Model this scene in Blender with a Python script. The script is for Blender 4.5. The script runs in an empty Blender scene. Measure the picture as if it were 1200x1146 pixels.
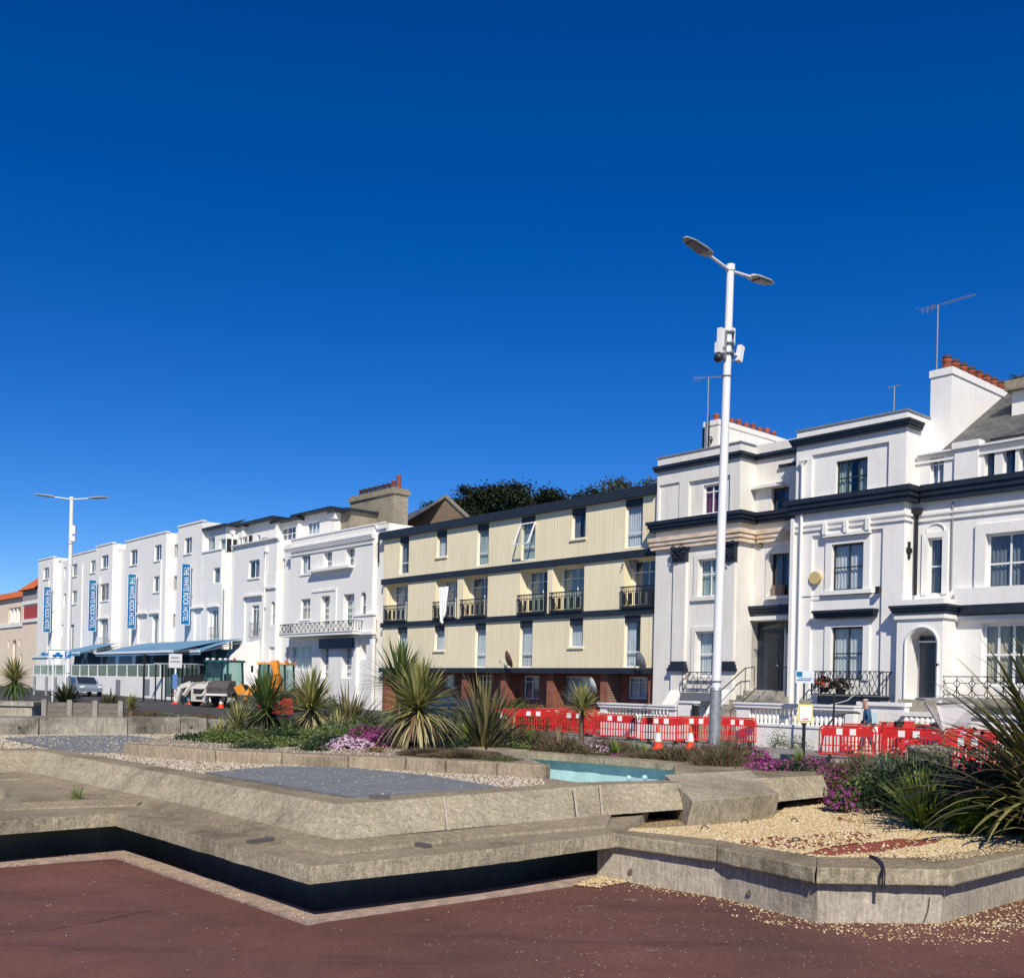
import bpy, bmesh, math, random
from mathutils import Vector, Matrix, noise
R=math.radians; rnd=random.Random(7)
scn=bpy.context.scene
COL=scn.collection
CAMZ=1.6; FPX=1202.0; CY=805.0; ROLL=0.022; ROAD=-.35
cr,sr=math.cos(ROLL),math.sin(ROLL)
def ray(px,py):
    u=(px-600)/FPX; v=(CY-py)/FPX
    return (u*cr-v*sr, 1.0, u*sr+v*cr)
def P(px,py,z):
    "point of the horizontal plane z seen there"
    a,_,b=ray(px,py); t=(z-CAMZ)/b
    return Vector((a*t,t,z))
def PY(px,py,Y):
    a,_,b=ray(px,py); return Vector((a*Y,Y,CAMZ+b*Y))
def GX(px,Y,py=840):
    return ray(px,py)[0]*Y
# ---- street frame: s along the fronts, w towards the street
TH=math.atan(0.869)
D=(math.sin(TH),-math.cos(TH)); N=(-math.cos(TH),-math.sin(TH)); O=(6.3,45.0)
def F(p,w=0):
    a,_,b=ray(*p)
    t=(w+O[0]*N[0]+O[1]*N[1])/(a*N[0]+N[1])
    x,y=a*t-O[0],t-O[1]
    return (x*D[0]+y*D[1], CAMZ+b*t)
def FW(s,w,z=0): return Vector((O[0]+s*D[0]+w*N[0],O[1]+s*D[1]+w*N[1],z))
FROT=math.atan2(D[1],D[0])
OFF={}
def crop(ox,oy,k): return lambda x,y:(ox+x/k,oy+y/k)
H1=crop(0,640,5.207);H2=crop(140,600,5.207);WC=crop(270,570,4.585);CA=crop(420,540,3.58);CB=crop(600,540,3.579)
V1=crop(760,520,7.167);V2=crop(860,500,5.73);V3=crop(1040,420,5.731);V4=crop(1040,600,4.406);V5=crop(920,600,4.407)
C5=crop(750,480,5.21);C6=crop(750,680,5.714)
# ---- materials
MATS={}
def mat(name,col,rough=.6,spec=.3,metal=0,noise_s=0,noise_a=.2,bump=0,bump_s=None,col2=None,stretch=None,coat=0,island=0):
    if name in MATS: return MATS[name]
    m=bpy.data.materials.new(name); m.use_nodes=True; MATS[name]=m
    nt=m.node_tree; b=nt.nodes['Principled BSDF']
    b.inputs['Base Color'].default_value=(*col,1); b.inputs['Roughness'].default_value=rough
    b.inputs['Specular IOR Level'].default_value=spec; b.inputs['Metallic'].default_value=metal
    if coat: b.inputs['Coat Weight'].default_value=coat
    tc=nt.nodes.new('ShaderNodeTexCoord'); src=tc.outputs['Object']
    if stretch:
        mp=nt.nodes.new('ShaderNodeMapping'); mp.inputs['Scale'].default_value=stretch
        nt.links.new(src,mp.inputs['Vector']); src=mp.outputs[0]
    if noise_s:
        n=nt.nodes.new('ShaderNodeTexNoise'); n.inputs['Scale'].default_value=noise_s; n.inputs['Detail'].default_value=8; n.inputs['Roughness'].default_value=.65
        nt.links.new(src,n.inputs['Vector'])
        rp=nt.nodes.new('ShaderNodeValToRGB'); c2=col2 or tuple(c*(1-noise_a) for c in col)
        rp.color_ramp.elements[0].position=.35; rp.color_ramp.elements[1].position=.65
        rp.color_ramp.elements[0].color=(*c2,1); rp.color_ramp.elements[1].color=(*[min(1,c*(1+noise_a*.3)) for c in col],1)
        nt.links.new(n.outputs[0],rp.inputs[0]); out=rp.outputs[0]
        if island:
            g=nt.nodes.new('ShaderNodeNewGeometry'); hs=nt.nodes.new('ShaderNodeHueSaturation')
            ma=nt.nodes.new('ShaderNodeMath'); ma.operation='MULTIPLY_ADD'; ma.inputs[1].default_value=island; ma.inputs[2].default_value=1-island*.5
            nt.links.new(g.outputs['Random Per Island'],ma.inputs[0]); nt.links.new(ma.outputs[0],hs.inputs['Value']); nt.links.new(out,hs.inputs['Color']); out=hs.outputs[0]
        nt.links.new(out,b.inputs['Base Color'])
    if bump:
        n2=nt.nodes.new('ShaderNodeTexNoise'); n2.inputs['Scale'].default_value=bump_s or noise_s*3 or 30; n2.inputs['Detail'].default_value=6
        nt.links.new(src,n2.inputs['Vector']); bp=nt.nodes.new('ShaderNodeBump'); bp.inputs['Strength'].default_value=bump; bp.inputs['Distance'].default_value=.02
        nt.links.new(n2.outputs[0],bp.inputs['Height']); nt.links.new(bp.outputs[0],b.inputs['Normal'])
    return m
def nodes(m): return m.node_tree.nodes,m.node_tree.links,m.node_tree.nodes['Principled BSDF']
def ramp(nt,fac,stops):
    r=nt.nodes.new('ShaderNodeValToRGB'); e=r.color_ramp.elements
    while len(e)<len(stops): e.new(.5)
    for i,(p,c) in enumerate(stops): e[i].position=p; e[i].color=(*c,1)
    nt.links.new(fac,r.inputs[0]); return r.outputs[0]
def mixc(nt,fac,a,b,mode='MIX'):
    m=nt.nodes.new('ShaderNodeMix'); m.data_type='RGBA'; m.blend_type=mode
    def s(sock,v):
        if hasattr(v,'links'): nt.links.new(v,sock)
        elif isinstance(v,(int,float)): sock.default_value=v
        else: sock.default_value=(*v,1)
    s(m.inputs[0],fac); s(m.inputs[6],a); s(m.inputs[7],b); return m.outputs[2]
def tex(nt,kind,scale,vec=None,**kw):
    n=nt.nodes.new('ShaderNodeTex'+kind)
    n.inputs['Scale'].default_value=scale
    for k,v in kw.items():
        if k in n.inputs: n.inputs[k].default_value=v
        else: setattr(n,k,v)
    if vec is None:
        vec=nt.nodes.new('ShaderNodeTexCoord').outputs['Object']
    nt.links.new(vec,n.inputs['Vector']); return n
def mapped(nt,scale,rot=(0,0,0)):
    tc=nt.nodes.new('ShaderNodeTexCoord'); mp=nt.nodes.new('ShaderNodeMapping'); mp.inputs['Scale'].default_value=scale; mp.inputs['Rotation'].default_value=rot
    nt.links.new(tc.outputs['Object'],mp.inputs['Vector']); return mp.outputs[0]
def bump(nt,b,h,st=.5,dist=.02):
    bp=nt.nodes.new('ShaderNodeBump'); bp.inputs['Strength'].default_value=st; bp.inputs['Distance'].default_value=dist
    nt.links.new(h,bp.inputs['Height']); nt.links.new(bp.outputs[0],b.inputs['Normal'])
def new(name,rough=.8,spec=.3):
    m=bpy.data.materials.new(name); m.use_nodes=True; MATS[name]=m
    b=m.node_tree.nodes['Principled BSDF']; b.inputs['Roughness'].default_value=rough; b.inputs['Specular IOR Level'].default_value=spec
    return m,m.node_tree,b
# ---- mesh builder
class MB:
    def __init__(s): s.v=[];s.f=[];s.m=[];s.sm=[]
    def add(s,vs,fs,mi=0,sm=False):
        b=len(s.v); s.v+= [tuple(v) for v in vs]; s.f+=[tuple(b+i for i in f) for f in fs]; s.m+=[mi]*len(fs); s.sm+=[sm]*len(fs); return s
    def box(s,x0,x1,y0,y1,z0,z1,mi=0):
        v=[(x0,y0,z0),(x1,y0,z0),(x1,y1,z0),(x0,y1,z0),(x0,y0,z1),(x1,y0,z1),(x1,y1,z1),(x0,y1,z1)]
        return s.add(v,[(0,3,2,1),(4,5,6,7),(0,1,5,4),(1,2,6,5),(2,3,7,6),(3,0,4,7)],mi)
    def cbox(s,c,sz,rot=None,mi=0,taper=1):
        v=[]
        for zz in(-1,1):
            for xx,yy in((-1,-1),(1,-1),(1,1),(-1,1)):
                t=taper if zz>0 else 1
                p=Vector((xx*sz[0]/2*t,yy*sz[1]/2*t,zz*sz[2]/2))
                if rot is not None: p=rot@p
                v.append(p+Vector(c))
        return s.add(v,[(0,3,2,1),(4,5,6,7),(0,1,5,4),(1,2,6,5),(2,3,7,6),(3,0,4,7)],mi)
    def quad(s,*p,mi=0): return s.add(p,[tuple(range(len(p)))],mi)
    def prism(s,poly,z0,z1,mi=0):
        n=len(poly); g=(lambda i,z:(poly[i][0],poly[i][1],z))
        v=[g(i,z0) for i in range(n)]+[g(i,z1) for i in range(n)]
        a=sum(poly[i][0]*poly[(i+1)%n][1]-poly[(i+1)%n][0]*poly[i][1] for i in range(n))
        fs=[tuple(range(n))[::-1],tuple(range(n,2*n))]+[(i,(i+1)%n,n+(i+1)%n,n+i) for i in range(n)]
        if a<0: fs=[f[::-1] for f in fs]
        return s.add(v,fs,mi)
    def loft(s,rings,mi=0,cap=True,sm=False,closed=True):
        n=len(rings[0]); b=len(s.v); fs=[]
        vs=[p for r in rings for p in r]
        for k in range(len(rings)-1):
            for i in range(n if closed else n-1):
                j=(i+1)%n; fs.append((k*n+i,k*n+j,(k+1)*n+j,(k+1)*n+i))
        s.add(vs,fs,mi,sm)
        if cap: s.add(rings[0],[tuple(range(n))[::-1]],mi); s.add(rings[-1],[tuple(range(n))],mi)
        return s
    def tube(s,pts,r,n=8,mi=0,cap=True):
        pts=[Vector(p) for p in pts]; rs=r if isinstance(r,(list,tuple)) else [r]*len(pts)
        rings=[]; t0=(pts[1]-pts[0]).normalized(); up=Vector((0,0,1)) if abs(t0.z)<.9 else Vector((1,0,0)); x=t0.cross(up).normalized()
        for i,p in enumerate(pts):
            t=(pts[min(i+1,len(pts)-1)]-pts[max(i-1,0)]).normalized()
            x=(x-t*x.dot(t)).normalized(); y=t.cross(x)
            rings.append([p+(x*math.cos(a)+y*math.sin(a))*rs[i] for a in [2*math.pi*k/n for k in range(n)]])
        return s.loft(rings,mi,cap,True)
    def bar(s,a,b,w,h=None,mi=0):
        a=Vector(a);b=Vector(b);h=h or w; t=(b-a).normalized(); up=Vector((0,0,1)) if abs(t.z)<.95 else Vector((1,0,0))
        x=t.cross(up).normalized(); y=x.cross(t)
        r=[(x*i*w/2+y*j*h/2) for i,j in((-1,-1),(1,-1),(1,1),(-1,1))]
        return s.loft([[a+q for q in r],[b+q for q in r]],mi)
    def lathe(s,c,prof,n=16,mi=0,axis=2):
        rings=[]
        for r,h in prof:
            ring=[]
            for k in range(n):
                a=2*math.pi*k/n; p=[r*math.cos(a),r*math.sin(a),h]
                if axis==0:p=[h,p[0],p[1]]
                if axis==1:p=[p[1],h,p[0]]
                ring.append((c[0]+p[0],c[1]+p[1],c[2]+p[2]))
            rings.append(ring)
        return s.loft(rings,mi,True,True)
    def ball(s,c,r,n=10,mi=0,sc=(1,1,1)):
        return s.lathe(c,[(max(.001,r*math.sin(math.pi*k/n))*sc[0],-r*math.cos(math.pi*k/n)*sc[2]) for k in range(n+1)],n+2,mi)
    def build(s,name,mats,parent=None,off=None,loc=None,rz=0):
        me=bpy.data.meshes.new(name)
        vs=s.v
        if off is None and parent is not None: off=OFF.get(parent.name)
        if off is not None: vs=[(v[0]-off[0],v[1]-off[1],v[2]-off[2]) for v in vs]
        me.from_pydata(vs,[],s.f)
        if not isinstance(mats,(list,tuple)): mats=[mats]
        for m in mats: me.materials.append(m)
        me.polygons.foreach_set('material_index',s.m); me.polygons.foreach_set('use_smooth',s.sm); me.update()
        o=bpy.data.objects.new(name,me); COL.objects.link(o)
        if parent is not None: o.parent=parent; OFF[o.name]=OFF.get(parent.name)
        if loc is not None: o.location=loc
        if rz: o.rotation_euler.z=rz
        return o
def tag(o,label=None,cat=None,group=None,kind=None):
    for k,v in(('label',label),('category',cat),('group',group),('kind',kind)):
        if v: o[k]=v
    return o
def thing(name,label,cat,loc=(0,0,0),rz=0,group=None,sc=1):
    o=bpy.data.objects.new(name,None); COL.objects.link(o); o.location=loc; o.rotation_euler=(0,0,rz); o.scale=(sc,sc,sc); o.empty_display_size=.2
    return tag(o,label,cat,group)
def fthing(name,label,cat,s,z=ROAD,w=0,group=None):
    "thing in the street frame; parts are given in (s,-w,z)"
    o=thing(name,label,cat,FW(s,w,z),FROT,group); OFF[o.name]=(s,-w,z); return o
def YW(px,w,py=850): return (34.28-w)/(.7547*ray(px,py)[0]+.656)
def copy_tree(o,parent=None):
    c=o.copy(); COL.objects.link(c)
    if parent is not None: c.parent=parent
    for ch in list(o.children): copy_tree(ch,c)
    return c
def struct(o): return tag(o,kind='structure')
def text_mesh(txt,size,mb_mat,name,parent,loc,rot,thick=.004,align='CENTER'):
    cu=bpy.data.curves.new(name,'FONT'); cu.body=txt; cu.size=size; cu.extrude=thick; cu.align_x=align; cu.align_y='CENTER'
    o=bpy.data.objects.new(name,cu); COL.objects.link(o); bpy.context.view_layer.update()
    me=bpy.data.meshes.new_from_object(o.evaluated_get(bpy.context.evaluated_depsgraph_get())); bpy.data.objects.remove(o); bpy.data.curves.remove(cu)
    me.materials.clear(); me.materials.append(mb_mat); me.name=name
    o=bpy.data.objects.new(name,me); COL.objects.link(o); o.parent=parent; o.location=loc; o.rotation_euler=rot
    return o
# ---- camera, world, sun
cam=bpy.data.cameras.new('camera'); co=bpy.data.objects.new('camera',cam); COL.objects.link(co); scn.camera=co
co.matrix_world=Matrix(((cr,-sr,0,0),(0,0,-1,0),(sr,cr,0,CAMZ),(0,0,0,1)))
cam.sensor_width=36; cam.sensor_fit='HORIZONTAL'; cam.lens=36*FPX/1200; cam.shift_y=(CY-573)/1200; cam.clip_start=.05; cam.clip_end=5000
SUN_EL=R(41); SUN_AZ=R(177) # measured clockwise from +Y
w=bpy.data.worlds.new('World'); scn.world=w; w.use_nodes=True; nt=w.node_tree
sky=nt.nodes.new('ShaderNodeTexSky'); sky.sky_type='NISHITA'; sky.sun_disc=False; sky.sun_elevation=SUN_EL; sky.sun_rotation=SUN_AZ
sky.altitude=1500; sky.air_density=1.0; sky.dust_density=0.0; sky.ozone_density=6
hs=nt.nodes.new('ShaderNodeHueSaturation'); hs.inputs['Saturation'].default_value=1.31; hs.inputs['Hue'].default_value=.512
gm=nt.nodes.new('ShaderNodeGamma'); gm.inputs[1].default_value=1.06
bg=nt.nodes['Background']; nt.links.new(sky.outputs[0],hs.inputs['Color']); nt.links.new(hs.outputs[0],gm.inputs[0]); nt.links.new(gm.outputs[0],bg.inputs[0]); bg.inputs[1].default_value=.084
sl=bpy.data.lights.new('sun','SUN'); sl.energy=4.2; sl.angle=R(.53); sl.color=(1,.925,.79)
so=bpy.data.objects.new('sun',sl); COL.objects.link(so)
sv=Vector((math.sin(SUN_AZ)*math.cos(SUN_EL),math.cos(SUN_AZ)*math.cos(SUN_EL),math.sin(SUN_EL)))
so.rotation_euler=sv.to_track_quat('Z','Y').to_euler(); so.location=(0,-10,30)
scn.view_settings.view_transform='Standard'; scn.view_settings.look='None'; scn.view_settings.exposure=.24
scn.cycles.max_bounces=6; scn.cycles.transparent_max_bounces=12
# ================= materials =================
def concrete(name,base,dark,light,sc=1.0,lichen=.25,grain=1.0,grime=1.0):
    m,nt,b=new(name,.9,.2)
    n1=tex(nt,'Noise',1.1*sc,Detail=9,Roughness=.7); n2=tex(nt,'Noise',75*sc,Detail=5,Roughness=.8); n4=tex(nt,'Noise',18*sc,Detail=8,Roughness=.8); n3=tex(nt,'Noise',11*sc,Detail=10,Roughness=.85)
    c=ramp(nt,n1.outputs[0],[(.34,dark),(.5,base),(.66,tuple(x*1.22 for x in base))])
    f=ramp(nt,n2.outputs[0],[(.36,(.42,.41,.40)),(.5,(.95,.95,.95)),(.64,(1.45,1.43,1.36))])
    c=mixc(nt,.75*grain,c,f,'MULTIPLY')
    g4=ramp(nt,n4.outputs[0],[(.38,(.66,.64,.60)),(.55,(1,1,1)),(.68,(1.2,1.2,1.15))]); c=mixc(nt,.8*grain,c,g4,'MULTIPLY')
    v=mapped(nt,(22,22,2.6)); st=tex(nt,'Noise',1.6,v,Detail=7,Roughness=.75)
    s_=ramp(nt,st.outputs[0],[(.40,(.60,.58,.54)),(.52,(.95,.95,.95)),(.64,(1.25,1.25,1.2))]); c=mixc(nt,.6,c,s_,'MULTIPLY')
    l=ramp(nt,n3.outputs[0],[(.60,(0,0,0)),(.66,(lichen*1.6,)*3)]); c=mixc(nt,l,c,light)
    ge=nt.nodes.new('ShaderNodeNewGeometry'); sx=nt.nodes.new('ShaderNodeSeparateXYZ'); nt.links.new(ge.outputs['True Normal'],sx.inputs[0])
    up=ramp(nt,sx.outputs[2],[(.86,(0,0,0)),(.97,(grime,)*3)]); c=mixc(nt,up,c,mixc(nt,1,c,(.80,.755,.70),'MULTIPLY'))
    nt.links.new(c,b.inputs['Base Color']); bump(nt,b,n4.outputs[0],.7,.02); return m
M_conc=concrete('weathered_concrete',(.44,.385,.28),(.24,.205,.145),(.70,.67,.57))
M_concB=concrete('block_concrete',(.50,.445,.335),(.33,.285,.21),(.70,.67,.57),1,.2,.9,.15)
M_conc2=concrete('smooth_concrete',(.44,.41,.34),(.15,.14,.115),(.44,.42,.36),.8,.1,.5)
M_concL=concrete('light_concrete',(.46,.41,.335),(.30,.265,.21),(.55,.52,.46),.6,.08,.5)
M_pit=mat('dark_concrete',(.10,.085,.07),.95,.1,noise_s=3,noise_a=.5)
M_kerb=mat('pink_kerb_concrete',(.44,.33,.27),.9,.2,noise_s=8,noise_a=.35,bump=.5,bump_s=60)
# red tarmac
m,nt,b=new('red_tarmac',.85,.25); M_tar=m
n1=tex(nt,'Noise',.45,Detail=6,Roughness=.6); n2=tex(nt,'Noise',160,Detail=4,Roughness=.8); n3=tex(nt,'Noise',3.2,Detail=9,Roughness=.75)
c=ramp(nt,n1.outputs[0],[(.3,(.128,.064,.055)),(.7,(.235,.108,.086))])
c=mixc(nt,.9,c,ramp(nt,n2.outputs[0],[(.35,(.55,.55,.55)),(.55,(1,1,1)),(.7,(1.5,1.45,1.4))]),'MULTIPLY')
c=mixc(nt,.6,c,ramp(nt,n3.outputs[0],[(.3,(.7,.68,.68)),(.6,(1.05,1.05,1.05))]),'MULTIPLY')
n5=tex(nt,'Noise',28,Detail=6,Roughness=.8); c=mixc(nt,.8,c,ramp(nt,n5.outputs[0],[(.36,(.70,.68,.68)),(.55,(1,1,1)),(.7,(1.25,1.22,1.2))]),'MULTIPLY')
n6=tex(nt,'Noise',.9,mapped(nt,(.35,2.2,1),(0,0,.5)),Detail=8,Roughness=.7); c=mixc(nt,.7,c,ramp(nt,n6.outputs[0],[(.34,(.50,.48,.50)),(.45,(1,1,1)),(.70,(1.18,1.12,1.08))]),'MULTIPLY')
v=tex(nt,'Voronoi',7,feature='F1'); spots=ramp(nt,v.outputs['Distance'],[(.0,(1,1,1)),(.045,(1,1,1)),(.055,(0,0,0))])
vr=ramp(nt,v.outputs['Color'],[(.80,(0,0,0)),(.82,(.5,.5,.5))]); sp=mixc(nt,1,spots,vr,'MULTIPLY')
c=mixc(nt,sp,c,(.42,.36,.32))
nt.links.new(c,b.inputs['Base Color']); bump(nt,b,n2.outputs[0],.7,.008)
# gravel
def gravel(name,cs,sc):
    m,nt,b=new(name,.85,.25)
    v=tex(nt,'Voronoi',sc,feature='F1',Randomness=1.0)
    c=ramp(nt,v.outputs['Color'],[(.1,cs[0]),(.4,cs[1]),(.7,cs[2]),(.95,cs[3])])
    sh=ramp(nt,v.outputs['Distance'],[(.25,(1,1,1)),(.75,(.42,.38,.33))]); c=mixc(nt,1,c,sh,'MULTIPLY')
    nt.links.new(c,b.inputs['Base Color'])
    inv=nt.nodes.new('ShaderNodeMath'); inv.operation='SUBTRACT'; inv.inputs[0].default_value=1; nt.links.new(v.outputs['Distance'],inv.inputs[1])
    bump(nt,b,inv.outputs[0],1,.02); return m
GY=[(.42,.29,.13),(.54,.40,.21),(.63,.50,.29),(.72,.63,.44)]
GW=[(.33,.26,.18),(.44,.37,.27),(.52,.45,.35),(.62,.56,.46)]
M_gravY=gravel('yellow_gravel',GY,42); M_gravW=gravel('pale_gravel',GW,34)
def pebm(name,cs):
    m,nt,b=new(name,.8,.3); g=nt.nodes.new('ShaderNodeNewGeometry')
    c=ramp(nt,g.outputs['Random Per Island'],[(.05,cs[0]),(.35,cs[1]),(.7,cs[2]),(.95,cs[3])]); nt.links.new(c,b.inputs['Base Color']); return m
M_pebY=pebm('yellow_pebble',GY); M_pebW=pebm('pale_pebble',GW)
M_redpaint=mat('red_painted_base',(.33,.085,.05),.7,.3,noise_s=10,noise_a=.35,bump=.3)
M_slate=mat('grey_membrane',(.225,.235,.235),.7,.3,noise_s=5,noise_a=.25,bump=.6,bump_s=90)
M_turq=mat('turquoise_paint',(.44,.66,.66),.6,.3,noise_s=5,noise_a=.2)
M_sleeper=concrete('stained_edging',(.40,.33,.24),(.20,.165,.12),(.50,.45,.36),1.0,.1,.6)
M_soil=mat('soil',(.085,.06,.04),.95,.1,noise_s=6,noise_a=.5,bump=1,bump_s=25,col2=(.05,.045,.025))
M_asph=mat('asphalt',(.075,.073,.072),.9,.3,noise_s=.4,noise_a=.3,bump=.4,bump_s=60)
M_pave=mat('paving',(.26,.24,.22),.9,.2,noise_s=2,noise_a=.3)
M_paint=mat('road_paint',(.7,.7,.68),.7)
def stucco(name,base,sc=1.,dirt=.35,dcol=(.62,.55,.45)):
    m,nt,b=new(name,.75,.3)
    n=tex(nt,'Noise',.9*sc,Detail=9,Roughness=.7); v=mapped(nt,(3,3,.35)); s_=tex(nt,'Noise',1.3*sc,v,Detail=7,Roughness=.7)
    c=ramp(nt,n.outputs[0],[(.3,tuple(x*.93 for x in base)),(.6,base)])
    f=ramp(nt,s_.outputs[0],[(.46,(0,0,0)),(.62,(dirt*.6,)*3),(.8,(dirt,)*3)])
    c=mixc(nt,f,c,tuple(a*b_ for a,b_ in zip(base,dcol)))
    nt.links.new(c,b.inputs['Base Color']); n2=tex(nt,'Noise',14,Detail=5); bump(nt,b,n2.outputs[0],.15,.02); return m
M_white=stucco('white_stucco',(.85,.835,.80),1,.55,(.86,.82,.76))
M_whiteV=stucco('aged_white_stucco',(.80,.775,.72),1.2,.6,(.80,.73,.62))
M_cream=stucco('cream_stucco',(.84,.70,.54))
M_rust=mat('stained_moulding',(.72,.66,.56),.8,noise_s=3.0,noise_a=.5,col2=(.60,.41,.24),stretch=(.5,.5,2))
M_navy=mat('navy_painted_cornice',(.022,.030,.045),.45,.4,noise_s=3,noise_a=.25)
M_frame=mat('white_window_frame',(.80,.80,.80),.4,.4)
M_dframe=mat('dark_window_frame',(.03,.035,.04),.4,.4)
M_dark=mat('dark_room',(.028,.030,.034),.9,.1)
M_black=mat('black_metal',(.015,.015,.017),.45,.5)
M_iron=mat('black_iron',(.02,.02,.022),.5,.5)
M_grey=mat('grey_metal',(.30,.31,.32),.45,.4,metal=.3)
M_galv=mat('galvanised_steel',(.40,.42,.43),.5,.5,metal=.5,noise_s=9,noise_a=.25)
M_wpaint=mat('white_metal_paint',(.80,.80,.79),.35,.5)
M_lead=mat('lead_flashing',(.22,.24,.26),.6,.4,noise_s=4)
M_pot=mat('clay_pot',(.36,.10,.055),.8,noise_s=5,noise_a=.5)
M_potd=mat('dark_clay_pot',(.10,.06,.06),.8,noise_s=5,noise_a=.5)
# cladding
m,nt,b=new('cream_cladding',.6,.35); M_clad=m
v=mapped(nt,(1,1,1)); wv=tex(nt,'Wave',1.35,v,wave_type='BANDS',bands_direction='X',wave_profile='SAW');
c=ramp(nt,wv.outputs['Fac'],[(.0,(.82,.68,.45)),(.10,(.93,.82,.57)),(.5,(.95,.86,.61)),(.97,(.92,.815,.56))])
sv_=mapped(nt,(6,6,.25)); s_=tex(nt,'Noise',1.2,sv_,Detail=6); c=mixc(nt,.8,c,ramp(nt,s_.outputs[0],[(.3,(.88,.85,.80)),(.6,(1,1,1))]),'MULTIPLY'); nl=tex(nt,'Noise',.35,Detail=4); c=mixc(nt,.8,c,ramp(nt,nl.outputs[0],[(.35,(.92,.91,.89)),(.6,(1,1,1))]),'MULTIPLY')
nt.links.new(c,b.inputs['Base Color']); bump(nt,b,wv.outputs['Fac'],.35,.02)
# bricks
def brick(name,c1,c2,mo,sc=4,rx=90):
    m,nt,b=new(name,.85,.2); v=mapped(nt,(1,1,1),(R(rx),0,0)); t=nt.nodes.new('ShaderNodeTexBrick'); nt.links.new(v,t.inputs['Vector'])
    t.inputs['Scale'].default_value=sc; t.inputs['Color1'].default_value=(*c1,1); t.inputs['Color2'].default_value=(*c2,1); t.inputs['Mortar'].default_value=(*mo,1)
    t.inputs['Mortar Size'].default_value=.012; nz=tex(nt,'Noise',3,Detail=6); c=mixc(nt,.6,t.outputs[0],ramp(nt,nz.outputs[0],[(.3,(.6,.6,.6)),(.6,(1.05,1.05,1.05))]),'MULTIPLY')
    nt.links.new(c,b.inputs['Base Color']); return m
M_brick=brick('red_brick',(.30,.10,.06),(.22,.075,.05),(.30,.24,.2))
M_stockb=brick('stock_brick',(.30,.21,.13),(.22,.15,.09),(.33,.28,.22),3)
M_stone=concrete('chimney_render',(.34,.30,.23),(.22,.19,.14),(.42,.39,.32),.4,.2)
m,nt,b=new('slate_roof',.6,.4); M_roof=m
v=mapped(nt,(1,1,1)); t=nt.nodes.new('ShaderNodeTexBrick'); nt.links.new(v,t.inputs['Vector']); t.inputs['Scale'].default_value=1; t.inputs['Brick Width'].default_value=.3; t.inputs['Row Height'].default_value=.2; t.inputs['Mortar Size'].default_value=.012
t.inputs['Color1'].default_value=(.085,.09,.095,1); t.inputs['Color2'].default_value=(.14,.14,.14,1); t.inputs['Mortar'].default_value=(.03,.03,.03,1)
nz=tex(nt,'Noise',1.2,Detail=8); c=mixc(nt,.8,t.outputs[0],ramp(nt,nz.outputs[0],[(.3,(.6,.62,.65)),(.65,(1.3,1.22,1.1))]),'MULTIPLY'); nt.links.new(c,b.inputs['Base Color']); bump(nt,b,t.outputs['Fac'],-.6,.02)
M_tile=mat('orange_roof_tiles',(.62,.15,.04),.8,noise_s=2,noise_a=.3,bump=.5,stretch=(8,8,1))
# glass
def glass(name,tint,base,gloss=.3,rough=.03):
    m=bpy.data.materials.new(name); m.use_nodes=True; nt=m.node_tree; b=nt.nodes['Principled BSDF']; nt.nodes.remove(b)
    o=nt.nodes['Material Output']; t=nt.nodes.new('ShaderNodeBsdfTransparent'); t.inputs[0].default_value=(*tint,1)
    g=nt.nodes.new('ShaderNodeBsdfGlossy'); g.inputs['Roughness'].default_value=rough; g.inputs[0].default_value=(.9,.95,1,1)
    lw=nt.nodes.new('ShaderNodeLayerWeight'); lw.inputs[0].default_value=.5; pw=nt.nodes.new('ShaderNodeMath'); pw.operation='POWER'; pw.inputs[1].default_value=4; nt.links.new(lw.outputs['Facing'],pw.inputs[0])
    ad=nt.nodes.new('ShaderNodeMath'); ad.operation='MULTIPLY_ADD'; ad.inputs[1].default_value=.9; ad.inputs[2].default_value=.045+base; nt.links.new(pw.outputs[0],ad.inputs[0])
    x=nt.nodes.new('ShaderNodeMixShader'); nt.links.new(ad.outputs[0],x.inputs[0]); nt.links.new(t.outputs[0],x.inputs[1]); nt.links.new(g.outputs[0],x.inputs[2]); nt.links.new(x.outputs[0],o.inputs[0])
    return m
M_glass=glass('window_glass',(.90,.93,.93),.03); M_glassg=glass('balustrade_glass',(.36,.46,.46),.0); M_cabglass=glass('tinted_cab_glass',(.30,.50,.46),.03)
M_curt={'w':mat('white_net_curtain',(.62,.66,.70),.9,noise_s=4,noise_a=.3,stretch=(5,5,.3)),'g':mat('pale_green_curtain',(.40,.50,.47),.9,noise_s=4,noise_a=.4,stretch=(5,5,.3)),
 'r':mat('red_curtain',(.20,.05,.10),.9,noise_s=4,noise_a=.5,stretch=(5,5,.3)),'c':mat('beige_curtain',(.55,.48,.36),.9,noise_s=4,noise_a=.4,stretch=(5,5,.3)),'d':mat('dim_curtain',(.20,.22,.25),.9,noise_s=4,noise_a=.5,stretch=(5,5,.3))}
M_awn=mat('blue_awning_fabric',(.13,.27,.42),.8,noise_s=.6,noise_a=.25); M_signb=mat('blue_sign_face',(.008,.15,.36),.4); M_signw=mat('sign_lettering_white',(.85,.85,.85),.4)
M_redpl=mat('red_barrier_plastic',(.62,.022,.02),.45,.4,noise_s=2,noise_a=.25); M_refl=mat('white_reflector',(.75,.75,.72),.4); M_orange=mat('orange_cone_plastic',(.75,.07,.02),.5)
M_yel=mat('yellow_machine_paint',(.70,.27,.02),.45,.5,noise_s=4,noise_a=.25); M_mwhite=mat('dusty_white_machine_paint',(.60,.58,.52),.55,.4,noise_s=4,noise_a=.25)
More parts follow.
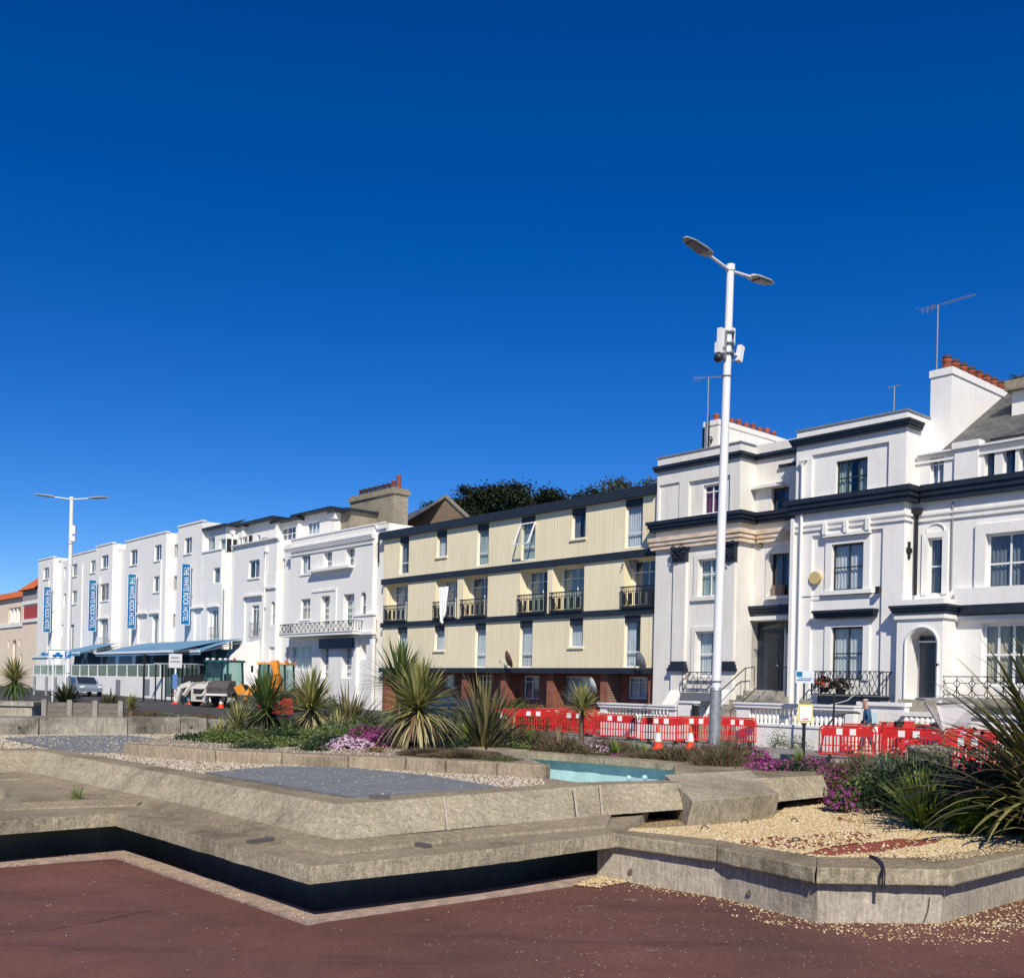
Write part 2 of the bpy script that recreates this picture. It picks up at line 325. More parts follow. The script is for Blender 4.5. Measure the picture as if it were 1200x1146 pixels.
M_green=mat('dark_green_machine_paint',(.01,.07,.07),.4,.5); M_rub=mat('rubber',(.02,.02,.02),.85); M_bucket=mat('worn_steel_bucket',(.10,.09,.085),.7,.4,noise_s=4,noise_a=.4)
M_wood=mat('grey_weathered_wood',(.20,.175,.15),.85,noise_s=3,noise_a=.4,stretch=(2,2,12))
# ================= fronts =================
def face_grid(mb,s0,s1,z0,z1,y,holes,mi=0):
    xs=sorted({s0,s1,*[h[0] for h in holes],*[h[1] for h in holes]}); zs=sorted({z0,z1,*[h[2] for h in holes],*[h[3] for h in holes]})
    xs=[x for x in xs if s0-1e-6<=x<=s1+1e-6]; zs=[z for z in zs if z0-1e-6<=z<=z1+1e-6]
    for i in range(len(xs)-1):
        for j in range(len(zs)-1):
            cx=(xs[i]+xs[i+1])/2; cz=(zs[j]+zs[j+1])/2
            if any(h[0]<cx<h[1] and h[2]<cz<h[3] for h in holes): continue
            mb.quad((xs[i],y,zs[j]),(xs[i+1],y,zs[j]),(xs[i+1],y,zs[j+1]),(xs[i],y,zs[j+1]),mi=mi)
def reveal(mb,h,y,d,mi=0):
    a,b,c,e=h[:4]
    mb.quad((a,y,c),(a,y+d,c),(a,y+d,e),(a,y,e),mi=mi); mb.quad((b,y,c),(b,y,e),(b,y+d,e),(b,y+d,c),mi=mi)
    mb.quad((a,y,c),(b,y,c),(b,y+d,c),(a,y+d,c),mi=mi); mb.quad((a,y,e),(a,y+d,e),(b,y+d,e),(b,y,e),mi=mi)
def room(mb,h,y,mi=1,d=.9):
    a,b,c,e=h[:4]; reveal(mb,h,y,d,mi); mb.quad((a,y+d,c),(b,y+d,c),(b,y+d,e),(a,y+d,e),mi=mi)
def arch_fill(mb,h,y,d,mi=0):
    a,b,c,e=h[:4]; r=(b-a)/2; cx=(a+b)/2; cz=e-r; n=8
    for sgn in(-1,1):
        pts=[(cx+sgn*r*math.sin(math.pi/2*k/n),cz+r*math.cos(math.pi/2*k/n)) for k in range(n+1)]
        cor=(cx+sgn*r,e)
        for k in range(n):
            p,q=pts[k],pts[k+1]
            mb.add([(p[0],y+.001,p[1]),(q[0],y+.001,q[1]),(cor[0],y+.001,cor[1])],[(0,1,2)],mi)
            mb.quad((p[0],y,p[1]),(q[0],y,q[1]),(q[0],y+d,q[1]),(p[0],y+d,p[1]),mi=mi)
class Bld:
    def __init__(b,name,label,cat,s,wallmat,group=None,z=ROAD):
        b.root=fthing(name,label,cat,s,z,0,group); b.wm=wallmat
    def part(b,mb,name,mat,parent=None): return mb.build(name,mat,parent or b.root)
    def window(b,s0,s1,z0,z1,y,style='casement',cur=None,frame=None,ft=.055,arch=False):
        if cur is None: cur=rnd.choice(['w','ws','g','cs','dl','gs','wl'])
        fm=frame or M_frame; fr=MB(); g=.004; d=.05
        s0+=g;s1-=g;z0+=g;z1-=g
        fr.box(s0,s0+ft,y,y+d,z0,z1); fr.box(s1-ft,s1,y,y+d,z0,z1); fr.box(s0+ft,s1-ft,y,y+d,z0,z0+ft); fr.box(s0+ft,s1-ft,y,y+d,z1-ft,z1)
        V,Hh={'casement':([.5],[]),'sash':([],[.5]),'sash2':([.5],[.5]),'sash3':([.34,.67],[.5]),'plain':([],[]),'transom':([],[.3]),'french':([.5],[.88]),'tri':([.33,.66],[]),'grid':([.25,.5,.75],[.5]),
          'frenchg':([.5],[.2,.4,.6,.8]),'toplight':([],[.8]),'casetop':([.5],[.76]),'quad':([.5],[.6])}[style]
        t=ft*.42
        for v in V: x=s0+(s1-s0)*v; fr.box(x-t,x+t,y+.006,y+d-.006,z0+ft,z1-ft)
        for v in Hh: zz=z0+(z1-z0)*v; fr.box(s0+ft,s1-ft,y+.003,y+d-.003,zz-t,zz+t)
        w=b.part(fr,'window',fm)
        gl=MB().quad((s0+ft*.5,y+.03,z0+ft*.5),(s1-ft*.5,y+.03,z0+ft*.5),(s1-ft*.5,y+.03,z1-ft*.5),(s0+ft*.5,y+.03,z1-ft*.5)); b.part(gl,'pane',M_glass,w)
        if cur:
            cm=MB(); kind=cur[0]; cover=[(0,1)] if len(cur)==1 else ([(0,.4),(.62,1)] if cur[1]=='s' else [(0,.55)] if cur[1]=='l' else [(.5,1)])
            zb=z0 if len(cur)<3 else z0+(z1-z0)*.45
            for c0,c1 in cover:
                n=max(8,int((s1-s0)*(c1-c0)*24)); pa=[]
                for k in range(n+1):
                    x=s0+(s1-s0)*(c0+(c1-c0)*k/n); pa.append((x,y+.13+.028*math.sin(k*1.9)+.012*rnd.random()))
                cm.add([(p[0],p[1],zb) for p in pa]+[(p[0],p[1],z1) for p in pa],[(k,k+1,n+2+k,n+1+k) for k in range(n)],0,True)
            b.part(cm,'curtain',M_curt[kind],w)
        return w
    def block(b,w,s0,s1,z0,z1,holes=(),back=8,name='wall',mat=None,top=True,roofmat=None):
        """holes: dict(h=(s0,s1,z0,z1), d=depth, st=style or None, cur, frame, arch, sub=[holes], sill, kind)"""
        mb=MB(); y=-w; mt=mat or b.wm
        hs=[tuple(q['h']) for q in holes]
        face_grid(mb,s0,s1,z0,z1,y,hs); todo=[]
        def do(q,y):
            h=q['h']; d=q.get('d',.16)
            reveal(mb,h,y,d)
            if q.get('arch'): arch_fill(mb,h,y,d)
            if 'sub' in q:
                face_grid(mb,*h,y+d,[tuple(x['h']) for x in q['sub']])
                for x in q['sub']: do(x,y+d)
            elif q.get('blind'): face_grid(mb,*h,y+d,[])
            else:
                room(mb,h,y+d,1,q.get('room',.9)); todo.append((q,y+d))
            if q.get('sill',0):
                p=q['sill']; mb.box(h[0]-.08,h[1]+.08,y-p,y+.01,h[2]-.09,h[2]-.005)
        for q in holes: do(q,y)
        mb.quad((s0,y,z0),(s0,y,z1),(s0,y+back,z1),(s0,y+back,z0)); mb.quad((s1,y,z0),(s1,y+back,z0),(s1,y+back,z1),(s1,y,z1))
        mb.quad((s0,y,z1),(s1,y,z1),(s1,y+back,z1),(s0,y+back,z1),mi=0); mb.quad((s0,y+back,z0),(s0,y+back,z1),(s1,y+back,z1),(s1,y+back,z0))
        o=b.part(mb,name,[mt,M_dark])
        for q,yy in todo:
            if q.get('st'): b.window(*q['h'],yy,q['st'],q.get('cur'),q.get('frame'),q.get('ft',.055))
        return o
    def band(b,w,s0,s1,zt,zb,proj,name='cornice',mat=None,steps=3,back=.02,e0=1,e1=1,flip=False):
        mb=MB()
        for k in range(steps):
            q=k if not flip else steps-1-k
            a=zb+(zt-zb)*k/steps; c=zb+(zt-zb)*(k+1)/steps; p=proj*(.45+.55*(q+1)/steps) if steps>1 else proj
            mb.box(s0-p*e0,s1+p*e1,-(w+p),-w+back,a,c)
        return b.part(mb,name,mat or M_navy)
def rect(tl,br,w):
    "opening from its top left and bottom right corners"
    a=F(tl,w); c=F(br,w); return (a[0],c[0],c[1],a[1])
def wh(C,x0,y0,x1,y1,w,**k):
    tl=C(x0,y0); br=C(x1,y1); q=dict(h=rect(tl,br,w)); q.update(k); return q
def inside(h,s0,s1,z0,z1): return h
# ---------- cream flats ----------
fl=Bld('apartment_block','four storey flats clad in cream ribbed boards with black bands and recessed balconies','apartment block',-10,M_clad)
s0=F(CA(107,400))[0]; s1=F((769,640))[0]-.02
zT=F(CB(605,100))[1]; zFb=F(CB(605,141))[1]; b1t=F(CB(600,366))[1]; b1b=F(CB(600,398))[1]; b2t=F(CB(600,614))[1]; b2b=F(CB(600,640))[1]; fb=F(CB(600,868))[1]; fbb=F(CB(600,893))[1]
def fw(C,x0,y0,x1,y1,**k):
    q=wh(C,x0,y0,x1,y1,0,**k); a,b_,c,e=q['h']; q['h']=(a,b_,c,e); return q
top=[fw(CA,175,322,210,472,st='transom',cur='ds'),fw(CA,330,300,370,400,st='plain',sill=.08,cur='wl'),fw(CA,500,268,545,435,st='transom',cur='g'),fw(CB,40,232,95,412,st='transom',cur='g'),
     fw(CB,252,195,308,322,st='plain',sill=.08,cur='ds'),fw(CB,477,165,546,358,st='transom',cur='w')]
for q in top: q['d']=.12; a,b_,c,e=q['h']; q['h']=(a,b_,max(c,b1t+.03),zFb-.02)
mid=[fw(CA,118,515,205,672),fw(CA,325,490,412,662),fw(CA,440,478,540,655),fw(CB,35,455,146,637),fw(CB,172,435,300,630),fw(CB,470,405,600,610)]
low=[fw(CA,165,700,203,850,st='transom',cur='w'),fw(CA,320,700,360,795,st='plain',cur='w',sill=.08),fw(CA,490,698,532,852,st='transom',cur='w'),fw(CB,33,690,83,852,st='transom',cur='w'),fw(CB,242,665,296,780,st='plain',sill=.08),fw(CB,472,655,536,850,st='transom')]
for q in low: q['d']=.12; a,b_,c,e=q['h']; q['h']=(a,b_,c if q.get('sill') else fb+.02,b2b-.02)
bal=[]
for i,q in enumerate(mid):
    a,b_,c,e=q['h']; q['h']=(a,b_,b2t+.01,b1b-.01); q['d']=.55; bw=b_-a
    q['sub']=[dict(h=(a+.12,b_-.03,b2t+.03,b1b-.06),d=.06,st='casetop',cur=[None,None,'d','gs',None,'d'][i])]
    bal.append(q)
fl.block(0,s0,s1,fb,zT-.05,top+mid+low,back=9,name='clad_wall')
for q in top+low: # dark panel over the short and tall windows
    a,b_,c,e=q['h']; fl.part(MB().box(a,b_,.02,.10,e-.32,e-.005),'dark_head_panel',M_navy)
fl.band(0,s0,s1,zT,zFb,.22,'roof_fascia',steps=1,e1=0)
fl.band(0,s0,s1,b1t,b1b,.10,'storey_band',steps=1,e1=0); fl.band(0,s0,s1,b2t,b2b,.10,'storey_band',steps=1,e1=0); fl.band(0,s0,s1,fb-.002,fbb,.12,'storey_band',steps=1,e1=0)
for i,q in enumerate(bal): # railings
    a,b_,c,e=q['h']; mb=MB(); z0=b2t+.05; z1=b2t+1.0; y=-.16
    mb.box(a-.04,b_+.04,y-.03,y+.03,z1-.05,z1); mb.box(a,b_,y-.02,y+.02,z0+.02,z0+.07); mb.box(a,b_,y-.02,y+.02,z1-.25,z1-.22)
    n=int((b_-a)/.11)
    for k in range(n+1): x=a+(b_-a)*k/n; mb.box(x-.012,x+.012,y-.012,y+.012,z0,z1-.05)
    for k in range(5): x=a+(b_-a)*(k+.5)/5; mb.box(x-.10,x+.10,y-.008,y+.008,z0+.12,z1-.3)
    mb.box(a,a+.04,y,.0,z1-.05,z1-.01); mb.box(b_-.04,b_,y,.0,z1-.05,z1-.01); mb.box(a-.02,b_+.02,y-.03,.0,z0-.04,z0+.015)
    fl.part(mb,'balcony_railing',M_iron)
# open casement of the fourth top window
q=top[3]['h']; m_=(q[0]+q[1])/2
mb=MB(); zz0=q[2]+(q[3]-q[2])*.34; ztop=q[3]-.36
for a,b2 in(((q[0],-.02,ztop),(q[0],-.5,zz0)),((q[1],-.02,ztop),(q[1],-.5,zz0)),((q[0],-.5,zz0),(q[1],-.5,zz0)),((q[0],-.02,ztop),(q[1],-.02,ztop))): mb.bar(a,b2,.06)
op=fl.part(mb,'open_sash',M_frame); fl.part(MB().quad((q[0],-.02,ztop),(q[1],-.02,ztop),(q[1],-.5,zz0),(q[0],-.5,zz0)),'pane',M_glass,op)
# ground storey set back between brick piers
gw=-1.0
gh=[wh(CA,362,890,402,950,gw,st='sash',cur='w'),wh(CA,470,895,560,1000,gw,st='casetop',cur='d'),wh(CA,695,895,716+6,1000,gw,st='casement',cur='w'),
    wh(CB,50,900,112,1000,gw,st='casetop',cur='d'),wh(CB,200,898,330,1015,gw,st='tri',cur='w'),wh(CB,488,900,566,1000,gw,st='casetop',cur='w')]
gh=[gh[0],gh[1]]+gh[3:]
for q in gh: q['d']=.08; a,b_,c,e=q['h']; q['h']=(a,b_,c,min(e,fbb-.12))
fl.block(gw,s0,s1,ROAD,fb-.01,gh,back=7.5,name='brick_wall',mat=M_brick)
for x0,x1 in((CA(425,900)[0],CA(445,900)[0]),(CA(588,900)[0],CA(600,900)[0]),(CB(137,900)[0],CB(160,900)[0]),(CB(362,900)[0],CB(385,900)[0])):
    a=F((x0,790))[0]; fl.part(MB().box(a,a+.45,.15,1.0,ROAD,fbb+.0),'brick_pier',M_brick)
fl.part(MB().box(s0,s0+.3,.1,1.0,ROAD,fbb),'brick_pier',M_brick); fl.part(MB().box(s1-.35,s1-.02,.1,1.0,ROAD,fbb),'brick_pier',M_brick)
# satellite dishes
def dish(C,x,y,r,m,label,wd=.55):
    s,z=F(C(x,y),wd)
    d=fthing('satellite_dish',label,'satellite dish',s,z-.2,0,'satellite dishes on the flats'); OFF[d.name]=(s,0,z-.2)
    q=MB(); rot=Matrix.Rotation(R(-25),3,'Z')@Matrix.Rotation(R(-70),3,'X'); rings=[]
    for k in range(6):
        rr=r*k/5; rings.append([Vector((s,-wd,z))+rot@Vector(((rr+.001)*math.cos(t),(rr+.001)*math.sin(t),.35*rr*rr/r)) for t in [2*math.pi*j/20 for j in range(20)]])
    q.loft(rings,cap=False,sm=True); q.build('dish_bowl',m,d)
    MB().tube([(s,-.15,z-.25),(s,-wd+.1,z-.25),(s,-wd+.05,z-.05)],.025,6).build('mounting_arm',M_grey,d)
    MB().tube([(s,-wd,z-r*.9),(s+.05,-wd-.45,z-.1)],.012,5).ball((s+.05,-wd-.47,z-.08),.05,6).build('receiver',M_grey,d)
dish(CA,620,835,.45,mat('rusty_dish',(.20,.11,.08),.7,noise_s=5,noise_a=.4),'rusty brown satellite dish low on the cream flats')
dish(CB,530,843,.42,M_grey,'dark grey satellite dish under the lowest right window of the flats')
dish(CB,330,942,.36,M_wpaint,'pale satellite dish beside the ground floor patio door of the flats')
dish(CB,490,430,.40,mat('mesh_dish',(.25,.26,.27),.7),'grey dish hanging inside the rightmost balcony of the flats',-.4)
# laundry and balcony plants
s,z=F(CA(360,528),.2); cl=MB(); n=12; a0=[(s-.45+.9*k/n*(.9),-.22+.05*math.sin(k*1.7)) for k in range(n+1)]
cl.add([(a,y,z) for a,y in a0]+[(s-.30+.45*k/n,y-.03,z-1.55-.5*math.sin(math.pi*k/n)) for k,(a,y) in enumerate(a0)],[(k,k+1,n+2+k,n+1+k) for k in range(n)],0,True)
o=cl.build('hanging_sheet',M_signw,None,off=(s,0,z)); o.location=FW(s,0,z); o.rotation_euler.z=FROT; tag(o,'white bed sheet hung over the balcony of the flats','laundry')
# stock brick gable house behind the flats
gb=Bld('gabled_house','brick gabled house end with slate roof rising behind the cream flats','house',F((523,600),-14)[0],M_stockb)
W_=-14
A=F(CA(180,275),W_); B=F(CA(370,155),W_); Cc=F(CA(458,237),W_)
lo=8.0
mb=MB(); y=-W_; v=[(A[0],y,lo),(Cc[0],y,lo),(Cc[0],y,Cc[1]),(B[0],y,B[1]),(A[0],y,A[1])]; mb.add(v+[(p[0],p[1]+.4,p[2]) for p in v],[(0,1,2,3,4),(9,8,7,6,5),(0,5,6,1),(1,6,7,2),(2,7,8,3),(3,8,9,4),(4,9,5,0)]); mb.build('brick_gable',M_stockb,gb.root)
mb=MB(); mb.bar((A[0]-.3,y-.06,A[1]-.1),(B[0],y-.06,B[1]+.12),.12,.22); mb.bar((B[0],y-.06,B[1]+.12),(Cc[0]+.3,y-.06,Cc[1]-.1),.12,.22); mb.build('verge_board',M_stone,gb.root)
mb=MB(); L=F(CA(35,268),W_+3)
mb.add([(A[0]-9,y-3.2,A[1]-3.2),(A[0]+1,y-3.2,A[1]-1.6),(B[0],y,B[1]+.03),(B[0]-8,y+1,B[1]-.6)],[(0,1,2,3)]); mb.add([(A[0]-9,y-3.2,A[1]-3.2),(A[0]+1,y-3.2,A[1]-1.6),(A[0]+1,y-3.2,lo-2),(A[0]-9,y-3.2,lo-2)],[(0,1,2,3)]); mb.build('slate_roof',M_roof,gb.root)

# ---------- white house with the balcony ----------
wb=Bld('white_house','white stuccoed house with lattice iron balcony and dark shop sign, left of the cream flats','house',-25,M_white)
L0=F(WC(322,500))[0]; L1=F(WC(829,500))[0]; zt=F(WC(830,192))[1]; LM=F(WC(762,560))[0]
hz=ROAD
ho=[wh(WC,380,373,427,468,0,st='casement',sill=.06,d=.14),wh(WC,500,350,545,448,0,st='sash',d=.3),wh(WC,620,332,667,428,0,st='sash2',d=.3),
    wh(WC,378,606,427,713,0,st='quad',cur='c',sill=.06,d=.14),wh(WC,486,590,532,745,0,st='frenchg',cur='g',d=.3),wh(WC,607,580,662,750,0,st='frenchg',cur='g',d=.3),wh(WC,700,568,726,703,0,st='sash',arch=1,d=.15),
    wh(WC,300,862,436,985,0,st='grid',d=.3),wh(WC,486,858,526,1030,0,st='frenchg',cur='w',d=.35),wh(WC,600,856,650,1030,0,st='frenchg',cur='w',d=.35),wh(WC,698,842,728,930,0,blind=1,d=.5)]
wb.block(0,L0,LM,hz,zt,ho,back=9)
h2=[wh(WC,768,308,797,388,-.25,st='sash',d=.12)]
wb.block(-.25,LM,L1,hz,zt-.02,h2,back=9)
LL=F(WC(262,450),-.45)[0]
h3=[wh(WC,270,390,294,455,-.45,st='sash',d=.1)]
wb.block(-.45,LL,L0,hz,zt-.15,h3,back=9)
zc=F(WC(340,338))[1]; wb.band(0,L0-.45,LM+.1,zt-.55,zt-.85,.22,'cornice',M_white,e1=0); wb.band(0,L0-.4,LM,zt-1.05,zt-1.14,.08,'moulding',M_white,1,e1=0); wb.band(0,L0,L1,zt+.04,zt-.05,.05,'coping',M_white,1,e0=0,e1=0)
a,z=F(WC(440,460)); b_=F(WC(664,440))[0]; wb.part(MB().box(a,b_,-.42,-.0,z-.08,z+.08),'window_ledge',M_white)
zb=F(WC(500,440))[1]
# balcony
a,zb_=F(WC(262,792),.95); b_,_=F(WC(655,792),.95); z2=F(WC(400,822),.95)[1]
bl=wb.part(MB().box(a,b_,-.95,-.001,zb_-.22,zb_-.04).box(a-.05,b_+.05,-1.0,-.001,zb_-.04,zb_+.02),'balcony_slab',M_white)
zr=F(WC(262,742),.95)[1]; mb=MB(); yb=-.9; n=16; hh=zr-zb_
mb.box(a,b_,yb-.02,yb+.02,zr-.04,zr); mb.box(a,b_,yb-.015,yb+.015,zb_+.05,zb_+.08)
for k in range(n):
    x=a+(b_-a)*k/n; x2=a+(b_-a)*(k+1)/n; xm=(x+x2)/2; zm=(zb_+zr)/2
    for p,q in(((x,zb_+.06),(x2,zr-.03)),((x2,zb_+.06),(x,zr-.03)),((x,zb_),(x,zr))): mb.bar((p[0],yb,p[1]),(q[0],yb,q[1]),.022)
    mb.tube([(xm+.13*math.cos(t),yb,zm+.18*math.sin(t)) for t in [2*math.pi*j/10 for j in range(11)]],.012,4)
for x in(a,b_):
    mb.box(x-.02,x+.02,yb,0,zr-.04,zr)
    for k in range(5): yy=yb+k*.2; mb.bar((x,yy,zb_),(x,yy,zr),.02)
wb.part(mb,'balcony_railing',M_black,bl)
# ground floor frontage
x,z=F(WC(475,820),.35); x2,z2=F(WC(655,850),.35); z=F(WC(655,812),.35)[1]
wb.part(MB().box(x,x2,-.35,-.002,z-.62,z),'shop_sign_board',mat('navy_signboard',(.02,.04,.08),.4))
a,z=F(WC(655,790),.25); a2,_=F(WC(765,790),.25); wb.part(MB().box(a,a2,-.3,-.001,z-.25,z-.1).box(a-.1,a2+.1,-.42,-.001,z-.1,z+.05).box(a+.05,a2-.05,-.2,-.001,z+.05,z+1.05).box(a-.02,a2+.02,-.27,-.001,z+1.05,z+1.16),'porch_entablature',M_white)
for xx in(664,750): a,_=F(WC(xx,850),.2); wb.part(MB().box(a,a+.28,-.22,-.001,ROAD,z-.25),'pilaster',M_white)
x,z=F(WC(552,650),0); mb=MB()
for xx in(560,): a,_=F(WC(570,545),.0); zt_=F(WC(570,545),0)[1]; mb.box(a-.07,a+.07,-.06,-.001,zt_-3.2,zt_)
mb.box(F(WC(440,545))[0],a-.07,-.06,-.001,zt_-.14,zt_); wb.part(mb,'moulding',M_white)
wb.part(MB().tube([( F(WC(797,260),-.1)[0],.12,F(WC(797,255),-.1)[1]),(F(WC(797,260),-.1)[0],.12,F(WC(797,410),-.1)[1])],.06,6),'downpipe',M_black)
# front garden wall, hedge
# ---------- chimney with eight pots on the house behind ----------
W_=-5; a,zc=F(WC(645,62),W_); a2,_=F(CA(148,160),W_)
zc2=F(WC(645,210),W_)[1]
rear=Bld('rear_house','house set back behind the white house, tall rendered chimney stack and attic storey','house',a,M_white)
mb=MB(); mb.box(a,a2,5,6.2,zc2-3,zc-.35); mb.box(a-.12,a2+.12,4.88,6.32,zc-.35,zc-.1); mb.box(a-.02,a2+.02,4.95,6.25,zc-.1,zc+.05); ch=rear.part(mb,'chimney',M_stone)
for k in range(9):
    x=a+.5+(a2-a-.8)*k/8; hh=.55 if k<7 else (.65 if k==7 else .95)
    rear.part(MB().lathe((x,5.6,zc+.04),[(.17,0),(.14,hh*.8),(.18,hh*.85),(.17,hh)],10),'chimney_pot',M_potd if k<7 else M_pot,ch)
# attic storey with flat roofs
def attic(W_,x0,x1,yt,C,holes,z0,mt=M_white,roof=True,label='attic_wall'):
    a,zt=F(C(x0,yt),W_); b_,_=F(C(x1,yt),W_)
    rear.block(W_,a,b_,z0,zt,holes,back=3.5,name=label,mat=mt)
    if roof: rear.part(MB().box(a-.25,b_+.25,-W_-.5,-W_+4,zt,zt+.16),'flat_roof',M_navy)
zpar=zt
W_=-1.6
zb0=zt-1.4
attic(-1.6,40,250,222,WC,[wh(WC,45,272,76,325,-1.6,st='plain',d=.08,cur='g'),wh(WC,78,268,118,322,-1.6,st='casement',d=.08,cur='g'),wh(WC,143,262,160,300,-1.6,st='plain',d=.08)],zb0)
attic(-2.0,252,362,203,WC,[wh(WC,254,232,350,282,-2.0,st='grid',d=.08,cur='d')],zb0)
attic(-2.4,364,560,168,WC,[wh(WC,415,195,478,250,-2.4,st='tri',d=.08,cur='w')],zb0)
attic(-2.9,562,648,150,WC,[],zb0,M_stone)
mb=MB(); a,z=F(WC(545,178),-1.5); mb.lathe((a,1.5,z-.1),[(.001,0),(.5,.05),(.5,.12),(.001,.16)],12); rear.part(mb,'rooftop_vent',M_grey)
mb=MB(); a,z=F(WC(190,290),-1.2); mb.ball((a,1.2,z),.35,8,sc=(1,1,.7)); rear.part(mb,'rooftop_dish',M_grey)
# ---------- hotel terrace of five bays ----------
ht=Bld('hotel','long white four storey hotel terrace stepping in bays with vertical blue signs','hotel',F((150,700))[0],M_white)
zg=ROAD
RW=-.75
def bay(C,x0,y0,x1,holes,w=0,back=9,dz=0):
    a,zt=F(C(x0,y0),w); b_,_=F(C(x1,y0),w); ht.block(w,a,b_,zg,zt+dz,holes,back=back); return a,b_,zt
w_=lambda C,x0,y0,x1,y1,w=0,**k: wh(C,x0,y0,x1,y1,w,**k)
k1=dict(st='casement',sill=.08,d=.12,ft=.07,cur='dr'); k2=dict(st='french',d=.2,ft=.07,cur='ds'); k3=dict(st='plain',d=.12,ft=.07,cur='d'); bl=dict(blind=1,d=.14)
a0,b0,z0=bay(H1,235,90,326,[w_(H1,266,135,297,198,**k1)])
# lower facade openings behind the sign of the first bay
a1,b1,z1=bay(H1,430,62,588,[w_(H1,440,112,470,180,**k1),w_(H1,552,90,582,158,**k1),w_(H1,440,274,468,350,**k1),w_(H1,425,478,450,640,**k2)])
a2,b2,z2=bay(H1,589,6,688,[w_(H1,619,60,660,128,**k1),w_(H1,612,232,662,330,**k1),w_(H1,612,446,655,605,**k2)])
a3,b3,z3=bay(H2,40,184,285,[w_(H2,66,235,108,318,**k1),w_(H2,214,205,255,292,**k1),w_(H2,208,395,248,485,**k1),w_(H2,200,628,238,800,**k2),w_(H2,112,622,165,800,**bl)])
a4,b4,z4=bay(H2,360,93,508,[w_(H2,397,162,440,250,**k1),w_(H2,455,582,507,900,**bl)])
# next bay carries a lower glazed attic corner
a5,b5,z5=bay(H2,508,250,622,[w_(H2,572,343,612,430,**k3),w_(H2,540,575,602,778,d=.16,sub=[w_(H2,567,597,601,775,-.16,st='french',d=.08,ft=.07,cur='ds')]),w_(H2,560,843,592,880,**k1)])
a6,b6,z6=bay(WC,22,328,250,[w_(WC,98,400,155,488,**k1),w_(WC,76,590,178,845,d=.12,sub=[w_(WC,115,640,150,805,-.12,st='french',d=.1,ft=.07,cur='ds')]),w_(WC,108,875,147,1040,st='french',d=.2,ft=.07,cur='ds'),w_(WC,219,618,237,743,st='sash',arch=1,d=.12,ft=.05),w_(WC,208,862,236,1000,**bl)],dz=0)
# recesses
def rec(C,xa,sa,sb,y0,holes,zt=None):
    z=zt if zt is not None else F(C(xa,y0),RW)[1]; ht.block(RW,sa,sb,zg,z,holes,back=7.9,name='recessed_wall')
rec(H1,360,b0,a1,78,[w_(H1,390,130,402,190,RW,**k3),w_(H1,388,290,402,362,RW,**k3),w_(H1,375,478,385,550,RW,**k3)],z1-.03)
rec(H1,700,b2,a3,10,[],z3-.35)
rec(H2,320,b3,a4,112,[w_(H2,336,198,355,278,RW,**k3),w_(H2,331,390,349,478,RW,**k3),w_(H2,324,622,340,710,RW,**k3)],z3-.02)
rec(H2,690,b5,a6,250,[w_(H2,712,588,727,688,RW,**k3),w_(H2,708,802,724,878,RW,**k3)],z5-.02)
# corner glazing above bay five
a,zt=F(H2(510,120),-.3); b_=F(H2(650,130),-.3)[0]
ht.block(-.3,b4+.01,b_,z5,zt,[w_(H2,535,155,580,243,-.3,st='plain',d=.08,cur='gl',ft=.1),w_(H2,612,168,650-2,237,-.3,st='plain',d=.08,cur='g',ft=.1)],back=5,name='attic_wall')
ht.part(MB().box(b4+.02,b_+.5,-.1,5.3,zt,zt+.14),'flat_roof',M_navy)
a,zt=F(H2(690,100),-1.2); a_e=F(WC(62,250),-1.2)[0]
ht.block(-1.2,b_+.02,a_e,z5-.1,zt,[w_(H2,728,158,781,212,-1.2,st='casement',d=.08,cur='g',ft=.09)],back=5,name='attic_wall'); ht.part(MB().box(b_+.51,a_e+.3,.9,6.3,zt,zt+.14),'flat_roof',M_navy)
# solar panel / rooflight
a,z=F(H2(560,98),-1.0); ht.part(MB().add([(a,1,z),(a+1.8,1,z+.05),(a+2.9,2.6,z+.62),(a+1.3,2.6,z+.45)],[(0,1,2,3)]).add([(a,1,z-.08),(a+1.8,1,z-.03),(a+2.9,2.6,z+.54),(a+1.3,2.6,z+.37)],[(3,2,1,0)]),'roof_panel',M_lead)
# copings, cornice and string courses
for aa,bb,z in((a0,b0,z0),(a1,b1,z1),(a2,b2,z2),(a3,b3,z3),(a4,b4,z4)): ht.part(MB().box(aa-.05,bb+.06,-.07,.3,z-.02,z+.10),'coping',M_white)
ht.band(0,a6,b6,z6+.12,z6-.02,.22,'cornice',M_white,2); ht.band(0,a5,b5,z5+.1,z5-.02,.08,'coping',M_white,1)
zs=F(H2(600,555))[1]; zs2=F(H2(600,440))[1]
for C,x0,x1,y in((H2,440,515,590),(H2,538,608,582),(WC,76,178,595),(H2,105,168,625),(H2,183,245,622),(H1,600,662,445)):
    a,z=F(C(x0,y)); b_,_=F(C(x1,y)); ht.part(MB().box(a,b_,-.16,-.001,z-.02,z+.12),'hood_moulding',M_white)
for C,x,y0 in((H1,612,190),(H2,70,420),(H2,628,440),(WC,182,470),(H1,505,110),(H1,300,210),(H2,256,300)):
    a,z=F(C(x,y0)); ht.part(MB().box(a-.12,a+.12,-.09,-.001,ROAD,z),'pilaster',M_white)
a,z=F(WC(186,550)); b_=b6; ht.part(MB().box(a,b_+.02,-.14,-.001,z-.03,z+.14),'moulding',M_white)
a,z=F(WC(186,470)); ht.part(MB().box(a,b_+.01,-.05,-.001,z-1.0,z),'panel',M_white)
